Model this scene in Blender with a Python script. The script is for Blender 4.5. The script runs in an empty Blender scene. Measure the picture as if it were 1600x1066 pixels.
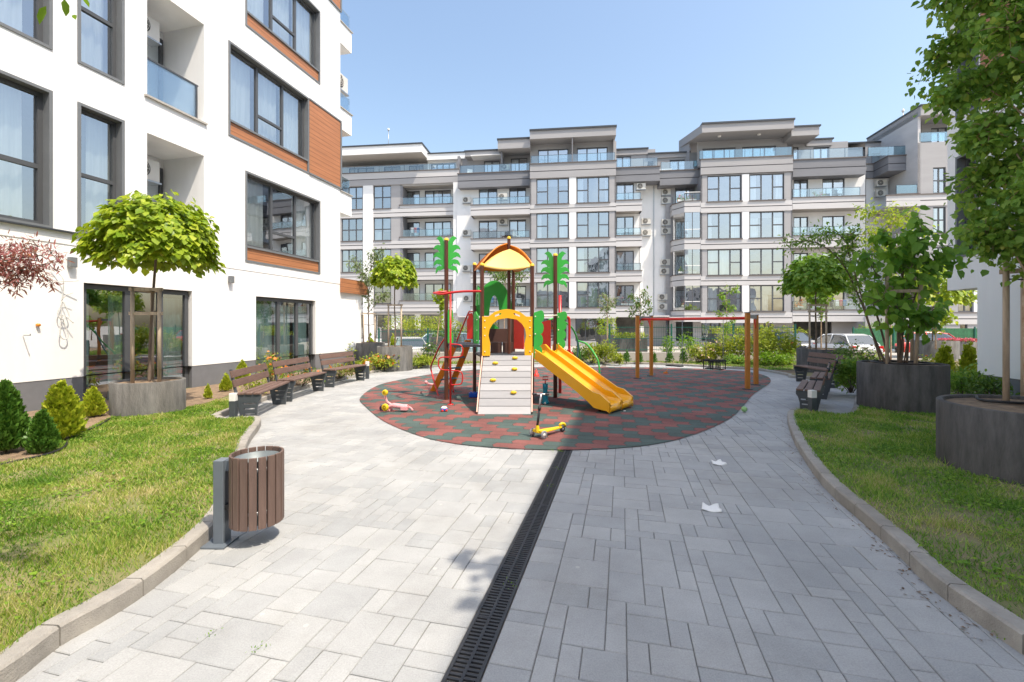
import bpy, bmesh, math, random
import numpy as np
from mathutils import Vector, Matrix
from mathutils.geometry import tessellate_polygon
random.seed(7); RNG = np.random.default_rng(7)
S = bpy.context.scene
col = S.collection
R = math.radians
# ------------------------------------------------------------------ camera, sky, sun, exposure
F, H, HY, CX = 711.0, 1.5, 508.0, 800.0        # focal length (px of a 1600 px wide frame), eye height, horizon row
cam = bpy.data.objects.new('camera', bpy.data.cameras.new('camera')); col.objects.link(cam)
cam.location = (0, 0, H); cam.rotation_euler = (R(90), 0, 0)
cam.data.sensor_width = 36; cam.data.lens = F/1600*36; cam.data.shift_y = -25/1600
cam.data.clip_start = 0.05; cam.data.clip_end = 2000
S.camera = cam
SUN_EL, SUN_H = R(60), Vector((0.76, -0.65, 0)).normalized()
w = bpy.data.worlds.new('World'); S.world = w; w.use_nodes = True
nt = w.node_tree; bg = nt.nodes['Background']
sky = nt.nodes.new('ShaderNodeTexSky'); sky.sky_type = 'NISHITA'; sky.sun_disc = False
sky.sun_elevation = SUN_EL; sky.sun_rotation = math.atan2(SUN_H.x, SUN_H.y)
sky.air_density = 1.45; sky.dust_density = 3.3; sky.ozone_density = 0.8; sky.altitude = 200
nt.links.new(sky.outputs[0], bg.inputs[0]); bg.inputs[1].default_value = 0.142
sd = bpy.data.lights.new('sun', 'SUN'); sd.energy = 3.1; sd.angle = R(0.5); sd.color = (1, 0.89, 0.735)
so = bpy.data.objects.new('sun', sd); col.objects.link(so)
sv = Vector((SUN_H.x*math.cos(SUN_EL), SUN_H.y*math.cos(SUN_EL), math.sin(SUN_EL)))
so.rotation_euler = sv.to_track_quat('Z', 'Y').to_euler(); so.location = (0, 0, 40)
S.view_settings.view_transform = 'Standard'; S.view_settings.look = 'None'
S.view_settings.gamma = 1; S.view_settings.exposure = 0.88
S.cycles.max_bounces = 8; S.cycles.transparent_max_bounces = 16

# ------------------------------------------------------------------ helpers
def gp(px, py, z=0.0):
    Y = F*(H-z)/(py-HY); return ((px-CX)/F*Y, Y)
def ax(px, Y): return (px-CX)/F*Y
def az(py, Y): return H-(py-HY)/F*Y

def tag(o, label=None, cat=None, group=None, kind=None):
    if label: o['label'] = label
    if cat: o['category'] = cat
    if group: o['group'] = group
    if kind: o['kind'] = kind
    return o
def empty(name, label, cat, loc=(0, 0, 0), rz=0.0, group=None):
    o = bpy.data.objects.new(name, None); col.objects.link(o)
    o.location = loc; o.rotation_euler = (0, 0, rz); o.empty_display_size = .2
    return tag(o, label, cat, group)

class MB:
    def __init__(s): s.v = []; s.f = []; s.m = []; s.sm = []; s.mats = []
    def mi(s, mat):
        if mat is None: return 0
        if mat not in s.mats: s.mats.append(mat)
        return s.mats.index(mat)
    def add(s, v, f, mat=None, smooth=False):
        b = len(s.v); s.v += [tuple(p) for p in v]; k = s.mi(mat)
        for q in f: s.f.append([b+i for i in q]); s.m.append(k); s.sm.append(smooth)
        return s
    def box(s, x0, x1, y0, y1, z0, z1, mat=None):
        v = [(x0,y0,z0),(x1,y0,z0),(x1,y1,z0),(x0,y1,z0),(x0,y0,z1),(x1,y0,z1),(x1,y1,z1),(x0,y1,z1)]
        return s.add(v, [(0,3,2,1),(4,5,6,7),(0,1,5,4),(1,2,6,5),(2,3,7,6),(3,0,4,7)], mat)
    def obox(s, c, d, a, b, h, mat=None):
        """box centred at c: half length a along d (xy dir), half width b, half height h"""
        d = Vector((d[0], d[1], d[2] if len(d) > 2 else 0)).normalized()
        up = Vector((0,0,1)); 
        if abs(d.z) > .99: up = Vector((0,1,0))
        n = up.cross(d).normalized(); u = d.cross(n); c = Vector(c)
        v = [c+d*i*a+n*j*b+u*k*h for k in (-1,1) for i, j in ((-1,-1),(1,-1),(1,1),(-1,1))]
        return s.add(v, [(0,3,2,1),(4,5,6,7),(0,1,5,4),(1,2,6,5),(2,3,7,6),(3,0,4,7)], mat)
    def tube(s, pts, r, n=10, mat=None, caps=True, closed=False):
        pts = [Vector(p) for p in pts]; N = len(pts)
        rs = r if isinstance(r, (list, tuple)) else [r]*N
        ref = None; v = []
        for i in range(N):
            if closed: t = pts[(i+1) % N]-pts[i-1]
            else: t = pts[min(i+1, N-1)]-pts[max(i-1, 0)]
            t = t.normalized() if t.length > 1e-9 else Vector((0,0,1))
            if ref is None: ref = Vector((0,0,1)) if abs(t.z) < .9 else Vector((1,0,0))
            a = (ref-t*ref.dot(t)); a = a.normalized() if a.length > 1e-6 else t.orthogonal().normalized()
            ref = a; b = t.cross(a)
            for k in range(n):
                an = 2*math.pi*k/n; v.append(pts[i]+(a*math.cos(an)+b*math.sin(an))*rs[i])
        f = []
        for i in range(N if closed else N-1):
            j = (i+1) % N
            for k in range(n): f.append((i*n+k, i*n+(k+1) % n, j*n+(k+1) % n, j*n+k))
        s.add(v, f, mat, True)
        if caps and not closed:
            b = len(s.v)-len(v); k = s.mi(mat)
            s.f.append([b+i for i in range(n)][::-1]); s.m.append(k); s.sm.append(False)
            s.f.append([b+(N-1)*n+i for i in range(n)]); s.m.append(k); s.sm.append(False)
        return s
    def lathe(s, prof, n=24, c=(0,0,0), mat=None, smooth=True, sx=1, sy=1):
        v = []; f = []
        for r, z in prof:
            for k in range(n):
                a = 2*math.pi*k/n; v.append((c[0]+r*math.cos(a)*sx, c[1]+r*math.sin(a)*sy, c[2]+z))
        for i in range(len(prof)-1):
            for k in range(n): f.append((i*n+k, i*n+(k+1) % n, (i+1)*n+(k+1) % n, (i+1)*n+k))
        return s.add(v, f, mat, smooth)
    def ball(s, c, r, n=12, mat=None, sz=1, sx=1, sy=1):
        prof = [(max(1e-4, r*math.sin(math.pi*i/8)), -r*sz*math.cos(math.pi*i/8)) for i in range(9)]
        return s.lathe(prof, n, c, mat, True, sx, sy)
    def plate(s, loops, fn, t, mat=None):
        """polygon with holes (2D loops), placed by fn(a, b, w) with w in 0..t"""
        tri = tessellate_polygon([[Vector((p[0], p[1], 0)) for p in L] for L in loops])
        flat = [p for L in loops for p in L]; n = len(flat)
        v = [fn(p[0], p[1], 0) for p in flat]+[fn(p[0], p[1], t) for p in flat]
        f = [tuple(q) for q in tri]+[tuple(i+n for i in reversed(q)) for q in tri]
        o = 0
        for L in loops:
            m = len(L)
            for i in range(m): a, b = o+i, o+(i+1) % m; f.append((a, b, b+n, a+n))
            o += m
        return s.add(v, f, mat)
    def build(s, name, mat=None, parent=None, fix=True, bevel=0, label=None):
        me = bpy.data.meshes.new(name); me.from_pydata([tuple(p) for p in s.v], [], s.f)
        for m in (s.mats or [mat]): me.materials.append(m)
        if len(s.mats) > 1: me.polygons.foreach_set('material_index', s.m)
        me.polygons.foreach_set('use_smooth', s.sm); me.update()
        if fix:
            bm = bmesh.new(); bm.from_mesh(me); bmesh.ops.recalc_face_normals(bm, faces=bm.faces); bm.to_mesh(me); bm.free()
        o = bpy.data.objects.new(name, me); col.objects.link(o)
        if parent: o.parent = parent
        if bevel:
            b = o.modifiers.new('bevel', 'BEVEL'); b.width = bevel; b.segments = 2; b.limit_method = 'ANGLE'; b.angle_limit = R(40)
        if label: o['label'] = label
        return o

def poly_sheet(name, pts, z, mat):
    tri = tessellate_polygon([[Vector((p[0], p[1], 0)) for p in pts]])
    m = MB(); m.add([(p[0], p[1], z) for p in pts], [tuple(t) for t in tri]); 
    o = m.build(name, mat)
    bm = bmesh.new(); bm.from_mesh(o.data)
    for f in bm.faces:
        f.normal_update()
        if f.normal.z < 0: f.normal_flip()
    bm.to_mesh(o.data); bm.free(); return o
def smooth(pts, n=8, closed=False):
    out = []; N = len(pts)
    for i in range(N if closed else N-1):
        g = lambda k: pts[k % N] if closed else pts[max(0, min(N-1, k))]
        p0, p1, p2, p3 = g(i-1), g(i), g(i+1), g(i+2)
        for j in range(n):
            t = j/n
            out.append(tuple(.5*((2*p1[d])+(-p0[d]+p2[d])*t+(2*p0[d]-5*p1[d]+4*p2[d]-p3[d])*t*t+(-p0[d]+3*p1[d]-3*p2[d]+p3[d])*t**3) for d in range(len(p1))))
    if not closed: out.append(tuple(pts[-1]))
    return out
def offset(pts, d):
    out = []
    for i in range(len(pts)):
        a = pts[max(0, i-1)]; b = pts[min(len(pts)-1, i+1)]
        tx, ty = b[0]-a[0], b[1]-a[1]; L = math.hypot(tx, ty) or 1
        out.append((pts[i][0]-ty/L*d, pts[i][1]+tx/L*d))
    return out
def inside(P, poly):
    x, y = P[:, 0], P[:, 1]; c = np.zeros(len(P), bool); n = len(poly)
    for i in range(n):
        x1, y1 = poly[i]; x2, y2 = poly[i-1]
        if y1 == y2: continue
        m = ((y1 > y) != (y2 > y)) & (x < (x2-x1)*(y-y1)/(y2-y1)+x1); c ^= m
    return c

# ------------------------------------------------------------------ materials
def nn(t, k, **kw):
    n = t.nodes.new(k)
    for a, b in kw.items(): setattr(n, a, b)
    return n
def pmat(name, c, rough=.6, var=.08, scale=4.0, bump=0.0, bscale=60.0, metal=0.0, spec=.5, stretch=None, c2=None, dirt=0, coat=0):
    m = bpy.data.materials.new(name); m.use_nodes = True; t = m.node_tree; b = t.nodes['Principled BSDF']
    b.inputs['Roughness'].default_value = rough; b.inputs['Metallic'].default_value = metal
    b.inputs['Specular IOR Level'].default_value = spec
    if coat: b.inputs['Coat Weight'].default_value = coat; b.inputs['Coat Roughness'].default_value = .05
    tc = nn(t, 'ShaderNodeTexCoord'); mp = nn(t, 'ShaderNodeMapping'); t.links.new(tc.outputs['Object'], mp.inputs[0])
    if stretch: mp.inputs['Scale'].default_value = stretch
    no = nn(t, 'ShaderNodeTexNoise'); no.inputs['Scale'].default_value = scale; no.inputs['Detail'].default_value = 6
    no.inputs['Roughness'].default_value = .65; t.links.new(mp.outputs[0], no.inputs['Vector'])
    cr = nn(t, 'ShaderNodeValToRGB'); t.links.new(no.outputs[0], cr.inputs[0])
    lo = c2 or tuple(x*(1-var) for x in c); hi = tuple(min(1, x*(1+var)) for x in c)
    cr.color_ramp.elements[0].position = .32; cr.color_ramp.elements[0].color = (*lo, 1)
    cr.color_ramp.elements[1].position = .68; cr.color_ramp.elements[1].color = (*hi, 1)
    out = cr.outputs[0]
    if dirt:
        n2 = nn(t, 'ShaderNodeTexNoise'); n2.inputs['Scale'].default_value = scale*.25; n2.inputs['Detail'].default_value = 8
        t.links.new(mp.outputs[0], n2.inputs['Vector'])
        mr = nn(t, 'ShaderNodeMapRange'); mr.inputs[1].default_value = .5; mr.inputs[2].default_value = .75; mr.inputs[4].default_value = dirt
        t.links.new(n2.outputs[0], mr.inputs[0]); mx = nn(t, 'ShaderNodeMixRGB', blend_type='MULTIPLY')
        mx.inputs[2].default_value = (.55, .5, .42, 1); t.links.new(mr.outputs[0], mx.inputs[0]); t.links.new(out, mx.inputs[1]); out = mx.outputs[0]
    t.links.new(out, b.inputs['Base Color'])
    if bump:
        nb = nn(t, 'ShaderNodeTexNoise'); nb.inputs['Scale'].default_value = bscale; nb.inputs['Detail'].default_value = 4
        t.links.new(mp.outputs[0], nb.inputs['Vector'])
        bu = nn(t, 'ShaderNodeBump'); bu.inputs['Strength'].default_value = bump; bu.inputs['Distance'].default_value = .01
        t.links.new(nb.outputs[0], bu.inputs['Height']); t.links.new(bu.outputs[0], b.inputs['Normal'])
    return m
def leafmat(name, c, c2, rough=.42, trans=.35, hl=None):
    m = bpy.data.materials.new(name); m.use_nodes = True; t = m.node_tree; b = t.nodes['Principled BSDF']; o = t.nodes['Material Output']
    g = nn(t, 'ShaderNodeNewGeometry'); cr = nn(t, 'ShaderNodeValToRGB'); t.links.new(g.outputs['Random Per Island'], cr.inputs[0])
    cr.color_ramp.elements[0].color = (*c, 1); cr.color_ramp.elements[1].color = (*c2, 1)
    if hl:
        e = cr.color_ramp.elements.new(.9); e.color = (*c2, 1); cr.color_ramp.elements[-1].color = (*hl, 1)
    t.links.new(cr.outputs[0], b.inputs['Base Color']); b.inputs['Roughness'].default_value = rough
    b.inputs['Specular IOR Level'].default_value = .35
    tr = nn(t, 'ShaderNodeBsdfTranslucent'); hs = nn(t, 'ShaderNodeMixRGB', blend_type='MULTIPLY'); hs.inputs[0].default_value = 1
    hs.inputs[2].default_value = (1.0, 1.0, .45, 1); t.links.new(cr.outputs[0], hs.inputs[1])
    gm = nn(t, 'ShaderNodeGamma'); gm.inputs[1].default_value = .85; t.links.new(hs.outputs[0], gm.inputs[0]); t.links.new(gm.outputs[0], tr.inputs[0])
    mx = nn(t, 'ShaderNodeMixShader'); mx.inputs[0].default_value = trans
    t.links.new(b.outputs[0], mx.inputs[1]); t.links.new(tr.outputs[0], mx.inputs[2]); t.links.new(mx.outputs[0], o.inputs[0]); return m
def glassmat(name, tint=(.75, .85, .88), refl=.28, rough=.0, bend=0.0):
    m = bpy.data.materials.new(name); m.use_nodes = True; t = m.node_tree; o = t.nodes['Material Output']; t.nodes.remove(t.nodes['Principled BSDF'])
    tr = nn(t, 'ShaderNodeBsdfTransparent'); tr.inputs[0].default_value = (*tint, 1)
    gl = nn(t, 'ShaderNodeBsdfGlossy'); gl.inputs['Roughness'].default_value = rough; gl.inputs[0].default_value = (.93, .96, 1, 1)
    lw = nn(t, 'ShaderNodeLayerWeight'); lw.inputs[0].default_value = .35
    mr = nn(t, 'ShaderNodeMapRange'); mr.inputs[3].default_value = refl; mr.inputs[4].default_value = .8
    t.links.new(lw.outputs['Fresnel'], mr.inputs[0]); mx = nn(t, 'ShaderNodeMixShader')
    t.links.new(mr.outputs[0], mx.inputs[0]); t.links.new(tr.outputs[0], mx.inputs[1]); t.links.new(gl.outputs[0], mx.inputs[2]); t.links.new(mx.outputs[0], o.inputs[0])
    if bend:
        tc = nn(t, 'ShaderNodeTexCoord'); no = nn(t, 'ShaderNodeTexNoise'); no.inputs['Scale'].default_value = 1.1; t.links.new(tc.outputs['Object'], no.inputs[0])
        bu = nn(t, 'ShaderNodeBump'); bu.inputs['Strength'].default_value = bend; bu.inputs['Distance'].default_value = .02
        t.links.new(no.outputs[0], bu.inputs['Height']); t.links.new(bu.outputs[0], gl.inputs['Normal'])
    return m
M = {}
M['plaster'] = pmat('white_plaster', (.87, .87, .865), .85, .035, 1.5, .2, 220, stretch=(1.6, 1.6, .3), dirt=.2)
M['plaster_far'] = pmat('far_white_plaster', (.80, .80, .80), .85, .05, .5, .1, 100)
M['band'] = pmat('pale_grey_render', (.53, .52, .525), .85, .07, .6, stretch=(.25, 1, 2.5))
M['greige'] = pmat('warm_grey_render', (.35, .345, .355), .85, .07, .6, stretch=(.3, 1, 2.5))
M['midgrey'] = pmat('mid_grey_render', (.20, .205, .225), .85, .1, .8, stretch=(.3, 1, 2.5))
M['groove'] = pmat('dark_groove', (.07, .07, .08), .8)
M['sill'] = pmat('brown_grey_sill', (.13, .11, .105), .6)
M['plinth'] = pmat('grey_plinth_render', (.17, .175, .19), .9, .12, 2, .25, 250)
M['frame'] = pmat('anthracite_frame', (.075, .08, .088), .45, .06, 3)
M['frame2'] = pmat('grey_window_lining', (.16, .17, .18), .5, .06, 3)
M['pane'] = glassmat('window_glass', (.86, .93, .95), .36, bend=.07)
M['pane_far'] = glassmat('far_window_glass', (.8, .9, .95), .46, .0, .35)
M['rail_glass'] = glassmat('balcony_glass', (.86, .93, .94), .09)
M['rail_blue'] = glassmat('blue_balcony_glass', (.66, .83, .87), .12)
M['curtain'] = pmat('white_curtain', (.85, .85, .82), .9, .1, 3, stretch=(6, 6, .3))
M['curtain2'] = pmat('teal_curtain', (.42, .58, .55), .9, .15, 3, stretch=(6, 6, .3))
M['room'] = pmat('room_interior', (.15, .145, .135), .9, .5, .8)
M['coping'] = pmat('metal_coping', (.045, .05, .06), .4)
M['metal'] = pmat('galvanised_steel', (.38, .4, .42), .4, .1, 5, metal=.9)
M['soffit'] = pmat('soffit_render', (.40, .38, .36), .9, .05, .5)
M['kerb'] = pmat('kerb_concrete', (.33, .31, .28), .9, .22, 5, .5, 120, dirt=.6)
M['planter'] = pmat('planter_concrete', (.15, .148, .143), .85, .42, 9, .9, 90, stretch=(1, 1, .22), dirt=.9)
M['planter_d'] = pmat('dark_planter_concrete', (.088, .085, .083), .85, .45, 9, .9, 90, stretch=(1, 1, .22), dirt=.9)
M['soil'] = pmat('soil', (.22, .155, .10), .95, .35, 9, .8, 60)
M['bark'] = pmat('bark', (.16, .12, .09), .9, .3, 9, .8, 40, stretch=(1, 1, .3))
M['barkl'] = pmat('pale_bark', (.46, .36, .27), .85, .25, 7, .6, 40, c2=(.3, .17, .09), stretch=(1, 1, 1.5))
M['stake'] = pmat('weathered_stake_wood', (.46, .37, .28), .85, .25, 6, .5, 60, stretch=(3, 3, .3))
M['slat'] = pmat('brown_bench_wood', (.155, .095, .075), .6, .22, 5, .3, 80, stretch=(1, 6, 6))
M['slatv'] = pmat('brown_bin_wood', (.145, .095, .078), .6, .22, 5, .3, 80, stretch=(6, 6, .5))
M['benchm'] = pmat('anthracite_bench_steel', (.06, .07, .08), .5, .08, 4)
M['binm'] = pmat('grey_painted_steel', (.13, .155, .185), .4, .08, 4)
M['white'] = pmat('white_plastic', (.8, .8, .78), .4, .02)
M['concrete'] = pmat('pale_concrete', (.42, .40, .37), .9, .12, 2, .3, 90, dirt=.5)
M['black'] = pmat('black_plastic', (.02, .02, .022), .5)
M['rubber'] = pmat('black_rubber', (.018, .018, .02), .75)

def wood_panel():
    m = pmat('orange_wood_cladding', (.40, .165, .07), .5, .2, 1.5, stretch=(.6, 1, 14)); t = m.node_tree; b = t.nodes['Principled BSDF']
    tc = nn(t, 'ShaderNodeTexCoord'); sx = nn(t, 'ShaderNodeSeparateXYZ'); t.links.new(tc.outputs['Object'], sx.inputs[0])
    a = nn(t, 'ShaderNodeMath', operation='MULTIPLY'); a.inputs[1].default_value = 1/.14; t.links.new(sx.outputs[2], a.inputs[0])
    fr = nn(t, 'ShaderNodeMath', operation='FRACT'); t.links.new(a.outputs[0], fr.inputs[0])
    lt = nn(t, 'ShaderNodeMath', operation='GREATER_THAN'); lt.inputs[1].default_value = .08; t.links.new(fr.outputs[0], lt.inputs[0])
    src = b.inputs['Base Color'].links[0].from_socket; mx = nn(t, 'ShaderNodeMixRGB'); mx.inputs[1].default_value = (.12, .05, .02, 1)
    t.links.new(lt.outputs[0], mx.inputs[0]); t.links.new(src, mx.inputs[2]); t.links.new(mx.outputs[0], b.inputs['Base Color'])
    return m
M['wood'] = wood_panel()
L = {}
L['lime'] = leafmat('lime_leaf', (.17, .29, .02), (.40, .50, .035), trans=.42, hl=(.58, .62, .08))
L['lime2'] = leafmat('bright_green_leaf', (.10, .24, .02), (.26, .42, .035), trans=.42)
L['deep'] = leafmat('deep_green_leaf', (.12, .26, .045), (.30, .48, .09), trans=.48, hl=(.52, .6, .12))
L['heart'] = leafmat('heart_leaf_green', (.10, .26, .035), (.28, .50, .07), trans=.5)
L['thuja'] = leafmat('thuja_green', (.05, .15, .02), (.11, .25, .03), trans=.25)
L['thujay'] = leafmat('golden_thuja', (.24, .34, .02), (.52, .56, .05), trans=.35)
L['thujad'] = leafmat('dark_thuja', (.05, .14, .02), (.12, .24, .035), trans=.2)
L['shrub'] = leafmat('yellow_green_shrub', (.16, .26, .02), (.45, .48, .06), trans=.4)
L['shrub2'] = leafmat('mid_green_shrub', (.06, .14, .02), (.15, .24, .04), trans=.3)
L['grey'] = leafmat('grey_green_leaf', (.12, .18, .08), (.24, .31, .14), trans=.35)
L['maple'] = leafmat('purple_maple_leaf', (.22, .06, .08), (.48, .2, .2), trans=.4)
L['pink'] = leafmat('pink_petal', (.6, .05, .12), (.75, .2, .3), trans=.2)
L['blush'] = leafmat('pale_blush_petal', (.62, .42, .3), (.8, .6, .5), trans=.2)
L['orange'] = leafmat('orange_petal', (.65, .12, .03), (.8, .35, .08), trans=.2)

# ------------------------------------------------------------------ foliage
TPL = {'heart': np.array([[0,0,0],[.08,.36,.10],[.48,.42,.10],[1,0,-.06],[.48,-.42,.10],[.08,-.36,.10]]),
       'oval': np.array([[0,0,0],[.3,.2,.05],[.7,.17,.05],[1,0,-.05],[.7,-.17,.05],[.3,-.2,.05]]),
       'thin': np.array([[0,0,0],[.3,.1,.02],[.7,.08,.02],[1,0,0],[.7,-.08,.02],[.3,-.1,.02]]),
       'spray': np.array([[0,0,0],[.35,.22,.06],[.65,.26,.0],[1,0,.03],[.65,-.26,.0],[.35,-.22,.06]])}
def leaves(name, mat, parent, P, D, N, size, shape='heart'):
    P = np.asarray(P, float); n = len(P)
    D = D/np.maximum(1e-6, np.linalg.norm(D, axis=1, keepdims=True))
    N = N-D*np.sum(N*D, axis=1, keepdims=True); N = N/np.maximum(1e-6, np.linalg.norm(N, axis=1, keepdims=True)); B = np.cross(N, D)
    T = TPL[shape]; sz = np.broadcast_to(np.asarray(size, float), (n,))[:, None, None]
    V = P[:, None, :]+sz*(T[None, :, 0:1]*D[:, None, :]+T[None, :, 1:2]*B[:, None, :]+T[None, :, 2:3]*N[:, None, :])
    V = V.reshape(-1, 3); base = (np.arange(n)*6)[:, None]
    q = np.concatenate([base+np.array([0,1,2,3]), base+np.array([0,3,4,5])], 1).reshape(-1)
    me = bpy.data.meshes.new(name); me.vertices.add(len(V)); me.vertices.foreach_set('co', V.reshape(-1))
    me.loops.add(len(q)); me.loops.foreach_set('vertex_index', q.astype(np.int32)); k = len(q)//4
    me.polygons.add(k); me.polygons.foreach_set('loop_start', (np.arange(k)*4).astype(np.int32))
    try: me.polygons.foreach_set('loop_total', np.full(k, 4, np.int32))
    except Exception: pass
    me.update(calc_edges=True); me.materials.append(mat)
    o = bpy.data.objects.new(name, me); col.objects.link(o)
    if parent: o.parent = parent
    return o
def rdir(n):
    v = RNG.normal(size=(n, 3)); return v/np.linalg.norm(v, axis=1, keepdims=True)
# ------------------------------------------------------------------ ground
D2 = Vector((0.2354, 0.9719, 0)); N2 = Vector((0.9719, -0.2354, 0))      # direction of the side buildings / the drain, and its normal
M['ground'] = pmat('courtyard_paving_far', (.40, .37, .33), .9, .1, .6, .3, 30)
M['lawnbase'] = pmat('lawn_soil', (.11, .13, .035), .95, .3, 2.2, .6, 40, c2=(.24, .20, .10))
M['lawnbase2'] = pmat('shaded_lawn_soil', (.10, .12, .04), .95, .3, 2.2, .6, 40, c2=(.26, .2, .12))
tag(poly_sheet('ground', [(-400, -200), (400, -200), (400, 700), (-400, 700)], -.36, M['ground']), kind='structure')

# kerb lines (path side), ground coordinates
kl = [gp(-60, 1120), gp(25, 1065), gp(95, 1010), gp(170, 967), gp(240, 920), gp(320, 852), gp(352, 812), gp(372, 765), gp(382, 722), gp(389, 695), gp(407, 661), (-4.32, 6.92), (-4.66, 7.2)]
kl2 = [(-4.66, 7.2), (-4.86, 8.8), (-4.90, 10.5), (-4.62, 12.4), (-4.25, 13.35)]
kb = [(-4.25, 13.35), gp(569, 588), gp(577, 584), gp(610, 579.6), gp(670, 574.4), gp(745, 571.5), gp(840, 569.2), gp(910, 568.4), gp(985, 569), gp(1050, 571), gp(1110, 574.6), gp(1181, 579), gp(1234, 588)]
kr2 = [gp(1234, 588), (7.9, 12.95), (8.2, 12.3), (8.2, 11.0), (7.75, 10.2), (6.75, 8.95), (5.75, 7.7), (5.35, 7.33), (5.1, 7.3), gp(1252, 646)]
kr = [gp(1252, 646), gp(1240.5, 646), gp(1231, 652), gp(1232, 668), gp(1241, 692), gp(1252, 712), gp(1276, 748), gp(1305, 780), gp(1345, 815), gp(1400, 865), gp(1455, 920), gp(1525, 972), gp(1600, 1025), gp(1720, 1110)]
sl = [smooth(kl, 5), smooth(kl2, 5), smooth(kb, 5), smooth(kr2, 5), smooth(kr, 5)]
path_poly = sl[0]+sl[1][1:]+sl[2][1:]+sl[3][1:]+sl[4][1:]
path_poly = [(-.9, -.5), (-2.2, 1.0)]+path_poly+[(2.4, .8), (1.6, -.5)]

def kerb(pts, side, wd=.10, h=.10):
    m = MB(); outp = offset(pts, side*wd); inn = offset(pts, side*.012)
    acc = 0; 
    for i in range(len(pts)-1):
        L_ = math.dist(pts[i], pts[i+1]); n = max(1, int(L_/.2))
        for k in range(n):
            t0, t1 = k/n, (k+1)/n
            acc += L_/n
            if acc > .36: t1 -= .008/max(L_, .01); acc = 0          # an open joint between kerb stones
            lp = lambda P, t: (P[i][0]+(P[i+1][0]-P[i][0])*t, P[i][1]+(P[i+1][1]-P[i][1])*t)
            a0, a1, b0, b1, c0, c1 = lp(pts, t0), lp(pts, t1), lp(outp, t0), lp(outp, t1), lp(inn, t0), lp(inn, t1)
            m.add([(*a0, -.02), (*a1, -.02), (*a0, h-.012), (*a1, h-.012), (*c0, h), (*c1, h), (*b0, h), (*b1, h), (*b0, -.02), (*b1, -.02)],
                  [(0,1,3,2), (2,3,5,4), (4,5,7,6), (6,7,9,8), (0,2,4,6,8), (1,9,7,5,3)], M['kerb'])
    return m
km = MB()
for pts, hh in zip(sl, (.10, .09, .07, .08, .10)):
    q = kerb(pts, +1, .10, hh); km.add(q.v, q.f, M['kerb'])
tag(km.build('kerb', M['kerb']), kind='structure')

# lawns
ko = [offset(p, .085) for p in sl]
WX = lambda y: -9.63+.242*y                                   # foot of the left building
RX = lambda y: 9.55+.242*(y-9.34)                             # foot of the right building
left_lawn = [(WX(-1)-.1, -1), (-1.2, -1), (-2.25, 1.0)]+ko[0]+ko[1][1:]+[(-4.35, 13.5), (WX(16.9), 16.9), (WX(16.9)-.2, 16.9)]
right_lawn = [(2.5, .8), (3, -1), (20, -1), (20, 17.4), gp(1234, 588)]+ko[3][1:]+ko[4][1:]
back_bed = [(-4.35, 13.5)]+ko[2][1:]+[(20, 17.4), (20, 18.05), (-7, 18.05), (WX(16.9), 16.9)]
lo_ = poly_sheet('lawn', left_lawn, .088, M['lawnbase']); tag(lo_, kind='structure')
ro_ = poly_sheet('lawn', right_lawn, .086, M['lawnbase2']); tag(ro_, kind='structure')
bo_ = poly_sheet('planting_bed', back_bed, .066, M['soil']); tag(bo_, kind='structure')
soil_left = smooth([(WX(0)-.0, 0), gp(-40, 745), gp(40, 722), gp(110, 697), gp(160, 668), gp(200, 655), gp(300, 644), gp(345, 630), gp(368, 622), (-4.95, 8.6), (-5.0, 10.6), (-4.75, 12.4), (-4.5, 13.4), (-5.6, 16.6), (WX(16.6), 16.6)], 4)
soil_left = [p for p in soil_left]+[(WX(12), 12), (WX(6), 6)]
sl_ = poly_sheet('soil_bed', soil_left, .096, M['soil']); tag(sl_, kind='structure')

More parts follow.
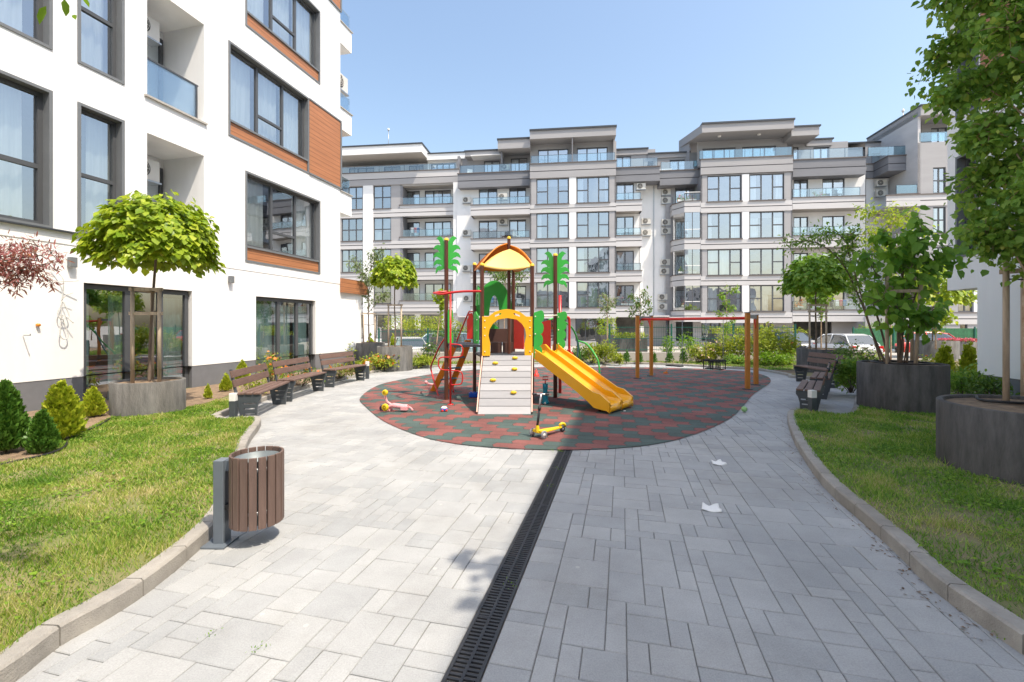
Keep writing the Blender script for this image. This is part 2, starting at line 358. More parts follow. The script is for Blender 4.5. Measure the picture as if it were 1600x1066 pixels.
# paving: individually cut slabs of several sizes, laid square to the drain
def paver_mat():
    m = bpy.data.materials.new('grey_concrete_pavers'); m.use_nodes = True; t = m.node_tree; b = t.nodes['Principled BSDF']; b.inputs['Roughness'].default_value = .85
    g = nn(t, 'ShaderNodeNewGeometry'); cr = nn(t, 'ShaderNodeValToRGB'); t.links.new(g.outputs['Random Per Island'], cr.inputs[0])
    e = cr.color_ramp.elements; e[0].color = (.335, .345, .35, 1); e[1].color = (.40, .405, .402, 1)
    k = e.new(.5); k.color = (.37, .376, .377, 1)
    tc = nn(t, 'ShaderNodeTexCoord'); n1 = nn(t, 'ShaderNodeTexNoise'); n1.inputs['Scale'].default_value = 1.3; n1.inputs['Detail'].default_value = 8; n1.inputs['Roughness'].default_value = .7
    n2 = nn(t, 'ShaderNodeTexNoise'); n2.inputs['Scale'].default_value = 140; n2.inputs['Detail'].default_value = 3
    for n in (n1, n2): t.links.new(tc.outputs['Object'], n.inputs[0])
    r1 = nn(t, 'ShaderNodeMapRange'); r1.inputs[1].default_value = .3; r1.inputs[2].default_value = .7; r1.inputs[3].default_value = .80; r1.inputs[4].default_value = 1.12; t.links.new(n1.outputs[0], r1.inputs[0])
    r2 = nn(t, 'ShaderNodeMapRange'); r2.inputs[1].default_value = .3; r2.inputs[2].default_value = .7; r2.inputs[3].default_value = .88; r2.inputs[4].default_value = 1.1; t.links.new(n2.outputs[0], r2.inputs[0])
    mu = nn(t, 'ShaderNodeMath', operation='MULTIPLY'); t.links.new(r1.outputs[0], mu.inputs[0]); t.links.new(r2.outputs[0], mu.inputs[1])
    mx = nn(t, 'ShaderNodeMixRGB', blend_type='MULTIPLY'); mx.inputs[0].default_value = 1; t.links.new(cr.outputs[0], mx.inputs[1]); t.links.new(mu.outputs[0], mx.inputs[2])
    v = nn(t, 'ShaderNodeTexVoronoi'); v.inputs['Scale'].default_value = 3.3; t.links.new(tc.outputs['Object'], v.inputs[0])       # pale droppings and specks
    lt = nn(t, 'ShaderNodeMath', operation='LESS_THAN'); lt.inputs[1].default_value = .045; t.links.new(v.outputs['Distance'], lt.inputs[0])
    m3 = nn(t, 'ShaderNodeMixRGB'); m3.inputs[2].default_value = (.55, .54, .5, 1); ml = nn(t, 'ShaderNodeMath', operation='MULTIPLY'); ml.inputs[1].default_value = .5
    t.links.new(lt.outputs[0], ml.inputs[0]); t.links.new(ml.outputs[0], m3.inputs[0]); t.links.new(mx.outputs[0], m3.inputs[1])
    n5 = nn(t, 'ShaderNodeTexNoise'); n5.inputs['Scale'].default_value = .55; n5.inputs['Detail'].default_value = 9; n5.inputs['Roughness'].default_value = .75; t.links.new(tc.outputs['Object'], n5.inputs[0])
    r5 = nn(t, 'ShaderNodeMapRange'); r5.inputs[1].default_value = .5; r5.inputs[2].default_value = .68; r5.inputs[4].default_value = .45; t.links.new(n5.outputs[0], r5.inputs[0])
    m5 = nn(t, 'ShaderNodeMixRGB', blend_type='MULTIPLY'); m5.inputs[2].default_value = (.72, .68, .62, 1); t.links.new(r5.outputs[0], m5.inputs[0]); t.links.new(m3.outputs[0], m5.inputs[1])
    t.links.new(m5.outputs[0], b.inputs['Base Color'])
    bu = nn(t, 'ShaderNodeBump'); bu.inputs['Strength'].default_value = .35; bu.inputs['Distance'].default_value = .004; t.links.new(n2.outputs[0], bu.inputs['Height']); t.links.new(bu.outputs[0], b.inputs['Normal'])
    return m
M['paver'] = paver_mat(); M['joint'] = pmat('paver_joint_sand', (.2, .185, .16), .95, .3, 8)
DR = Vector((-.68, 0, 0))                                        # the drain's axis passes here at Y = 0
def dl(a, b, z=0): p = DR+D2*a+N2*b; return (p.x, p.y, z)        # a along the drain, b to its right
c = .100; pp = np.array(path_poly); V = []; Fc = []
for side in (-1, 1):
    nb, na = 124, 190; occ = np.zeros((na, nb), bool)
    for i in range(na):
        for j in range(nb):
            if occ[i, j]: continue
            opts = [(3,3),(2,3),(3,2),(2,2),(2,1),(2,3),(2,2),(3,2),(1,2)]; random.shuffle(opts)
            for (h_, w_) in opts+[(1,1)]:
                if i+h_ <= na and j+w_ <= nb and not occ[i:i+h_, j:j+w_].any(): break
            occ[i:i+h_, j:j+w_] = True
            a0, a1 = -.6+i*c, -.6+(i+h_)*c; b0, b1 = .082+j*c, .082+(j+w_)*c
            if side < 0: b0, b1 = -b1, -b0
            P = np.array([dl(a, b)[:2] for a, b in ((a0,b0),(a1,b0),(a1,b1),(a0,b1),((a0+a1)/2,(b0+b1)/2))])
            if not inside(P, path_poly).any(): continue
            g, e = .0018, .004; z = random.uniform(-.0012, .0012); tx, ty = random.uniform(-.003, .003), random.uniform(-.003, .003)
            k = len(V)
            for q, zz in ((g, -.012), (g, -.004), (g+e, 0)):
                for a, b, sa, sb in ((a0+q, b0+q, -1, -1), (a1-q, b0+q, 1, -1), (a1-q, b1-q, 1, 1), (a0+q, b1-q, -1, 1)):
                    V.append(dl(a, b, zz+z+tx*sa*.3+ty*sb*.3))
            Fc.append((k+8, k+9, k+10, k+11))
            for r in (0, 4):
                for s in range(4): Fc.append((k+r+s, k+r+(s+1) % 4, k+r+4+(s+1) % 4, k+r+4+s))
pm = MB(); pm.v = V; pm.f = Fc; pm.m = [0]*len(Fc); pm.sm = [False]*len(Fc); pm.mats = [M['paver']]
tag(pm.build('path', M['paver']), kind='structure')
tag(poly_sheet('path_bed', path_poly, -.0095, M['joint']), kind='structure')

# slotted drain
dm = MB(); A0, A1 = -.6, 5.72
M['iron'] = pmat('cast_iron_grate', (.035, .037, .042), .5, .2, 20, .3, 200)
def dbox(m, a0, a1, b0, b1, z0, z1): m.add([dl(a, b, z) for z in (z0, z1) for a, b in ((a0,b0),(a1,b0),(a1,b1),(a0,b1))], [(0,3,2,1),(4,5,6,7),(0,1,5,4),(1,2,6,5),(2,3,7,6),(3,0,4,7)], M['iron'])
dr = empty('drain_channel', 'long black slotted drain running through the paving to the playground', 'drain')
dbox(dm, A0, A1, -.078, -.062, -.03, .003); dbox(dm, A0, A1, .062, .078, -.03, .003); dbox(dm, A0, A1, -.007, .007, -.012, .001)
a = A0
while a < A1-.02:
    dbox(dm, a, a+.013, -.062, -.007, -.012, 0); dbox(dm, a+.012, a+.025, .007, .062, -.012, 0)
    a += .026
a = A0
while a < A1-.02: dbox(dm, a, a+.008, -.0615, .0615, -.013, .0015); a += .5
dm.build('grate', M['iron'], dr)
dm2 = MB(); dbox(dm2, A0, A1, -.0615, .0615, -.029, -.026); dm2.build('channel', M['black'], dr)

# rubber play surface
rb = [gp(563, 622), gp(572, 637), gp(600, 659), gp(650, 680), gp(700, 692.5), gp(780, 701), gp(870, 704), gp(960, 701.5), gp(1040, 692), gp(1100, 674), gp(1140, 655), gp(1160, 637), gp(1175, 619), gp(1190, 608), gp(1204, 597.5), gp(1197, 588), gp(1165, 581), gp(1110, 577.2), gp(1040, 575), gp(940, 573.6), gp(840, 574.2), gp(760, 577), gp(690, 583), gp(630, 593), gp(590, 603)]
rubber_poly = smooth(rb, 6, True)
def rubber_mat():
    m = bpy.data.materials.new('red_and_green_rubber_tiles'); m.use_nodes = True; t = m.node_tree; b = t.nodes['Principled BSDF']; b.inputs['Roughness'].default_value = .9
    tc = nn(t, 'ShaderNodeTexCoord'); mp = nn(t, 'ShaderNodeMapping'); mp.inputs['Rotation'].default_value = (0, 0, R(12)); t.links.new(tc.outputs['Object'], mp.inputs[0])
    sx = nn(t, 'ShaderNodeSeparateXYZ'); t.links.new(mp.outputs[0], sx.inputs[0])
    def mth(op, a, bb=None, cc=None):
        n = nn(t, 'ShaderNodeMath', operation=op)
        for i, x in enumerate((a, bb, cc)):
            if x is None: continue
            if isinstance(x, (int, float)): n.inputs[i].default_value = x
            else: t.links.new(x, n.inputs[i])
        return n.outputs[0]
    W_, H_ = .40, .20
    v = mth('DIVIDE', sx.outputs[1], H_); row = mth('FLOOR', v)
    tri = mth('PINGPONG', row, 3.0)                                   # rows step sideways and back: a zigzag
    wob = mth('MULTIPLY', mth('SUBTRACT', mth('PINGPONG', v, .5), .25), .18)
    u = mth('ADD', mth('ADD', mth('DIVIDE', sx.outputs[0], W_), mth('MULTIPLY', tri, .5)), wob)
    par = mth('MODULO', mth('ADD', mth('FLOOR', u), 1000), 2)
    fu = mth('FRACT', u); fv = mth('FRACT', v)
    eu = mth('MINIMUM', fu, mth('SUBTRACT', 1, fu)); ev = mth('MINIMUM', fv, mth('SUBTRACT', 1, fv))
    seam = mth('LESS_THAN', mth('MINIMUM', mth('MULTIPLY', eu, 2), ev), .028)
    mx = nn(t, 'ShaderNodeMixRGB'); mx.inputs[1].default_value = (.19, .070, .062, 1); mx.inputs[2].default_value = (.06, .09, .082, 1); t.links.new(par, mx.inputs[0])
    n1 = nn(t, 'ShaderNodeTexNoise'); n1.inputs['Scale'].default_value = 160; n1.inputs['Detail'].default_value = 2
    n2 = nn(t, 'ShaderNodeTexNoise'); n2.inputs['Scale'].default_value = 1.6; n2.inputs['Detail'].default_value = 6
    for n in (n1, n2): t.links.new(tc.outputs['Object'], n.inputs[0])
    r1 = nn(t, 'ShaderNodeMapRange'); r1.inputs[1].default_value = .25; r1.inputs[2].default_value = .75; r1.inputs[3].default_value = .6; r1.inputs[4].default_value = 1.4; t.links.new(n1.outputs[0], r1.inputs[0])
    r2 = nn(t, 'ShaderNodeMapRange'); r2.inputs[1].default_value = .3; r2.inputs[2].default_value = .7; r2.inputs[3].default_value = .78; r2.inputs[4].default_value = 1.35; t.links.new(n2.outputs[0], r2.inputs[0])
    k = mth('MULTIPLY', r1.outputs[0], r2.outputs[0]); m2 = nn(t, 'ShaderNodeMixRGB', blend_type='MULTIPLY'); m2.inputs[0].default_value = 1
    t.links.new(mx.outputs[0], m2.inputs[1]); t.links.new(k, m2.inputs[2])
    m3 = nn(t, 'ShaderNodeMixRGB'); m3.inputs[2].default_value = (.03, .03, .028, 1); t.links.new(mth('MULTIPLY', seam, .7), m3.inputs[0]); t.links.new(m2.outputs[0], m3.inputs[1])
    t.links.new(m3.outputs[0], b.inputs['Base Color'])
    bu = nn(t, 'ShaderNodeBump'); bu.inputs['Strength'].default_value = .5; bu.inputs['Distance'].default_value = .004
    t.links.new(mth('SUBTRACT', n1.outputs[0], mth('MULTIPLY', seam, 1.0)), bu.inputs['Height']); t.links.new(bu.outputs[0], b.inputs['Normal']); return m
M['rubbertile'] = rubber_mat()
tag(poly_sheet('rubber_surface', rubber_poly, .010, M['rubbertile']), kind='structure')

# grass blades (nobody could count them)
def grass(name, label, polys, holes, n, box, mat, hmin=.018, hmax=.045, zb=.088, wid=.0046):
    P = np.stack([RNG.uniform(box[0], box[1], n), box[2]+(box[3]-box[2])*RNG.random(n)**1.35], 1)
    k = inside(P, polys)
    for hpoly in holes: k &= ~inside(P, hpoly)
    # thin and thick tufts
    f = np.sin(P[:,0]*5.1+1.3*np.sin(P[:,1]*3.7))*np.sin(P[:,1]*4.3+1.7*np.sin(P[:,0]*2.9))
    k &= RNG.random(n) < .62+.38*f*np.sign(np.sin(P[:,0]*1.7+P[:,1]*2.3)+.2)
    P = P[k]; f = f[k]; n = len(P); far = np.clip(P[:,1]/4, .6, 2.2)
    h = (hmin+(hmax-hmin)*RNG.random(n)**1.5)*(1+.3*f)*np.where(RNG.random(n) < .02, 1.8, 1); a = RNG.uniform(0, 2*np.pi, n); w_ = wid*far*RNG.uniform(.6, 1.3, n)
    dx, dy = np.cos(a), np.sin(a); lean = RNG.uniform(.1, 1.1, n)*h; la = RNG.uniform(0, 2*np.pi, n)
    V = np.zeros((n, 3, 3)); V[:,0] = np.stack([P[:,0]-dx*w_, P[:,1]-dy*w_, np.full(n, zb)], 1); V[:,1] = np.stack([P[:,0]+dx*w_, P[:,1]+dy*w_, np.full(n, zb)], 1)
    V[:,2] = np.stack([P[:,0]+np.cos(la)*lean, P[:,1]+np.sin(la)*lean, zb+h], 1)
    me = bpy.data.meshes.new(name); me.vertices.add(3*n); me.vertices.foreach_set('co', V.reshape(-1)); me.loops.add(3*n)
    me.loops.foreach_set('vertex_index', np.arange(3*n, dtype=np.int32)); me.polygons.add(n); me.polygons.foreach_set('loop_start', (np.arange(n)*3).astype(np.int32))
    me.update(calc_edges=True); me.materials.append(mat); o = bpy.data.objects.new(name, me); col.objects.link(o); tag(o, label, 'grass', kind='stuff')
def grassmat(name, stops):
    m = leafmat(name, stops[0], stops[1], rough=.6, trans=.35); t = m.node_tree
    cr = [n for n in t.nodes if n.type == 'VALTORGB'][0]
    while len(cr.color_ramp.elements) > 1: cr.color_ramp.elements.remove(cr.color_ramp.elements[-1])
    cr.color_ramp.elements[0].position = 0; cr.color_ramp.elements[0].color = (*stops[0], 1)
    for i, s_ in enumerate(stops[1:], 1):
        e = cr.color_ramp.elements.new(i/(len(stops)-1)); e.color = (*s_, 1)
    tc = nn(t, 'ShaderNodeTexCoord'); no = nn(t, 'ShaderNodeTexNoise'); no.inputs['Scale'].default_value = 1.7; no.inputs['Detail'].default_value = 5
    t.links.new(tc.outputs['Object'], no.inputs[0]); g = [n for n in t.nodes if n.type == 'NEW_GEOMETRY'][0]
    a = nn(t, 'ShaderNodeMath', operation='MULTIPLY_ADD'); a.inputs[1].default_value = 2.6; a.inputs[2].default_value = -1.3-.27
    t.links.new(no.outputs[0], a.inputs[0]); s2 = nn(t, 'ShaderNodeMath', operation='MULTIPLY_ADD'); s2.inputs[1].default_value = .9; s2.use_clamp = True
    ad = nn(t, 'ShaderNodeMath', operation='ADD'); ad.inputs[1].default_value = .2; t.links.new(a.outputs[0], ad.inputs[0])
    t.links.new(g.outputs['Random Per Island'], s2.inputs[0]); t.links.new(ad.outputs[0], s2.inputs[2]); t.links.new(s2.outputs[0], cr.inputs[0]); return m
gm1 = grassmat('dry_lawn_blades', [(.09, .21, .02), (.17, .30, .03), (.27, .38, .05), (.42, .44, .12), (.55, .48, .24)])
gm2 = grassmat('lush_lawn_blades', [(.09, .22, .035), (.17, .34, .05), (.25, .42, .06), (.37, .46, .11), (.52, .46, .24)])
# ------------------------------------------------------------------ facades
def holed(mb, u0, u1, z0, z1, y, holes, mat, rmat=None):
    """flat wall with rectangular openings; each hole = (u0,u1,z0,z1,depth)"""
    us = sorted({u0, u1, *[min(max(h[0], u0), u1) for h in holes], *[min(max(h[1], u0), u1) for h in holes]})
    zs = sorted({z0, z1, *[min(max(h[2], z0), z1) for h in holes], *[min(max(h[3], z0), z1) for h in holes]})
    for a, b in zip(us, us[1:]):
        for c_, d in zip(zs, zs[1:]):
            mu, mz = (a+b)/2, (c_+d)/2
            if any(h[0] < mu < h[1] and h[2] < mz < h[3] for h in holes): continue
            mb.add([(a,y,c_),(b,y,c_),(b,y,d),(a,y,d)], [(0,1,2,3)], mat)
    for h in holes:
        a, b, c_, d, dp = h[:5]; r = rmat or mat
        if len(h) > 5 and h[5]: r = h[5]
        Y = y+dp; q = lambda *P: mb.add(P, [(0,1,2,3)], r)
        q((a,y,c_),(a,y,d),(a,Y,d),(a,Y,c_)); q((b,y,c_),(b,Y,c_),(b,Y,d),(b,y,d)); q((a,y,c_),(a,Y,c_),(b,Y,c_),(b,y,c_)); q((a,y,d),(b,y,d),(b,Y,d),(a,Y,d))
    return mb
def window(root, u0, u1, z0, z1, y, splits=(), trans=None, fw=.055, dep=.06, curt=None, pane='pane', name='window', tilt=None, cz=(0, 1)):
    """frame with mullions at fractions `splits`; trans = {light index: fraction of height}"""
    m = MB(); fr = M['frame']
    m.box(u0, u1, y, y+dep, z0, z0+fw, fr); m.box(u0, u1, y, y+dep, z1-fw, z1, fr)
    m.box(u0, u0+fw, y, y+dep, z0+fw, z1-fw, fr); m.box(u1-fw, u1, y, y+dep, z0+fw, z1-fw, fr)
    xs = [u0+fw]+[u0+(u1-u0)*s for s in splits]+[u1-fw]
    for s in xs[1:-1]: m.box(s-fw*.6, s+fw*.6, y, y+dep, z0+fw, z1-fw, fr)
    for i, fz in (trans or {}).items():
        a = xs[i]+(fw*.6 if i else 0); b = xs[i+1]-(fw*.6 if i+1 < len(xs)-1 else 0); zz = z0+(z1-z0)*fz
        m.box(a, b, y, y+dep, zz-fw*.55, zz+fw*.55, fr)
    w_ = m.build(name, M['frame'], root)
    p = MB(); yy = y+dep*.5
    for i in range(len(xs)-1):
        p.add([(xs[i], yy, z0+fw), (xs[i+1], yy, z0+fw), (xs[i+1], yy, z1-fw), (xs[i], yy, z1-fw)], [(0,1,2,3)])
    p.build('pane', M[pane], w_, fix=False)
    if curt:
        cm = MB()
        for (f0, f1) in curt:
            a, b = u0+(u1-u0)*f0, u0+(u1-u0)*f1; n = max(6, int((b-a)/.045)); zc0, zc1 = z0+(z1-z0)*cz[0], z0+(z1-z0)*cz[1]
            v = []
            for k in range(n+1):
                x = a+(b-a)*k/n; dy = .03*math.sin(k*1.9+u0)+.02*math.sin(k*.63); v += [(x, y+dep+.12+dy, zc0), (x, y+dep+.12+dy*.6, zc1)]
            cm.add(v, [(2*k, 2*k+2, 2*k+3, 2*k+1) for k in range(n)], None, True)
        cm.build('curtain', M['curtain2'] if curt and cz[1] < .99 else M['curtain'], w_, fix=False)
    return w_
def lining(mb, u0, u1, z0, z1, dep, mat, t=.045, proud=.018):
    """dark metal reveal lining standing slightly proud of the wall round an opening"""
    mb.box(u0, u0+t, -proud, dep, z0, z1, mat); mb.box(u1-t, u1, -proud, dep, z0, z1, mat)
    mb.box(u0+t, u1-t, -proud, dep, z0, z0+t, mat); mb.box(u0+t, u1-t, -proud, dep, z1-t, z1, mat)

def side_building(label, loc, rz, flip, ulo, uhi, groups, ends):
    pass

K = math.hypot(1, .242)                                        # u (metres along the facade) per metre of Y
def lu(px):                                                    # px on the left facade -> u
    t = (px-CX)/F; return 9.63/(.242-t)*K
lb = empty('apartment_building', 'white rendered apartment building on the left with orange wood panels and large dark framed windows', 'building', (-9.63, 0, 0), math.atan2(1, .242))
UE, UX = lu(531.5), lu(565)                                    # upper corner, ground floor corner
Z = lambda n: 3.12+3.02*n
TOP = 3.12+3.02*4+.6
holes = []; wins = []
doors = [(lu(131.5), lu(301)), (lu(400.5), lu(493.5)), (lu(131.5)-4.2, lu(131.5)-2.2), (-2.5, .2)]
for a, b in doors: holes.append((a, b, 0.02, 2.26, .16))
W2 = (lu(120.5), lu(194)); W1 = (W2[0]-2.35, lu(81.5))
CA = (lu(356.5), UE-.02); CB = (lu(383), lu(500))
LG = (lu(229.8), lu(319))
fl = {0: CB, 1: CA, 2: CB, 3: CA}
for n in range(4):
    z = Z(n)
    holes.append((W2[0], W2[1], z, z+2.33, .2)); holes.append((W1[0], W1[1], z, z+2.33, .2))
    for k in (1, 2, 3): holes.append((W1[0]-k*3.6, W1[0]-k*3.6+2.2, z, z+2.33, .2)); 
    holes.append((LG[0], LG[1], z, z+2.28, 1.2, M['plaster']))
    if fl[n] is CB: holes.append((CB[0], CB[1], z, z+2.33, .2))
    else: holes.append((CA[0], lu(482.5), z, z+2.33, .2))
UL = -18
wm = MB(); holed(wm, UL, UE, 2.9, TOP, 0, [h for h in holes if h[2] > 2.9], M['plaster'])
holed(wm, UL, UX, .58, 2.885, .012, [(h[0], h[1], .58, h[3], h[4]) for h in holes if h[2] < .5], M['plaster'])
wm.add([(UL,0,2.9),(UX,0,2.9),(UX,.012,2.885),(UL,.012,2.885)], [(0,1,2,3)], M['plaster'])
wm.box(UE, UX, 0, 4, 2.9, 3.08, M['plaster'])
wm.add([(UE,0,3.08),(UE,11,3.08),(UE,11,TOP),(UE,0,TOP)], [(0,1,2,3)], M['plaster'])
wm.add([(UX,.012,0),(UX,4,0),(UX,4,2.9),(UX,.012,2.9)], [(0,1,2,3)], M['plaster'])
wm.add([(UX,4,0),(UE,4,0),(UE,4,3.08),(UX,4,3.08)], [(0,1,2,3)], M['plaster'])
wm.add([(UL,0,TOP),(UE,0,TOP),(UE,11,TOP),(UL,11,TOP)], [(0,1,2,3)], M['plaster'])
wm.add([(UL,11,0),(UE,11,0),(UE,11,TOP),(UL,11,TOP)], [(0,1,2,3)], M['plaster'])
wm.add([(UL,0,0),(UL,11,0),(UL,11,TOP),(UL,0,TOP)], [(0,1,2,3)], M['plaster'])
wm.build('wall', M['plaster'], lb, fix=False)
pl = MB(); holed(pl, UL, UX+.0, 0, .58, .02, [(a, b, .02, .58, .15) for a, b in doors], M['plinth'])
pl.add([(UL,.012,.58),(UX,.012,.58),(UX,.02,.58),(UL,.02,.58)], [(0,1,2,3)], M['plaster']); pl.build('plinth', M['plinth'], lb, fix=False)
im = MB()
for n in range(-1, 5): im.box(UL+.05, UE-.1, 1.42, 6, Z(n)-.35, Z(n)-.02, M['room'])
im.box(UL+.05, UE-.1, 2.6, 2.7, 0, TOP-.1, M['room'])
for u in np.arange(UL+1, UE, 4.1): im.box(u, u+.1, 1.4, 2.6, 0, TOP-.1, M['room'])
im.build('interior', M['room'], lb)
for h in holes:
    if h[2] > 2.9 and h[4] < 1: lin = MB(); lining(lin, h[0], h[1], h[2], h[3], .2, M['frame2'], .05, .02); lin.build('window_surround', M['frame2'], lb)
cp = MB(); cp.box(lu(322)-.004, lu(322)+.004, -.0015, 0, 2.9, TOP, M['concrete']); cp.build('expansion_joint', M['concrete'], lb)
cp = MB(); cp.box(UL, lu(140), -.06, .0, 3.10, 3.125, M['coping']); cp.build('sill', M['coping'], lb)
for n in range(1, 4): cp = MB(); cp.box(LG[0]-.06, LG[1]+.05, -.05, 0, Z(n)-.02, Z(n)+.02, M['concrete']); cp.build('sill', M['concrete'], lb)
for a, b in doors:
    window(lb, a+.02, b-.02, .03, 2.24, .1, (.38, .70), None, .08, .07, [(0, .36), (.40, .68), (.72, .98)] if a > 9 else [(.0, .12), (.28, .45), (.8, 1)], cz=(0, .93), name='glass_door')
for n in range(4):
    z = Z(n); t = .05
    window(lb, W2[0]+t, W2[1]-t, z+t, z+2.33-t, .13, (), {0: .47}, .06, .07, [(.45, 1.0)] if n != 1 else [(0, .9)])
    window(lb, W1[0]+t, W1[1]-t, z+t, z+2.33-t, .13, (.5,), {0: .4, 1: .44}, .07, .07, [(.5, .9)])
    for k in (1, 2, 3): window(lb, W1[0]-k*3.6+t, W1[0]-k*3.6+2.2-t, z+t, z+2.33-t, .13, (.5,), None, .07, .07)
    A = fl[n]; b = A[1] if A is CB else lu(482.5)
    window(lb, A[0]+t, b-t, z+.42, z+2.33-t, .13, (.35, .68), {1: .3}, .06, .07, [(0, .33), (.38, .66), (.7, 1)] if n != 0 else [(0, .3), (.7, 1)])
    pn = MB(); pn.box(A[0]+t, b-t, .03, .1, z+t, z+.37, M['wood']); pn.build('wood_panel', M['wood'], lb)
    lin = MB(); lin.box(A[0]+t, b-t, -.01, .2, z+.37, z+.42, M['frame2']); lin.build('window_sill', M['frame2'], lb)
    if A is CA:
        pn = MB(); pn.box(b+.0, UE, -.025, 0, z+.05, z+2.28, M['wood']); pn.box(UE, UE+.03, -.025, 1.8, z+.05, z+2.28, M['wood']); pn.build('wood_panel', M['wood'], lb)
        lin = MB(); lin.box(b, UE+.03, -.045, 0, z, z+.05, M['frame2']); lin.box(b, UE+.03, -.045, 0, z+2.28, z+2.33, M['frame2']); lin.box(UE-.03, UE+.045, -.045, -.025, z+.05, z+2.28, M['frame2']); lin.build('panel_frame', M['frame2'], lb)
    # loggia: rear wall with a tall door, glass balustrade
    lo = MB(); lo.add([(LG[0],1.2,z),(LG[1],1.2,z),(LG[1],1.2,z+2.28),(LG[0],1.2,z+2.28)], [(0,1,2,3)], M['plaster']); lo.build('loggia_wall', M['plaster'], lb, fix=False)
    window(lb, LG[1]-1.15, LG[1]-.06, z+.05, z+2.05, 1.12, (.5,), None, .07, .06, name='balcony_door')
    g = MB(); g.box(LG[0]+.02, LG[1]-.12, .06, .075, z+.06, z+.80, M['rail_glass']); gl = g.build('balustrade', M['rail_glass'], lb)
    g = MB(); g.box(LG[0]+.02, LG[1]-.1, .05, .085, z+.80, z+.83, M['frame']); g.box(LG[1]-.15, LG[1]-.12, .05, .085, z, z+.8, M['frame']); g.build('handrail', M['frame'], gl)
# balconies on the far end face, and the wood fascia of the ground floor
for n, z in ((1, 5.37), (2, 8.25), (3, 11.2)):
    g = MB(); g.box(UE, UE+.72, .03, 5, z, z+.72, M['plaster']); bl = g.build('balcony', M['plaster'], lb)
    g = MB(); g.box(UE, UE+.76, -.01, 5.04, z+.72, z+.75, M['concrete']); g.build('coping', M['concrete'], bl)
    g = MB(); g.box(UE+.1, UE+.7, .1, .115, z+.75, z+1.3, M['rail_glass']); g.build('balustrade', M['rail_glass'], bl)
g = MB(); g.box(UE, UX+.25, -.1, .0, 2.62, 3.1, M['wood']); g.box(UX, UX+.25, .0, 4, 2.62, 3.1, M['wood']); g.build('wood_fascia', M['wood'], lb)

def aircon(label, root_loc, rz, s=1.0, group='outdoor air conditioning units'):
    r = empty('air_conditioner', label, 'air conditioner', root_loc, rz, group)
    a = MB(); a.box(-.4*s, .4*s, -.3*s, 0, 0, .56*s, M['ac']); o = a.build('casing', M['ac'], r, bevel=.012)
    a = MB(); a.lathe([(.001, 0), (.21*s, 0), (.23*s, .012)], 20, (0, 0, 0), M['acdark']); a.v = [(x-.1*s, -.305*s-z_, y_+.28*s) for x, y_, z_ in a.v]
    fan = a.build('fan_opening', M['acdark'], r)
    a = MB()
    for k in (.07, .13, .19):
        a.tube([(-.1*s+k*s*math.cos(i*math.pi/8), -.33*s, .28*s+k*s*math.sin(i*math.pi/8)) for i in range(16)], .006*s, 5, M['ac'], closed=True)
    for k in range(4): c_, s_ = math.cos(k*math.pi/4)*.21*s, math.sin(k*math.pi/4)*.21*s; a.tube([(-.1*s-c_, -.33*s, .28*s-s_), (-.1*s+c_, -.33*s, .28*s+s_)], .006*s, 5, M['ac'])
    a.build('fan_guard', M['ac'], r)
    a = MB(); a.box(-.42*s, .42*s, -.34*s, .02, -.05*s, -.01*s, M['metal']); a.build('bracket', M['metal'], r)
    return r
M['ac'] = pmat('cream_ac_casing', (.62, .6, .55), .45, .04, 2); M['acdark'] = pmat('dark_fan_opening', (.05, .05, .05), .6)
M['slats'] = pmat('grille', (.3, .29, .28), .5)
def on_left(u, y, z): return (-9.63+D2.x*u-N2.x*y, D2.y*u-N2.y*y, z)
LR = math.atan2(D2.y, D2.x)
for u, y, z, lab in ((LG[0]+.5, 1.2, Z(1)+1.55, 'beige air conditioning unit hung high in the second floor loggia of the white building'),
                     (LG[0]+.5, 1.2, Z(0)+1.5, 'beige air conditioning unit hung high in the first floor loggia of the white building'),
                     ):
    r = aircon(lab, on_left(u-.15, .75, z), LR, .8)
aircon('beige air conditioning unit on the far corner of the white building against the sky', on_left(UE+.35, .5, 9.75), LR, 1.0)

# wall lamps, cables
for i, (px, py, lab) in enumerate(((110, 410, 'grey box wall lamp on the white wall beside the hanging white cables'), (359, 437, 'grey box wall lamp on the white wall between the two ground floor glass doors'))):
    u = lu(px); zc = az(py, u/K); r = empty('wall_lamp', lab, 'wall lamp', on_left(u, 0, zc), LR, 'box lamps on the white wall')
    a = MB(); a.box(-.05, .05, -.09, 0, -.085, .085, M['frame2']); a.build('housing', M['frame2'], r, bevel=.004)
    a = MB(); a.box(-.04, .04, -.08, -.01, -.09, -.086, M['white']); a.build('lens', M['white'], r)
M['cable'] = pmat('white_cable', (.6, .6, .58), .5)
M['ocap'] = pmat('orange_cap', (.75, .25, .02), .5)
def wl(px, py, off=.03):
    u = lu(px); return on_left(u, -off, az(py, u/K))
r = empty('hanging_cable', 'bundle of white cable looped and hung on the white wall beside the lamp', 'cable', wl(92, 440))
a = MB(); b0 = Vector(r.location)
def rel(P): return [tuple(Vector(p)-b0) for p in P]
a.tube(rel(smooth([wl(78, 418), wl(88, 428, .06), wl(93, 440, .09), wl(93, 470, .05), wl(86, 488, .06), wl(90, 498, .07), wl(103, 494, .07), wl(94, 470, .05)], 6)), .008, 6, M['cable'])
a.tube(rel(smooth([wl(78, 441, .02), wl(95, 440, .1), wl(112, 439, .16)], 3)), .008, 6, M['cable'])
a.tube(rel(smooth([wl(93, 468, .05), wl(91, 500, .06), wl(89, 524, .07), wl(97, 530, .07), wl(102, 522, .06), wl(93, 492, .05), wl(107, 505, .12)], 6)), .008, 6, M['cable'])
a.tube(rel(smooth([wl(92, 470, .05), wl(97, 461, .1), wl(105, 458, .14)], 4)), .006, 6, M['cable'])
a.build('cable_loop', M['cable'], r)
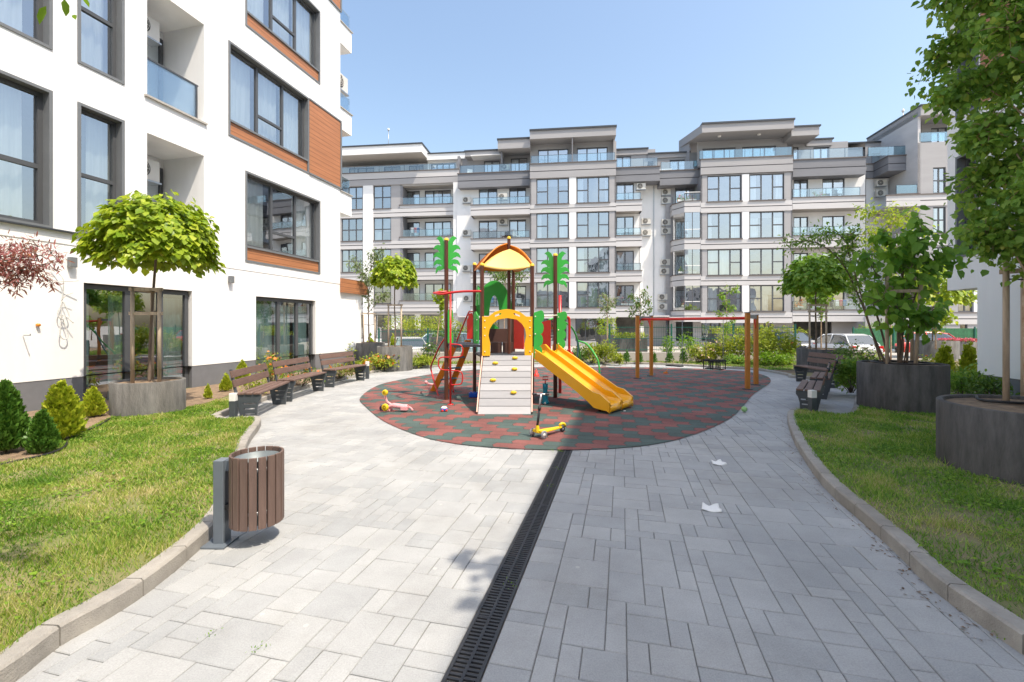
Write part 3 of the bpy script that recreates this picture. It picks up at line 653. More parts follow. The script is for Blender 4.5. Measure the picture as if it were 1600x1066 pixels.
for px, py, lab in ((45, 399, 'small orange cap on the wall above the purple maple leaves'), (58.5, 508, 'small orange cap on the bare white wall left of the cable loops')):
    a = MB(); p = wl(px, py, 0); a.lathe([(.001, .05), (.02, .048), (.026, .03), (.026, 0)], 12, (0,0,0), M['ocap']); o = a.build('conduit_cap', M['ocap'])
    o.location = p; o.rotation_euler = (R(90), 0, LR); tag(o, lab, 'cap', 'orange conduit caps')
a = MB(); p = Vector(wl(36, 524, 0)); a.tube([Vector((0,0,0)), -N2*-.16], .007, 6, M['metal']); a.tube([N2*.16, N2*.16+Vector((0,0,.03))], .007, 6, M['metal'])
o = a.build('wall_hook', M['metal']); o.location = p; tag(o, 'thin metal hook sticking out of the white wall below the purple maple', 'hook')

# ------------------------------------------------------------------ building on the right (its roof edge throws the big shade)
CO = Vector((10.2*.242+(9.55-.242*9.34), 10.2, 0))
rbd = empty('apartment_building', 'white apartment building on the right, in shade behind the tall tree', 'building', CO, math.atan2(-1, -.242))
GT = 2.27; e = (10.2-9.34)*K; RT = 15.2
rh = []
for n in range(4):
    z = 2.95+3.02*n; 
    rh.append((.28, .92, z, z+2.2, .2))
    for k in range(7): a0 = 5.5+k*3.6; rh.append((a0, a0+2.2, z, z+2.33, .2))
m = MB(); holed(m, 0, 34, GT, RT, 0, rh, M['plaster']); holed(m, e, 34, .5, GT, .0, [(e+6+k*6, e+8.5+k*6, .5, 2.2, .16) for k in range(3)], M['plaster'])
m.add([(0,0,GT),(0,9,GT),(34,9,GT),(34,0,GT)], [(0,1,2,3)], M['plaster']); m.add([(0,0,GT),(0,9,GT),(0,9,RT),(0,0,RT)], [(0,1,2,3)], M['plaster'])
m.add([(e,0,.5),(e,9,.5),(e,9,GT),(e,0,GT)], [(0,1,2,3)], M['plaster']); m.add([(0,0,RT),(34,0,RT),(34,9,RT),(0,9,RT)], [(0,1,2,3)], M['plaster']); m.add([(0,9,0),(34,9,0),(34,9,RT),(0,9,RT)], [(0,1,2,3)], M['plaster'])
m.build('wall', M['plaster'], rbd, fix=False)
m = MB(); m.box(e, 34, .012, 9, 0, .5, M['plinth']); m.build('plinth', M['plinth'], rbd)
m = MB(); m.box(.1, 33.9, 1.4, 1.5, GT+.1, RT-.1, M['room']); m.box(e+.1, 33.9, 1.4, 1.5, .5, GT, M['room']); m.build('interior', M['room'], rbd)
for h in rh:
    lin = MB(); lining(lin, h[0], h[1], h[2], h[3], .2, M['frame2'], .05, .02); lin.build('window_surround', M['frame2'], rbd); window(rbd, h[0]+.05, h[1]-.05, h[2]+.05, h[3]-.05, .13, (.5,) if h[1]-h[0] > 1 else (), None, .06, .07, [(.1, .6)])
for n in (1, 3):
    z = 2.95+3.02*n; m = MB(); m.box(1.0, 2.6, -.025, 0, z, z+2.3, M['wood']); m.build('wood_panel', M['wood'], rbd)
# ------------------------------------------------------------------ the apartment blocks across the yard
KF = math.sqrt(1+.12**2)
M['blind'] = pmat('grey_roller_blind', (.42, .42, .44), .8)
class Far:
    """local frame on a facade plane Y = c - .12 X: x along it, y inwards"""
    def __init__(s, label, c):
        s.c = c; s.k = 0; s.root = empty('apartment_block', label, 'building', (0, c, 0), math.atan2(-.12, 1)); s.mb = {}
    def Y(s, px, ins=0): return (s.c+ins*KF)/(1+.12*(px-CX)/F)
    def u(s, px, ins=0):
        Y = s.Y(px, ins); X = (px-CX)/F*Y; return (X-.12*(Y-s.c))/KF
    def z(s, py, px, ins=0): return H-(py-HY)/F*s.Y(px, ins)
    def B(s, part, mat, p0, p1, y0, y1, z0, z1, ins=0):
        """box between picture columns p0..p1 read at depth ins"""
        if part in ('roof', 'roof_edge', 'terrace_floor', 'awning', 'pilaster', 'wall', 'divider', 'passage_wall', 'floor_slab'): s.k += 1
        s.mb.setdefault((part, mat, s.k), MB()).box(s.u(p0, ins), s.u(p1, ins), y0, y1, z0, z1, M[mat])
    def U(s, part, mat, u0, u1, y0, y1, z0, z1):
        if part in ('roof', 'roof_edge', 'wall', 'wall_return', 'loggia_side'): s.k += 1
        s.mb.setdefault((part, mat, s.k), MB()).box(u0, u1, y0, y1, z0, z1, M[mat])
    def wall(s, part, mat, p0, p1, z0, z1, ins, holes):
        s.k += 1; m = s.mb.setdefault((part, mat, s.k), MB())
        hs = [(s.u(a, ins), s.u(b, ins), c, d, .14) for a, b, c, d in holes]
        holed(m, s.u(p0, ins), s.u(p1, ins), z0, z1, ins, hs, M[mat])
    def win(s, a, b, z0, z1, ins, splits=(.5,), trans=None, curt=None, name='window'):
        u0, u1 = s.u(a, ins), s.u(b, ins)
        k_ = random.random()
        if name == 'window':
            curt = None if k_ < .30 else [(0, .14+.2*random.random()), (.9-.3*random.random(), 1)] if k_ < .62 else [(0, .3), (.36, .66), (.7, 1)] if k_ < .8 else [(0, random.uniform(.45, 1))]
        w_ = window(s.root, u0, u1, z0, z1, ins+.08, splits, trans, .085, .06, curt, 'pane_far', name)
        if random.random() < .16:
            m = MB(); m.box(u0+.1, u1-.1, ins+.2, ins+.215, z1-(z1-z0)*random.uniform(.2, .6), z1-.08, M['blind']); m.build('blind', M['blind'], w_)
    def railing(s, p0, p1, z0, y, hgt=.75, ends=(), glass='rail_glass'):
        u0, u1 = s.u(p0, y), s.u(p1, y); m = MB(); m.box(u0, u1, y, y+.012, z0+.03, z0+hgt-.03, M[glass])
        for uu, d in ends: m.box(uu-.006, uu+.006, y, d, z0+.03, z0+hgt-.03, M[glass])
        g = m.build('balustrade', M[glass], s.root); m = MB(); n = max(1, round((u1-u0)/1.2))
        for k in range(n+1): x = u0+(u1-u0)*k/n; m.box(x-.02, x+.02, y+.02, y+.06, z0, z0+hgt, M['coping'])
        m.box(u0, u1, y+.02, y+.06, z0+hgt-.03, z0+hgt, M['coping']); m.build('handrail', M['coping'], g)
    def done(s):
        for (part, mat, _), m in s.mb.items(): m.build(part, M[mat], s.root, fix=part not in ('wall', 'balcony_wall'))
def band(f, p0, p1, z0, z1, y=-.06, sill=True, mats=('band', 'band'), u=None, dep=None, part='facade_band'):
    """two render bands with a dark groove between, brown sill on top"""
    f.k += 1; u0, u1 = u or (f.u(p0, y), f.u(p1, y)); d = dep if dep is not None else .0; h = z1-z0; g = z0+h*.47
    f.U(part, mats[0], u0, u1, y, d, g+.035, z1-.04); f.U(part, mats[1], u0, u1, y, d, z0, g-.035)
    f.U('groove', 'groove', u0, u1, y+.04, d, g-.035, g+.035)
    if sill: f.U('sill', 'sill', u0-.04, u1+.04, y-.07, d+.02, z1-.04, z1+.03)
def main_bay(f, p0, p1, cols, pil, sills, wh, curtmode):
    """front bay: window columns between piers, bands between the floors"""
    holes = []
    for a, b in cols:
        for s_ in sills: holes.append((a, b, s_, s_+wh))
    zt = sills[-1]+wh
    f.wall('wall', 'greige', p0, p1, 2.2, zt+.05, 0, holes)
    for k, (a, b) in enumerate(cols):
        for i, s_ in enumerate(sills):
            spl = (.35, .68); tr = {0: .5, 2: .5} if len(cols) > 1 else {}
            c_ = [(0, .3), (.36, .66), (.7, 1)] if (i+k+curtmode) % 3 else [(0, .3), (.8, 1)]
            f.win(a, b, s_, s_+wh, 0, spl, tr, c_)
    for a, b in pil:
        for s_ in sills: f.B('pilaster', 'plaster_far', a, b, -.05, 0, s_-.05, s_+wh+.02)
    for i, s_ in enumerate(sills):
        z0 = (sills[i-1]+wh) if i else s_-.95
        band(f, p0, p1, z0+.02, s_-.02, -.07, sill=False)
        for a, b in cols: f.k += 1; f.B('sill', 'sill', a-1.5, b+1.5, -.15, 0, s_-.06, s_+.01)
    # returns
    u0, u1 = f.u(p0), f.u(p1)
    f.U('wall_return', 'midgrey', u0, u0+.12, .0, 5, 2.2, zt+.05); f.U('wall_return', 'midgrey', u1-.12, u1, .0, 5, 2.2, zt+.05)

# ---- block A: white roofed, left
A = Far('grey and white apartment block with a white overhanging roof, left of the climbing frame', 41.7)
sA = [3.5, 6.52, 9.5, 12.52]
A.wall('wall', 'greige', 480, 626, 2.6, 14.75, 0, [(a, b, s, s+2.2) for a, b in ((488, 521), (533.5, 567), (583.5, 611)) for s in sA])
for i, s in enumerate(sA):
    for (a, b, sp) in ((488, 521, (.33, .67)), (533.5, 567, (.33, .67)), (583.5, 611, (.5,))):
        A.win(a, b, s, s+2.2, 0, sp, {k: .5 for k in range(len(sp)+1)}, [(0, .2), (.85, 1)] if i % 2 else None); A.B('sill', 'sill', a-1, b+1, -.12, 0, s-.06, s+.01)
    z0 = s+2.2 if i < 3 else 14.75
    zz = (sA[i-1]+2.2) if i else 2.75
    band(A, 480, 568, zz+.03, s-.02, sill=False); band(A, 583, 709, zz+.03, s+.27-.02 if False else s-.02, sill=False)
A.B('pilaster', 'plaster_far', 568, 583.5, -.12, 0, -.35, 14.75)
for i, s in enumerate(sA):          # loggias right of the piers
    zl = s+.28; A.B('facade_band', 'band', 625, 709, -.06, 0, s-.02, zl-.04); A.B('sill', 'sill', 624, 709, -.14, .05, zl-.04, zl+.03)
    A.wall('balcony_wall', 'plaster_far', 622, 716, s-.6, s+2.3, 1.35, [(634, 656, s+.1, s+2.0), (663.5, 704.5, s+.1, s+2.0)])
    A.win(634, 656, s+.1, s+2.0, 1.35, (.5,)); A.win(663.5, 704.5, s+.1, s+2.0, 1.35, (.34, .67), None, [(.1, .4)] if i % 2 else None)
    A.B('floor_slab', 'soffit', 625, 709, .0, 1.35, s+.16-.35, s+.2); A.railing(627, 707, zl, .05, .72)
    A.U('loggia_side', 'midgrey', A.u(625), A.u(625)+.25, 0, 1.35, s-.5, s+2.3)
A.B('floor_slab', 'soffit', 625, 709, .0, 1.35, 14.6, 14.75)
A.B('edge_pier', 'plaster_far', 708.5, 717, -.1, 1.5, 2.6, 14.75)
band(A, 480, 716.5, 14.75, 15.98, -.1, mats=('band', 'greige'), dep=.1)
A.B('terrace_floor', 'soffit', 480, 716, .1, 2.5, 15.5, 15.8)
A.wall('wall', 'plaster_far', 480, 668, 15.8, 17.3, 1.6, [(545, 584.5, 15.85, 17.1), (599.5, 625.5, 15.85, 17.1), (638.5, 661.5, 15.85, 17.1)])
for a, b, sp in ((545, 584.5, (.35, .68)), (599.5, 625.5, (.5,)), (638.5, 661.5, (.5,))): A.win(a, b, 15.85, 17.1, 1.6, sp)
A.U('roof', 'plaster_far', A.u(480), A.u(660, -1.0), -1.2, 6, 17.3, 18.02); A.U('roof', 'soffit', A.u(480), A.u(660, -1.0)-.05, -1.15, 6, 17.25, 17.3)
A.U('roof_edge', 'coping', A.u(480), A.u(660, -1.0)+.08, -1.28, 6, 18.02, 18.14)
A.wall('wall', 'plaster_far', 668, 722, 15.8, 17.65, .9, [(673, 711, 15.9, 16.9)]); A.win(673, 711, 15.9, 16.9, .9, (.25, .5, .75))
A.B('roof', 'plaster_far', 664, 725, .5, 6, 17.15, 17.7); A.B('roof_edge', 'coping', 664, 728, .42, 6, 17.7, 17.8)
A.U('wall_return', 'midgrey', A.u(716.5)-.1, A.u(716.5)+.12, .0, 3, 14.7, 17.2)
A.railing(534, 712, 16.0, -.02, .62)
for a, b in ((533.5, 567), (585, 611.5), (628, 648), (657, 690)):
    A.win(a, b, .2, 2.5, .3, (.5,), None, None, 'shop_window')
A.wall('wall', 'plaster_far', 480, 716.5, -.35, 2.75, .3, [(a, b, .2, 2.5) for a, b in ((533.5, 567), (585, 611.5), (628, 648), (657, 690))])
A.B('interior', 'room', 480, 713, 2.0, 2.1, 0, 17); A.B('floor_slab', 'soffit', 480, 715, .02, .3, 2.6, 2.75)
A.done()

# ---- block B: grey, centre
Bk = Far('grey apartment block behind the orange playhouse roof, with a stepped overhanging roof', 40.2)
sB = [3.0, 6.03, 9.05, 12.07]
main_bay(Bk, 828, 962.5, [(838, 888.5), (901, 952)], [(889.5, 900)], sB, 2.25, 0)
band(Bk, 828, 962.5, 14.35, 15.62, -.1, mats=('greige', 'greige'), dep=.15)
Bk.B('terrace_floor', 'soffit', 829, 962, .15, 1.3, 15.2, 15.45); Bk.railing(830, 960.5, 15.65, -.02, .72)
Bk.wall('wall', 'greige', 828, 963, 15.45, 17.8, 1.25, [(840.5, 888, 15.5, 17.35), (901.5, 949.5, 15.5, 17.35)])
for a, b in ((840.5, 888), (901.5, 949.5)): Bk.win(a, b, 15.5, 17.35, 1.25, (.33, .67), {0: .3}, [(.36, .64)])
Bk.B('roof', 'greige', 828, 962.5, -.1, 7, 17.8, 18.5); Bk.B('roof_edge', 'coping', 827.5, 963.5, -.2, 7, 18.5, 18.64)
Bk.B('divider', 'midgrey', 893.5, 895, -.05, 1.3, 15.6, 17.8)
Bk.U('wall_return', 'greige', Bk.u(962.5)-.15, Bk.u(962.5), .7, 1.3, 15.6, 17.8)
# left wing with projecting balconies
I = 1.3
hB = [(a, b, s-.0, s+2.05) for a, b in ((748, 777), (795.5, 822)) for s in sB]
Bk.wall('wall', 'plaster_far', 714, 828, 2.3, 14.4, I, hB)
for i, s in enumerate(sB):
    for a, b in ((748, 777), (795.5, 822)): Bk.win(a, b, s, s+2.05, I, (.5,), None, [(.05, .45)] if (i+int(a)) % 2 else None, 'balcony_door')
    Bk.k += 1; zb = s-.72; Bk.B('balcony', 'band', 735.5, 828, -.05, .1, zb+.42, s+.1); Bk.B('balcony', 'band', 735.5, 828, -.05, .1, zb-.1, zb+.35)
    Bk.B('groove', 'groove', 735.5, 828, 0, .1, zb+.35, zb+.42); Bk.B('sill', 'sill', 735, 828, -.12, .12, s+.1, s+.16)
    Bk.B('balcony_slab', 'soffit', 735.5, 828, .1, I, zb-.1, zb+.1); u0 = Bk.u(735.5)
    Bk.U('balcony', 'band', u0, u0+.15, .1, I, zb-.1, s+.1)
    Bk.railing(739, 827, s+.16, .02, .62)
Bk.B('interior', 'room', 716, 1003, 2.6, 2.7, 0, 17); 
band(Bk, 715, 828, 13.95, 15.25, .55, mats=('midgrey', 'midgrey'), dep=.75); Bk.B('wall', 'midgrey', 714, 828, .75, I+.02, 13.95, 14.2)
Bk.B('terrace_floor', 'soffit', 715, 828, .75, 2.2, 14.9, 15.1); Bk.railing(719, 827, 15.28, .6, .72)
Bk.wall('wall', 'greige', 720, 828, 15.1, 17.2, 2.1, [(756, 781, 15.15, 16.85), (798, 824, 15.15, 17.0)])
Bk.win(756, 781, 15.15, 16.85, 2.1, (.5,)); Bk.win(798, 824, 15.15, 17.0, 2.1, (.5,), {1: .3})
Bk.B('awning', 'plaster_far', 732, 780, .9, 2.1, 16.95, 17.02); Bk.B('roof', 'greige', 722, 779, 1.2, 7, 17.02, 17.45); Bk.B('roof_edge', 'coping', 721, 781, 1.1, 7, 17.45, 17.56)
Bk.B('roof', 'greige', 777, 828, .25, 7, 17.2, 18.0); Bk.B('roof_edge', 'coping', 776, 828, .15, 7, 18.0, 18.12); Bk.B('divider', 'midgrey', 781, 783, .7, 2.1, 15.25, 17.2)
# right wing and the white recess with the air conditioners
Bk.wall('wall', 'plaster_far', 957, 1050, 2.3, 15.4, 1.9, [(962, 990, s, s+2.0) for s in sB])
Bk.wall('balcony_wall', 'plaster_far', 960, 1000, 2.3, 14.0, 1.0, [(963, 990.5, s, s+2.0) for s in sB])
for i, s in enumerate(sB):
    Bk.win(963, 990.5, s, s+2.0, 1.0, (.5,), None, [(.1, .4)] if i % 2 else None, 'balcony_door')
    Bk.k += 1; zb = s-.72; Bk.B('balcony', 'band', 962.5, 1003, -.05, .1, zb+.42, s+.1); Bk.B('balcony', 'band', 962.5, 1003, -.05, .1, zb-.1, zb+.35)
    Bk.B('groove', 'groove', 962.5, 1003, 0, .1, zb+.35, zb+.42); Bk.B('sill', 'sill', 962.5, 1003.5, -.12, .12, s+.1, s+.16)
    Bk.B('balcony_slab', 'soffit', 962.5, 1003, .1, 1.9, zb-.1, zb+.1); u1 = Bk.u(1003); Bk.U('balcony', 'band', u1-.15, u1, .1, 1.9, zb-.1, s+.1)
    Bk.railing(963, 1001, s+.16, .02, .62)
Bk.U('wall', 'plaster_far', Bk.u(1000, 1.0)-.1, Bk.u(1000, 1.0), 1.0, 1.9, 2.3, 14.0)
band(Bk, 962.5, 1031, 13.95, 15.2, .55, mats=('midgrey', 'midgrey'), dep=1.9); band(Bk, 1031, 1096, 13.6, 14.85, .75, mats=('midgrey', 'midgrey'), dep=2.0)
Bk.railing(964, 1027, 15.25, .6, .75); Bk.railing(1033, 1089, 14.9, .8, .75)
Bk.wall('wall', 'greige', 958, 1024, 15.2, 17.35, 2.3, [(958.5, 986, 15.2, 16.8)]); Bk.win(960, 986, 15.2, 16.8, 2.3, (.5,))
Bk.B('roof', 'greige', 958, 1019.5, 2.2, 8, 16.9, 17.35); Bk.B('roof_edge', 'coping', 957, 1020.5, 2.1, 8, 17.35, 17.47)
Bk.wall('wall', 'greige', 1021, 1098, 14.85, 16.9, 2.3, [(1046.5, 1073.5, 14.9, 16.3)]); Bk.win(1046.5, 1073.5, 14.9, 16.3, 2.3, (.5,))
Bk.B('roof', 'greige', 1019.5, 1090, 2.2, 8, 16.5, 16.85); Bk.B('roof_edge', 'coping', 1019.5, 1090, 2.1, 8, 16.85, 16.97)
Bk.B('downpipe', 'metal', 1027.5, 1028.6, 1.82, 1.9, 2.3, 13.9)
# ground floor: shop fronts, passage
Bk.wall('wall', 'greige', 716, 828, -.35, 2.3, 1.3, [(735, 780, .1, 2.1)]); Bk.win(735, 780, .1, 2.1, 1.3, (.3, .6), None, None, 'shop_window')
Bk.wall('wall', 'greige', 828, 957, -.35, 2.3, .5, [(840, 885, .1, 2.2), (899, 947, .1, 2.2)])
for a, b in ((840, 885), (899, 947)): Bk.win(a, b, .1, 2.2, .5, (.33, .67), None, None, 'shop_window')
Bk.B('floor_slab', 'band', 716, 1046, .0, 5, 2.2, 2.32)
Bk.B('column', 'greige', 957, 962, .1, .6, -.35, 2.25); M['cream'] = pmat('lit_passage_wall', (.55, .42, .26), .9); Bk.B('passage_wall', 'cream', 955, 975, 4.5, 4.6, -.35, 2.2); Bk.B('passage_wall', 'greige', 1012, 1048, 1.9, 2.0, -.35, 2.3)
Bk.done()

# ---- block C: grey, right of centre
Ck = Far('grey apartment block above the swings, with flower boxes on its corner balconies', 40.1)
sC = [2.6, 5.63, 8.68, 11.8]
main_bay(Ck, 1095, 1238, [(1105, 1158.5), (1171, 1225.5)], [(1159.5, 1170)], sC, 2.2, 1)
band(Ck, 1095, 1239, 14.1, 15.37, -.1, mats=('greige', 'greige'), dep=.15)
Ck.B('terrace_floor', 'soffit', 1096, 1238, .15, 2.0, 15.0, 15.2); Ck.railing(1093, 1237, 15.4, -.02, .75, glass='rail_blue')
Ck.wall('wall', 'greige', 1089, 1230, 15.2, 17.6, 1.9, [(1097.5, 1149.5, 15.2, 17.0), (1159.5, 1213, 15.2, 17.0)])
for a, b in ((1097.5, 1149.5), (1159.5, 1213)): Ck.win(a, b, 15.2, 17.0, 1.9, (.33, .67), None, [(.4, .6)])
Ck.B('roof', 'greige', 1096.5, 1240, -.1, 8, 17.6, 18.28); Ck.B('roof_edge', 'coping', 1096, 1241, -.2, 8, 18.28, 18.42)
u0 = Ck.u(1096.5); Ck.k += 1; m = Ck.mb.setdefault(('roof', 'greige', Ck.k), MB())
m.add([(u0,-.1,17.6),(u0-1.1,3.2,17.6),(u0,3.2,17.6),(u0,-.1,18.28),(u0-1.1,3.2,18.28),(u0,3.2,18.28)], [(0,1,4,3),(0,2,1),(3,4,5),(1,2,5,4)], M['greige'])
Ck.k += 1; m = Ck.mb.setdefault(('wall', 'greige', Ck.k), MB()); m.add([(u0-1.1+.0,3.2,15),(u0-.5,1.9,15),(u0-.5,1.9,17.6),(u0-1.1,3.2,17.6)], [(0,1,2,3)], M['greige'])
for uu in (1124, 1186): Ck.mb.setdefault(('soffit_lamp', 'white', uu), MB()).lathe([(.001, 17.52), (.13, 17.53), (.15, 17.6)], 12, (Ck.u(uu, .8), .8, 0), M['white'])
# right wing balconies
Ck.wall('wall', 'plaster_far', 1232, 1352, 2.2, 14.0, 1.2, [(a, b, s, s+1.95) for a, b in ((1240, 1263), (1285, 1320)) for s in sC])
for i, s in enumerate(sC):
    for a, b in ((1240, 1263), (1285, 1320)): Ck.win(a, b, s, s+1.95, 1.2, (.5,), None, [(.05, .45)] if i % 2 else None, 'balcony_door')
    Ck.k += 1; zb = s-.72; Ck.B('balcony', 'band', 1238, 1351, -.05, .1, zb+.42, s+.1); Ck.B('balcony', 'band', 1238, 1351, -.05, .1, zb-.1, zb+.35)
    Ck.B('groove', 'groove', 1238, 1351, 0, .1, zb+.35, zb+.42); Ck.B('sill', 'sill', 1238, 1352, -.12, .12, s+.1, s+.16)
    Ck.B('balcony_slab', 'soffit', 1238, 1351, .1, 1.2, zb-.1, zb+.1); u1 = Ck.u(1351); Ck.U('balcony', 'band', u1-.15, u1, .1, 1.2, zb-.1, s+.1)
    Ck.railing(1239, 1344, s+.16, .02, .7)
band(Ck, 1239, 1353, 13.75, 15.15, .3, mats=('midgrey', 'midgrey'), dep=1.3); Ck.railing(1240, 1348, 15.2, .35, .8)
Ck.wall('wall', 'greige', 1238, 1325, 15.1, 17.2, 2.2, [(1239, 1248, 15.2, 16.9), (1271, 1296, 15.2, 16.8)]); Ck.win(1271, 1296, 15.2, 16.8, 2.2, (.5,)); Ck.win(1239.5, 1248, 15.2, 16.9, 2.2, ())
Ck.B('roof', 'greige', 1240, 1284, .35, 8, 17.15, 17.85); Ck.B('roof_edge', 'coping', 1240, 1286, .25, 8, 17.85, 17.97)
Ck.B('roof', 'greige', 1281, 1324, 2.1, 8, 16.9, 17.4); Ck.B('roof_edge', 'coping', 1281, 1326, 2.0, 8, 17.4, 17.52)
Ck.wall('wall', 'greige', 1322, 1395, 12.5, 16.6, 3.4, []); Ck.B('roof_edge', 'coping', 1320, 1395, 3.3, 8, 16.9, 17.02); Ck.B('wall', 'greige', 1322, 1395, 3.41, 8, 14, 16.9)
# chamfered corner balconies on the left
for i, s in enumerate(sC):
    Ck.k += 1; zb = s-.72; uL, uR = Ck.u(1045, 1.2), Ck.u(1095)
    for (za, zc, mt, nm, o) in ((zb-.1, zb+.35, 'band', 'balcony', 0), (zb+.35, zb+.42, 'groove', 'groove', .05), (zb+.42, s+.1, 'band', 'balcony', 0), (s+.1, s+.16, 'sill', 'sill', -.05)):
        m = Ck.mb.setdefault((nm, mt, Ck.k), MB()); P = [(uL+.25+o, 1.9), (uL+.25+o, 1.0+o), (uL+1.0+o, -.05+o), (uR, -.05+o), (uR, 1.9)]
        m.add([(x, y, za) for x, y in P]+[(x, y, zc) for x, y in P], [(0,1,2,3,4), (5,9,8,7,6)]+[(k, (k+1) % 5, (k+1) % 5+5, k+5) for k in range(5)], M[mt])
    Ck.win(1055, 1091, s+.05, s+2.0, 1.75, (.5,), None, None, 'balcony_door')
    m = MB(); a, b, c_, y0 = uL+.3, uL+1.03, uR-.05, .0; hh = .62 if i == 3 else 2.15
    m.add([(a,1.0,s+.18),(b,y0,s+.18),(b,y0,s+.18+hh),(a,1.0,s+.18+hh)], [(0,1,2,3)]); m.add([(b,y0,s+.18),(c_,y0,s+.18),(c_,y0,s+.18+hh),(b,y0,s+.18+hh)], [(0,1,2,3)])
    g = m.build('balcony_glazing', M['pane_far' if i < 3 else 'rail_glass'], Ck.root, fix=False); m = MB()
    for x, y in ((a, 1.0), (b, y0), ((b+c_)/2, y0), (c_, y0)): m.box(x-.025, x+.025, y-.02, y+.03, s+.16, s+.18+hh, M['frame'])
    m.box(b, c_, y0-.02, y0+.03, s+.18+hh-.04, s+.18+hh, M['frame']); m.box(b, c_, y0-.02, y0+.03, s+.85, s+.9, M['white']); m.build('glazing_frame', M['frame'], g)
Ck.wall('balcony_wall', 'greige', 1040, 1097, 2.2, 14.0, 1.75, [(1055, 1091, s+.05, s+2.0) for s in sC])
Ck.B('interior', 'room', 1053, 1350, 3.3, 3.38, 0, 16.5)
Ck.wall('wall', 'greige', 1046, 1352, -.35, 2.2, 1.0, [(1056, 1083, .1, 2.1), (1096, 1126, .1, 2.1), (1133, 1164, .1, 2.1), (1186, 1206, .1, 2.1), (1240, 1300, .1, 2.1)])
for a, b in ((1096, 1126), (1133, 1164), (1186, 1206)): Ck.win(a, b, .1, 2.1, 1.0, (.5,), None, None, 'shop_window')
Ck.B('floor_slab', 'band', 1046, 1352, .0, 1.9, 2.05, 2.2); Ck.done()

# ---- block D: forward wing on the right
Dk = Far('grey apartment block with a forward wing at the far right, partly hidden by the trees', 39.0)
sD = [2.5, 5.5, 8.6, 11.65]
Dk.wall('wall', 'greige', 1434, 1620, 2.2, 15.6, 0, [(a, b, s, s+2.0) for a, b in ((1458, 1478), (1497, 1520), (1545, 1590)) for s in sD])
for s in sD:
    for a, b in ((1458, 1478), (1497, 1520), (1545, 1590)): Dk.win(a, b, s, s+2.0, 0, (.5,), {0: .5, 1: .5}, [(.1, .9)])
    band(Dk, 1385 if s > 11 else 1434, 1620, s-.95, s-.05, -.06, dep=0); Dk.B('pilaster', 'plaster_far', 1521, 1535, -.05, 0, s-.03, s+2.05)
Dk.wall('wall', 'greige', 1352, 1620, -.35, 2.2, .0, [(1500, 1512, .3, 1.9)]); Dk.win(1500, 1512, .3, 1.9, 0, ())
uw = Dk.u(1434); Dk.U('wall', 'band', uw, uw+.2, 0, 6, 2.2, 18.0); Dk.U('roof', 'greige', uw, uw+9, -.3, 6, 17.6, 18.3); Dk.U('roof_edge', 'coping', uw-.06, uw+9, -.4, 6, 18.3, 18.42)
Dk.wall('wall', 'greige', 1440, 1620, 15.6, 17.6, 1.5, [(1455, 1480, 15.6, 17.3)]); Dk.win(1455, 1480, 15.6, 17.3, 1.5, (.5,)); Dk.railing(1436, 1530, 15.65, .0, .75, glass='rail_blue')
Dk.wall('wall', 'plaster_far', 1353, 1440, 2.2, 15.0, 3.2, [(1388, 1420, s, s+2) for s in sD]); 
for s in sD: Dk.win(1388, 1420, s, s+2, 3.2, (.5,), None, None, 'balcony_door'); Dk.k += 1; Dk.B('balcony', 'band', 1399, 1437, -.05, .1, s-.9, s+.0); Dk.B('balcony_slab', 'soffit', 1399, 1437, .1, 3.2, s-.9, s-.7); Dk.B('sill', 'sill', 1399, 1437, -.1, .15, s, s+.05)
Dk.railing(1401, 1433, sD[3]+.05, .0, .7, glass='rail_blue')
band(Dk, 1388, 1438, 13.9, 15.1, 1.2, mats=('midgrey', 'midgrey'), dep=3.2); Dk.railing(1357, 1420, 15.15, 1.3, .75, glass='rail_blue')
band(Dk, 1353, 1390, 13.9, 15.1, 3.0, mats=('greige', 'midgrey'), dep=3.2)
Dk.wall('wall', 'greige', 1352, 1440, 15.0, 17.3, 4.2, [(1362, 1392, 15.1, 16.4)]); Dk.win(1362, 1392, 15.1, 16.4, 4.2, (.5,)); Dk.B('roof_edge', 'coping', 1350, 1440, 4.1, 8, 17.3, 17.42)
Dk.B('interior', 'room', 1356, 1620, 4.8, 4.9, 0, 15); Dk.B('interior', 'room', 1436, 1620, 1.2, 1.3, 0, 15.5); Dk.done()

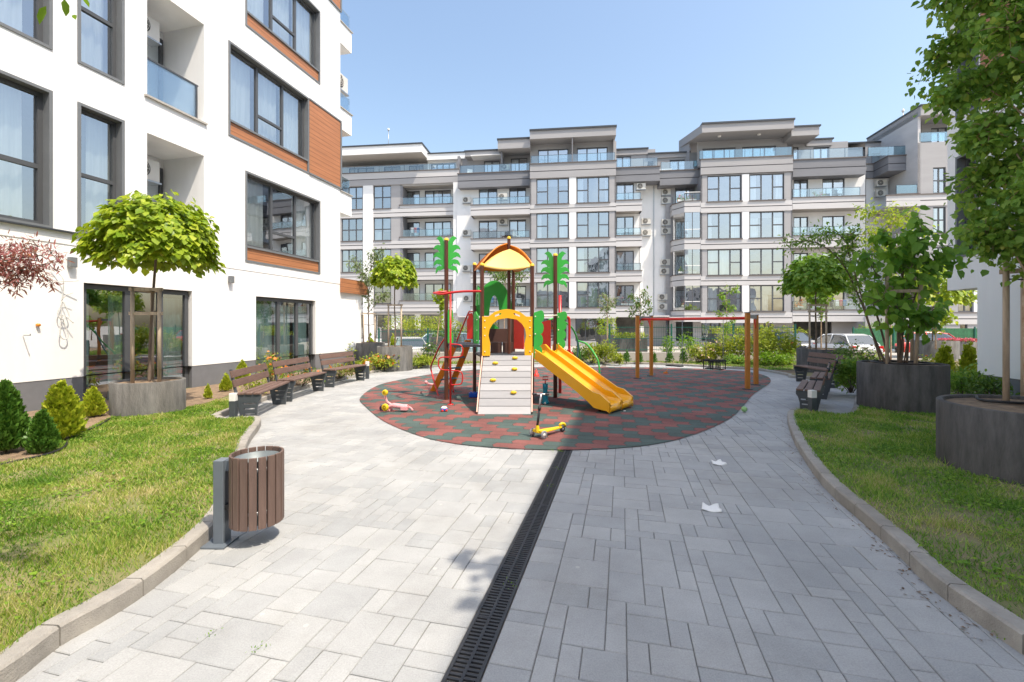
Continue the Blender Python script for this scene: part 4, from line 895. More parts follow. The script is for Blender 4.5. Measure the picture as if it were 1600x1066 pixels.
# ---- air conditioners on the far walls
def far_ac(f, px, py, ins, lab, s=.95):
    z = f.z(py, px, ins); u = f.u(px, ins); a = math.atan2(-.12, 1)
    p = Vector((0, f.c, 0))+Vector((u*math.cos(a)-ins*math.sin(a), u*math.sin(a)+ins*math.cos(a), 0)); aircon(lab, (p.x, p.y, z), a, s)
names = {}
for f, px, py, ins, lab in (
    (Bk, 730, 318, 1.3, 'air conditioner highest on the white wall left of the grey centre block'), (Bk, 730, 369, 1.3, 'second air conditioner from the top on the white wall left of the grey centre block'),
    (Bk, 730, 424, 1.3, 'third air conditioner from the top on the white wall left of the grey centre block'), (Bk, 731, 471, 1.3, 'lowest air conditioner on the white wall left of the grey centre block'),
    (Bk, 790, 267, .95, 'air conditioner behind glass on the top left terrace of the grey centre block'), (Bk, 786, 313, .6, 'air conditioner on the upper left balcony of the grey centre block, between two doors'), (Bk, 787, 352, 1.28, 'air conditioner hung between two balcony doors one floor below the upper left balcony'),
    (Bk, 1001, 284, 1.0, 'upper of the topmost pair of air conditioners on the right edge of the centre block'), (Bk, 1001, 297, 1.0, 'lower of the topmost pair of air conditioners on the right edge of the centre block'),
    (Bk, 1009, 351, 1.9, 'upper of the second pair of air conditioners right of the centre block balconies'), (Bk, 1009, 369, 1.9, 'lower of the second pair of air conditioners right of the centre block balconies'),
    (Bk, 1040, 306, 1.9, 'upper air conditioner of the top pair left of the flower balcony'), (Bk, 1040, 319, 1.9, 'lower air conditioner of the top pair left of the flower balcony'),
    (Bk, 1040, 353, 1.9, 'upper air conditioner of the second pair below the flower balcony'), (Bk, 1040, 366.5, 1.9, 'lower air conditioner of the second pair below the flower balcony'),
    (Bk, 1039, 415, 1.9, 'upper air conditioner of the third pair in the white recess, above the swings'), (Bk, 1038, 429, 1.9, 'lower air conditioner of the third pair in the white recess, above the swings'),
    (Bk, 1035, 469, 1.9, 'upper air conditioner of the lowest pair in the white recess, just above the swing beam'), (Bk, 1035, 484, 1.9, 'lower air conditioner of the lowest pair in the white recess, just above the swing beam'),
    (Ck, 1331, 463, 1.2, 'air conditioner low on the right wing, above the parked white car'),
    (Dk, 1374, 292, 2.95, 'upper air conditioner at the far right between the grey blocks'), (Dk, 1374, 308, 2.95, 'lower air conditioner at the far right between the grey blocks')):
    far_ac(f, px, py, ins, lab)

# balcony flowers and furniture
def flowers(name, label, f, p0, p1, z, y, leaf, petal, h=.35, n=160):
    u0, u1 = f.u(p0, y), f.u(p1, y); a = math.atan2(-.12, 1); r = empty(name, label, 'flower box', (0, 0, 0)); base = Vector((0, f.c, 0))
    def W(u, yy, zz): return (base.x+u*math.cos(a)-yy*math.sin(a), base.y+u*math.sin(a)+yy*math.cos(a), zz)
    r.location = W((u0+u1)/2, y, z); r.rotation_euler = (0, 0, a); w_ = (u1-u0)/2
    m = MB(); m.box(-w_, w_, -.1, .1, 0, .16, M['white']); m.build('trough', M['white'], r, bevel=.01)
    for nm, mt, k, hh in (('foliage', leaf, n, h), ('flowers', petal, n//2, h*1.15)):
        P = np.stack([RNG.uniform(-w_, w_, k), RNG.normal(0, .08, k), .12+hh*RNG.random(k)], 1); P[:, 2] *= .7+.3*np.sin(P[:, 0]*9); leaves(nm, L[mt], r, P, rdir(k), rdir(k)+[0,0,1], .11, 'oval')
flowers('flower_box', 'flower box of pink and red blooms on the corner balcony right of the air conditioners', Ck, 1058, 1088, 12.0, .35, 'lime2', 'pink', .45, 220)
flowers('flower_box', 'pink flowers behind the glass of the upper right wing balcony', Ck, 1271, 1292, 11.95, .35, 'deep', 'pink', .4)
flowers('flower_box', 'green plants on the enclosed corner balcony two floors above the swings', Ck, 1060, 1088, 5.9, .3, 'lime2', 'lime', .4)
flowers('flower_box', 'small red flowers at the right end of the lowest enclosed corner balcony', Ck, 1079, 1088, 2.8, .3, 'deep', 'orange', .25, 60)
flowers('flower_box', 'orange flowers on the lowest right wing balcony above the round green tree', Ck, 1242, 1254, 2.9, .35, 'orange', 'orange', .6, 120)
flowers('flower_box', 'pale blossoms on the lowest right balcony of the centre block', Bk, 970, 992, 3.2, .35, 'grey', 'pink', .6, 120)
m = MB(); m.tube([(0,0,0), (0,0,2.2)], .03, 6, M['metal']); m.ball((0,0,2.3), .12, 8, M['white'], 1)
o = m.build('antenna', M['metal']); o.location = (ax(607, 44), 44, 18.1); tag(o, 'thin white antenna on the white roof at the left', 'antenna', 'roof antennas')
o2 = o.copy(); col.objects.link(o2); o2.location = (ax(1411, 43), 43, 18.3); o2.scale = (1, 1, 1.5); o2['label'] = 'thin white antenna on the roof at the far right'

# things standing on the balconies across the yard
def far_at(f, px, y, z):
    u = f.u(px, y); a = math.atan2(-.12, 1); return (u*math.cos(a)-y*math.sin(a), f.c+u*math.sin(a)+y*math.cos(a), z)
def balcony_chair(lab, f, px, y, z, rz, mat):
    r = empty('balcony_chair', lab, 'chair', far_at(f, px, y, z), rz, 'chairs on the far balconies'); m = MB(); m.box(-.24, .24, -.24, .24, .40, .44, M[mat]); m.build('seat', M[mat], r)
    m = MB(); m.box(-.24, .24, .20, .24, .44, .9, M[mat]); m.build('backrest', M[mat], r)
    for sx_ in (-.21, .21):
        for sy_ in (-.21, .21): m = MB(); m.box(sx_-.02, sx_+.02, sy_-.02, sy_+.02, 0, .4, M[mat]); m.build('leg', M[mat], r)
def drying_rack(lab, f, px, y, z):
    r = empty('drying_rack', lab, 'drying rack', far_at(f, px, y, z), -.12); m = MB()
    for s_ in (-.5, .5): m.tube([(s_, -.25, 0), (s_, .2, 1.0)], .015, 5, M['white']); m.tube([(s_, .25, 0), (s_, -.2, 1.0)], .015, 5, M['white'])
    for q_ in (-.2, -.07, .07, .2): m.tube([(-.5, q_, 1.0), (.5, q_, 1.0)], .012, 5, M['white'])
    m.build('frame', M['white'], r)
    for i, (x, mt) in enumerate(((-.3, 'white'), (0, 'redp_cloth'), (.28, 'blue_cloth'))): m = MB(); m.add([(x-.13, -.2, 1.02), (x+.13, -.2, 1.02), (x+.12, -.21, .5), (x-.12, -.19, .52)], [(0,1,2,3)], M[mt]); m.build('cloth', M[mt], r, fix=False)
M['redp_cloth'] = pmat('pink_cloth', (.55, .2, .22), .9); M['blue_cloth'] = pmat('blue_cloth', (.12, .25, .45), .9)
balcony_chair('white chair on the second balcony up at the left of the centre block', Bk, 806, .5, 9.0, .5, 'white'); balcony_chair('dark chair on the second balcony up at the left of the centre block', Bk, 790, .5, 9.0, -.6, 'coping')
balcony_chair('white chair on the top left terrace of the centre block', Bk, 735, 1.2, 15.0, .3, 'white'); balcony_chair('white chair on the lowest left balcony of the centre block', Bk, 812, .5, 3.0, .3, 'white')
balcony_chair('dark chair on the terrace between the centre and the right block', Bk, 1016, 1.3, 15.1, -.4, 'coping'); balcony_chair('blue-grey chair on the upper balcony of the right wing', Ck, 1308, .5, 11.8, .2, 'binm')
drying_rack('drying rack with clothes on the lowest balcony of the right wing', Ck, 1312, .55, 2.55); drying_rack('drying rack with clothes on the lowest balcony at the left of the centre block', Bk, 765, .6, 3.0); drying_rack('drying rack with clothes on the third balcony of the white roofed block', A, 650, .6, 9.75)
# ------------------------------------------------------------------ playground
M['post'] = pmat('brown_painted_post', (.10, .035, .022), .35, .12, 3)
M['yel'] = pmat('yellow_play_panel', (.88, .45, .012), .38, .04, 3, dirt=.3); M['roofy'] = pmat('cream_yellow_roof_panel', (.85, .56, .17), .42, .04, 3, dirt=.3)
M['ora'] = pmat('orange_play_panel', (.80, .235, .012), .38, .05, 3, dirt=.3); M['slide'] = pmat('yellow_orange_slide_plastic', (.88, .43, .01), .28, .05, 2, coat=.25, dirt=.25)
M['grn'] = pmat('green_play_panel', (.045, .42, .06), .38, .05, 3, dirt=.3); M['redp'] = pmat('red_play_panel', (.80, .045, .03), .38, .05, 3, dirt=.3)
M['redm'] = pmat('red_painted_tube', (.55, .02, .018), .3, .06, 4); M['ram'] = pmat('grey_ramp_boards', (.30, .30, .315), .6, .06, 2, dirt=.3, stretch=(1, 6, 6)); M['ram2'] = pmat('lighter_grey_ramp_boards', (.37, .37, .385), .6, .06, 2, dirt=.3, stretch=(1, 6, 6))
M['deck'] = pmat('dark_play_deck', (.07, .075, .085), .6, .1, 8); M['brown'] = pmat('dark_brown_play_panel', (.085, .04, .032), .5, .1, 3)
M['yc'] = pmat('yellow_cap', (.8, .55, .04), .4); M['hold'] = pmat('yellow_climbing_hold', (.8, .52, .02), .5, .1, 20); M['rung'] = pmat('blue_grey_rung', (.09, .22, .27), .4)
M['edge'] = pmat('pale_board_edge', (.75, .68, .6), .6); M['swp'] = pmat('orange_swing_post', (.52, .20, .035), .45, .12, 4, stretch=(4, 4, .5)); M['trim'] = pmat('pale_pink_ramp_edge', (.7, .45, .36), .5)
M['gtube'] = pmat('green_painted_tube', (.06, .42, .07), .35)
pg = empty('playground_tower', 'colourful climbing frame with yellow roof, grey climbing ramp, orange slide and green palm panels', 'climbing frame', (0, 9.2, 0))
OX, OY = 0.0, 9.2
def W3(p): return (p[0]-OX, p[1]-OY, p[2])
PA, PB, PC, PD, PM = (-.80, 9.72), (-.565, 8.58), (.384, 8.67), (.03, 9.95), (-.062, 9.2)
PL_, PR_ = (-1.31, 9.08), (.89, 9.35)
zd, z2 = .92, 1.12
def post(p, z0, z1, r=.034, cap='yc'):
    m = MB(); m.lathe([(r, z0), (r, z1)], 14, (p[0]-OX, p[1]-OY, 0), M['post']); o = m.build('post', M['post'], pg)
    m = MB(); m.lathe([(r*1.12, z1), (r*1.12, z1+.03), (r*.7, z1+.05), (.001, z1+.055)], 14, (p[0]-OX, p[1]-OY, 0), M[cap]); m.build('post_cap', M[cap], o)
for p, z1 in ((PA, 2.78), (PB, 2.62), (PC, 2.62), (PD, 2.75), (PL_, az(376, 9.08)), (PR_, az(400, 9.35))): post(p, 0, z1, .042 if p in (PL_, PR_) else .038)
post(PM, zd, 3.24, .034)
def vpanel(name, a, b, loops, mat, t=.022, off=0.0):
    """flat board standing between ground points a and b; loops in (metres along, z)"""
    A = Vector((a[0], a[1], 0)); d = Vector((b[0]-a[0], b[1]-a[1], 0)).normalized(); n = Vector((d.y, -d.x, 0)); m = MB()
    m.plate(loops, lambda u, z, w_: W3(A+d*u+n*(w_+off)+Vector((0,0,z))), t, M[mat]); return m.build(name, M[mat], pg, bevel=.003)
def bolts(o, a, b, pts, off):
    A = Vector((a[0], a[1], 0)); d = Vector((b[0]-a[0], b[1]-a[1], 0)).normalized(); n = Vector((d.y, -d.x, 0)); m = MB()
    for u, z in pts: q = W3(A+d*u+n*off+Vector((0,0,z))); m.ball(q, .013, 8, M['edge'])
    m.build('bolt', M['edge'], o)
# arch panel in front
wA = math.dist(PB, PC); hw = wA/2
outer = [(.0, zd+.0), (.15, zd), (.15, 1.2)]
inn = [(.15, zd), (.155, 1.15), (.12, 1.3), (.14, 1.42), (.20, 1.52), (.30, 1.60), (hw, 1.63)]
inner = inn+[(wA-x, z) for x, z in inn[::-1][1:]]
outr = [(wA, zd), (wA, 1.66), (wA-.12, 1.66), (wA-.24, 1.75), (wA-.36, 1.785), (hw, 1.80), (.36, 1.785), (.24, 1.75), (.12, 1.66), (0, 1.66), (0, zd)]
slots = [[(.24, 1.655), (.36, 1.70), (.36, 1.73), (.24, 1.685)], [(wA-.24, 1.655), (wA-.24, 1.685), (wA-.36, 1.73), (wA-.36, 1.70)]]
o = vpanel('arch_panel', PB, PC, [inner+outr]+slots, 'yel', off=.03); bolts(o, PB, PC, [(x, z) for x in (.05, wA-.05) for z in (1.0, 1.3, 1.45, 1.58)], .055)
# roof: three curved boards rising to the mast
def roofpanel(a, b, za, zt, apex, mat, sag=.06, bul=.055, steps=14):
    A, B_, P = Vector((*a, za)), Vector((*b, za)), Vector((*apex, zt)); out = (((A+B_)/2)-P); out.z = 0; out.normalize(); v = []; f = []; n = steps
    for i in range(n+1):
        t = i/n; l = A.lerp(P, t); r = B_.lerp(P, t); mid = (l+r)/2; k = math.sin(math.pi*t)*bul; ww = 1+k*.9
        l2 = mid+(l-mid)*ww; r2 = mid+(r-mid)*ww
        for j in range(n+1):
            s_ = j/n; p = l2.lerp(r2, s_)+Vector((0,0,k*.9))-Vector((0,0,sag*math.sin(math.pi*s_)*(1-t))); v.append(W3(p+out*.02))
    for i in range(n):
        for j in range(n): a0 = i*(n+1)+j; f.append((a0, a0+1, a0+n+2, a0+n+1))
    m = MB(); m.add(v, f, M[mat], True); o = m.build('roof_panel', M[mat], pg); so_ = o.modifiers.new('thickness', 'SOLIDIFY'); so_.thickness = .022; return o
roofpanel(PB, PC, 2.61, 3.02, (PM[0]+.02, PM[1]-.08), 'roofy'); roofpanel(PA, PB, 2.66, 3.16, PM, 'ora', .02, .10); roofpanel(PC, PD, 2.66, 3.12, PM, 'ora', .04, .09); roofpanel(PD, PA, 2.7, 3.14, PM, 'ora', .04, .09)
# decks
def deck(P, z, t=.04):
    m = MB(); n = len(P); m.add([W3((x, y, zz)) for zz in (z-t, z) for x, y in P], [tuple(range(n))[::-1], tuple(range(n, 2*n))]+[(k, (k+1) % n, (k+1) % n+n, k+n) for k in range(n)], M['deck']); m.build('platform', M['deck'], pg)
deck([PB, PC, PR_, (.55, 9.95), PD, PA], zd); deck([PL_, (PB[0]-.03, PB[1]), (PA[0], PA[1]), (-1.0, 10.25), (-1.3, 9.9)], z2)
# ramp with boards and holds
r0, r1 = (-.567, 7.60), (.312, 7.60); t0, t1 = (-.535, 8.60), (.365, 8.64)
rv = lambda s_, u: Vector((r0[0]+(t0[0]-r0[0])*s_+((r1[0]-r0[0])+(t1[0]-t0[0]-r1[0]+r0[0])*s_)*u, r0[1]+(t0[1]-r0[1])*s_, .0+zd*s_+.0*s_+.045*math.sin(math.pi*s_)))
rp = None; nb = 9
m = MB()
for i in range(nb):
    a, b = i/nb+.004, (i+1)/nb-.004; q = [rv(a, 0), rv(a, 1), rv(b, 1), rv(b, 0)]; nrm = (q[1]-q[0]).cross(q[3]-q[0]).normalized(); mt = M['ram'] if i % 3 else M['ram2']
    m.add([W3(p+nrm*.012) for p in q]+[W3(p-nrm*.02) for p in q], [(0,1,2,3), (7,6,5,4), (0,4,5,1), (1,5,6,2), (2,6,7,3), (3,7,4,0)], mt)
ramp = m.build('ramp', M['ram'], pg)
m = MB()
for s_, u in ((.93, .66), (.82, .26), (.70, .66), (.50, .24), (.30, .66)):
    c_ = rv(s_, u); m.ball(W3(c_+Vector((0,-.02,.02))), .055, 12, M['hold'], .55, 1, .7)
m.build('climbing_hold', M['hold'], ramp)
for u, e_ in ((-.012, -1), (1.012, 1)):
    m = MB(); pts = [rv(k/12, u) for k in range(13)]
    for k in range(12):
        a, b = pts[k], pts[k+1]; wv = .018+.018*abs(math.sin(k*1.3)) if e_ > 0 else .02
        m.add([W3(a+Vector((0,0,-.07))), W3(b+Vector((0,0,-.07))), W3(b+Vector((0,0,.05))), W3(a+Vector((0,0,.05))), W3(a+Vector((e_*.02,0,-.07))), W3(b+Vector((e_*.02,0,-.07))), W3(b+Vector((e_*.02,0,.05))), W3(a+Vector((e_*.02,0,.05)))], [(0,1,2,3), (7,6,5,4), (3,2,6,7), (0,4,5,1)], M['trim'])
    m.build('ramp_edge', M['trim'], ramp)
# green wavy boards at the slide
def wavy(a, b, n, wd, z0, z1, mat='grn', side=1):
    H_ = (z1-z0)/n; loop = [(0, z0), (0, z1-H_*.2)]
    for k in range(n):
        zc = z1-H_*(k+.5); 
        for j in range(7): an = math.pi/2-math.pi*j/6; loop.append((wd-.05-.012*k+.06*math.cos(an)*1.0, zc+H_*.5*math.sin(an)))
    loop.append((.0, z0)); loop = [loop[0]]+loop[1:-1]; o = vpanel('wavy_panel', a, b, [loop], mat, off=.02); bolts(o, a, b, [(.03, z0+.1), (.03, (z0+z1)/2), (.03, z1-.12)], .045); return o
wavy((PC[0]+.03, PC[1]-.03), (PC[0]+.35, PC[1]-.05), 4, .19, .88, 1.78); wavy((PR_[0]+.03, PR_[1]-.02), (PR_[0]+.33, PR_[1]-.04), 4, .20, 1.02, 1.78)
m = MB(); m.tube([W3((PC[0]+.05, PC[1]-.0, 1.66)), W3((PR_[0]+.05, PR_[1]-.03, 1.70))], .014, 8, M['edge']); m.build('hand_bar', M['edge'], pg)
# other boards
vpanel('red_panel', (PD[0]-.0, PD[1]), (.33, 9.75), [[(0, .98), (.0, 1.66), (.05, 1.7), (.22, 1.62), (.28, 1.45), (.28, .98)]], 'redp')
vpanel('red_panel', (.50, 9.62), (.82, 9.48), [[(0, .98), (0, 1.62), (.12, 1.55), (.28, 1.60), (.34, 1.6), (.34, .98)]], 'redp')
vpanel('back_panel', (-.50, 9.88), (-.1, 9.94), [[(0, 1.13), (0, 1.42), (.40, 1.42), (.40, 1.13)]], 'brown')
for a, b in (((-.44, 9.3), (-.2, 9.33)), ((-.19, 9.33), (.02, 9.36))): vpanel('back_panel', a, b, [[(0, .93), (0, 1.15), (math.dist(a, b)-.01, 1.15), (math.dist(a, b)-.01, .93)]], 'brown')
def archboard(a, b, z0, z1, r_in, mat='grn'):
    w_ = math.dist(a, b); L1 = [(w_/2-w_/2*math.cos(math.pi*k/14), z0+(z1-z0)*math.sin(math.pi*k/14)) for k in range(15)]
    L2 = [(w_/2-(w_/2-r_in)*math.cos(math.pi*k/14), z0+(z1-z0-r_in*1.1)*math.sin(math.pi*k/14)) for k in range(15)][::-1]; return vpanel('tunnel_arch', a, b, [L1+L2], mat)
archboard((-.80, 10.0), (.02, 10.05), 1.70, 2.48, .30); archboard((-.74, 9.5), (-.62, 8.9), 1.9, 2.3, .16)
vpanel('green_panel', (-.5, 10.1), (.0, 10.15), [[(0, 1.2), (0, 1.56), (.12, 1.5), (.42, 1.25), (.42, 1.2)]], 'grn')
gpn = [(0, 1.14), (0, 1.70), (.04, 1.76), (.1, 1.76), (.15, 1.70), (.19, 1.68), (.19, 1.14)]
o = vpanel('green_panel', (-.71, 8.95), (-.55, 8.68), [gpn, [(.08, 1.22), (.10, 1.22), (.10, 1.36), (.08, 1.36)], [(.08, 1.48), (.10, 1.48), (.10, 1.62), (.08, 1.62)]], 'grn', off=.03); bolts(o, (-.71, 8.95), (-.55, 8.68), [(.16, 1.2), (.16, 1.4), (.16, 1.6)], .055)
o = vpanel('green_panel', (PL_[0]+.03, PL_[1]-.02), (PL_[0]+.2, PL_[1]-.0), [[(0, 1.14), (0, 1.78), (.04, 1.83), (.09, 1.8), (.11, 1.7), (.08, 1.55), (.08, 1.4), (.11, 1.28), (.11, 1.14)]], 'grn', off=.03); bolts(o, PL_, (PL_[0]+.2, PL_[1]), [(.06, 1.22), (.06, 1.48), (.07, 1.72)], .055)
vpanel('red_panel', (PA[0]-.16, PA[1]+.05), PA, [[(0, 1.2), (0, 1.62), (.03, 1.64), (.03, 1.74), (.12, 1.76), (.14, 1.64), (.14, 1.2)]], 'redp')
# palm boards
def palm(p, zc, hh, ww):
    for sd in (-1, 1):
        L1 = [(0, zc+.30*hh)]
        for k in range(5):
            zr = zc+hh*(.30-.19*k); up = hh*(.20, .11, .05, .0, -.03)[k]; wk = ww*(.74, .98, 1.0, .96, .80)[k]; dr = hh*(.02, .10, .13, .15, .20)[k]; th = hh*.07
            L1 += [(wk*.30, zr+up*.8+th*.6), (wk*.58, zr+up+th), (wk*.82, zr+up+th*.5), (wk*.96, zr+up-dr*.45), (wk*.97, zr+up-dr), (wk*.86, zr+up-dr*.75), (wk*.70, zr+up-th*1.1), (wk*.55, zr+up*.75-th*1.5)]
            if k < 4: L1.append((wk*.50, zr-hh*.07))
        L1.append((0, zc-.50*hh)); A = Vector((p[0], p[1], 0)); d = Vector((sd*.93, .30 if sd < 0 else .22, 0)).normalized(); n = Vector((d.y*sd, -d.x*sd, 0)); m = MB()
        m.plate([L1], lambda u, z, w_: W3(A+d*(abs(u)+.02)+n*w_+Vector((0,0,z))), .02, M['grn']); m.build('palm_leaf', M['grn'], pg, bevel=.003)
palm(PL_, az(395, 9.05), .60, .27); palm(PR_, az(418, 9.3), .60, .29)
# slide (double chute)
def chute():
    top, bot = Vector((.66, 8.99, 0)), Vector((1.83, 7.98, 0)); d = (bot-top).normalized(); n = Vector((-d.y, d.x, 0)); Ls = (bot-top).length
    prof = [(-.12, zd+.02), (.0, zd+.02), (.12, zd-.04), (Ls*.80, .25), (Ls*.88, .19), (Ls*.96, .17), (Ls+.06, .16), (Ls+.10, .13)]
    prof = smooth(prof, 4); w_ = .425; xs = [-w_, 0, w_]
    m = MB(); pan = lambda u, b, z: W3(top+d*u+n*b+Vector((0,0,z)))
    for b0, b1 in ((-w_, 0), (0, w_)):
        v = []; S_ = [(b0+.02, .06), (b0+.05, .015), (b0+.1, 0), (b1-.1, 0), (b1-.05, .015), (b1-.02, .06)]
        for u, z in prof: v += [pan(u, b, z+dz) for b, dz in S_]
        m.add(v, [(i*6+j, i*6+j+1, i*6+j+7, i*6+j+6) for i in range(len(prof)-1) for j in range(5)], M['slide'], True)
    bd = m.build('slide_chute', M['slide'], pg, fix=False)
    for b in xs:
        m = MB(); L1 = []; L2 = []
        for u, z in prof:
            k = min(1, max(0, (u+.1)/.25)); hh = .16*k*(1 if u < Ls*.95 else max(.45, 1-(u-Ls*.95)/.25)); 
            if u < .05: hh = .17
            L1.append((u, z+max(.03, hh))); L2.append((u, z-.05-.05*max(0, min(1, (u-Ls*.75)/.2))))
        L1[0] = (L1[0][0], L1[0][1]-.03)
        m.plate([L1+L2[::-1]], lambda u, z, t_: pan(u, b+t_-.022, z), .044, M['slide']); m.build('slide_rail', M['slide'], bd, bevel=.015)
    for b0, b1 in ((-w_+.02, -.02), (.02, w_-.02)):
        m = MB(); m.tube([pan(Ls+.075, b0, .085), pan(Ls+.075, b1, .085)], .052, 14, M['slide']); m.build('slide_lip', M['slide'], bd)
    m = MB()
    for b in (-.3, .3): m.tube([pan(Ls*.9, b, .0), pan(Ls*.9, b, .18)], .03, 8, M['post'])
    m.build('slide_foot', M['post'], bd)
chute()
# ladder to the left deck
m = MB()
def strg(a, b):
    A, B_ = Vector(a), Vector(b); P = smooth([tuple(A), tuple(A.lerp(B_, .15)+Vector((.04,0,.02))), tuple(A.lerp(B_, .5)+Vector((.03,0,0))), tuple(B_)], 5); m = MB(); h_ = .075
    m.add([W3(Vector(p)+Vector((s1*h_, s2*.016, 0))) for p in P for s1, s2 in ((-1,-1),(1,-1),(1,1),(-1,1))], [(i*4+j, i*4+(j+1) % 4, i*4+4+(j+1) % 4, i*4+4+j) for i in range(len(P)-1) for j in range(4)]+[(0,1,2,3), tuple(len(P)*4-4+k for k in (3,2,1,0))], M['ora']); return m.build('ladder_side', M['ora'], pg, bevel=.01)
s1a, s1b = (-1.27, 9.90, 1.10), (-1.76, 10.15, .02); s2a, s2b = (-1.0, 10.28, 1.16), (-1.44, 10.5, .02)
strg(s1a, s1b); lad = strg(s2a, s2b)
m = MB()
for t in (.1, .32, .54, .76): a, b = Vector(s1a).lerp(Vector(s1b), t)+Vector((.03,0,0)), Vector(s2a).lerp(Vector(s2b), t)+Vector((.03,0,0)); d = (b-a).normalized(); m.obox(W3((a+b)/2), (d.x, d.y, 0), (b-a).length/2, .055, .014, M['rung'])
m.build('rung', M['rung'], lad)
def rod(name, P, r=.017, mat='redm', sm=6): m = MB(); m.tube([W3(p) for p in (smooth(P, sm) if sm else P)], r, 8, M[mat]); return m.build(name, M[mat], pg)
def at(px, py, Y): return (ax(px, Y), Y, az(py, Y))
rod('handrail', [(PL_[0], PL_[1]+.02, 1.28), at(687, 541, 9.5), at(678, 561, 9.8), at(673.5, 573, 10.0), at(675, 584, 10.05), at(685, 619.5, 9.62)])
rod('handrail', [at(740, 487, 9.75), at(735, 487.5, 9.85), at(731, 491, 9.95), at(714, 533, 10.2), at(702, 570, 10.35), (ax(709, 10.05), 10.05, .01)])
# snaking climbing pole and overhead bar
YP = 8.51; rod('climbing_pole', [(-1.151, YP, 0), (-1.151, YP, 2.08)], .019, sm=0)
LP = [(704, 538), (715, 538.5), (721.5, 541), (723, 550), (720, 557), (704, 558.5), (690, 558.5), (685.5, 563), (685.5, 572), (690, 577.5), (704, 579), (716, 580), (722, 584), (722.5, 594), (719, 600.5), (704, 601.5)]
rod('climbing_loop', [at(px, py, YP-.0) for px, py in LP], .012, sm=4)
rod('overhead_bar', [at(677.5, 458, 8.72), at(690, 459.8, 8.5), at(704, 457.5, YP), at(725, 455.5, 8.53), at(752, 455.2, 8.56)], .022)
rod('overhead_bar', [at(677.5, 458, 8.72), at(684, 457, 8.95), at(699, 455.5, 9.06)], .02)
m = MB(); m.lathe([(.06, 0), (.06, .012), (.02, .02)], 12, W3((-1.151, YP, .01)), M['redm']); m.build('base_plate', M['redm'], pg)
# things behind: red posts, green climbing arcs
rod('red_post', [(1.05, 9.95, 0), (1.05, 9.95, 2.15)], .034, sm=0); rod('red_post', [(-.0, 10.3, 0), (-.0, 10.3, 2.0)], .03, 'post', 0)
rod('hand_hoop', [at(881, 499, 10.3), at(886, 496, 10.2), at(889.5, 502, 10.2), at(889.5, 545, 10.2), at(893, 552, 10.2), at(894, 556, 10.2), at(890, 559, 10.2), at(886.5, 554, 10.2), at(889, 546, 10.2)], .03)
rod('climbing_arc', [at(857, 500, 11.0), at(870, 498, 11.2), at(885, 505, 11.5), at(897, 518, 11.8), at(905, 545, 12.2), (ax(908.5, 13.0), 13.0, 0)], .022, 'gtube')
rod('climbing_arc', [at(903, 533, 11.6), at(917, 538, 11.5), at(930, 555, 11.2), at(936, 572, 11.1), (ax(937, 11.0), 11.0, 0)], .022, 'gtube')
rod('climbing_arc', [at(899, 520, 11.9), at(903, 545, 12.1), at(900, 570, 12.3), (ax(899, 12.6), 12.6, 0)], .02, 'rung')

# ------------------------------------------------------------------ swings
sw = empty('swing_set', 'swing frame with four orange posts and a red top beam on the rubber surface', 'swing', (4.75, 11.9, 0)); SX, SY = 4.75, 11.9
SP = [(3.5, 12.7, 1.76), (4.07, 13.3, 1.76), (5.46, 10.55, 1.78), (6.08, 11.34, 1.74)]
for x, y, z in SP:
    m = MB(); m.box(x-SX-.045, x-SX+.045, y-SY-.045, y-SY+.045, 0, z, M['swp']); o = m.build('post', M['swp'], sw, bevel=.006)
    m = MB(); m.box(x-SX-.05, x-SX+.05, y-SY-.05, y-SY+.05, z, z+.02, M['frame2']); m.build('post_cap', M['frame2'], o)
    m = MB(); m.lathe([(.13, .0), (.12, .018), (.05, .02)], 14, (x-SX, y-SY, .01), M['black']); m.build('base_collar', M['black'], o)
for i in (0, 2):
    a, b = Vector(SP[i]), Vector(SP[i+1]); m = MB(); c_ = (a+b)/2-Vector((SX, SY, .06)); d = b-a; m.obox(c_, (d.x, d.y, 0), d.length/2-.05, .03, .045, M['frame2']); m.build('cross_bar', M['frame2'], sw)
    m = MB(); dd = Vector((d.x, d.y, 0)).normalized()
    for q, s_ in ((a, 1), (b, -1)):
        P = [Vector((q.x-SX, q.y-SY, q.z-.10))+dd*s_*.05, Vector((q.x-SX, q.y-SY, q.z-.10))+dd*s_*.22, Vector((q.x-SX, q.y-SY, q.z-.34))+dd*s_*.05]; nn_ = Vector((dd.y, -dd.x, 0))*.01
        m.add([p-nn_ for p in P]+[p+nn_ for p in P], [(0,1,2), (5,4,3), (0,3,4,1), (1,4,5,2), (2,5,3,0)], M['redp'])
    m.build('gusset', M['redp'], sw)
ba = (Vector(SP[0])*.75+Vector(SP[1])*.25); bb = Vector(SP[2])*.8+Vector(SP[3])*.2; zb = 1.66
m = MB(); m.tube([(ba.x-SX, ba.y-SY, zb), (bb.x-SX, bb.y-SY, zb)], .036, 12, M['redp']); m.build('beam', M['redp'], sw)
BD = Vector((bb.x-ba.x, bb.y-ba.y, 0))
def on_beam(px):
    t = (px-CX)/F; k = (t*ba.y-ba.x)/(BD.x-t*BD.y); return ba.x+BD.x*k, ba.y+BD.y*k
BN = BD.normalized(); BQ = Vector((BN.y, -BN.x, 0))
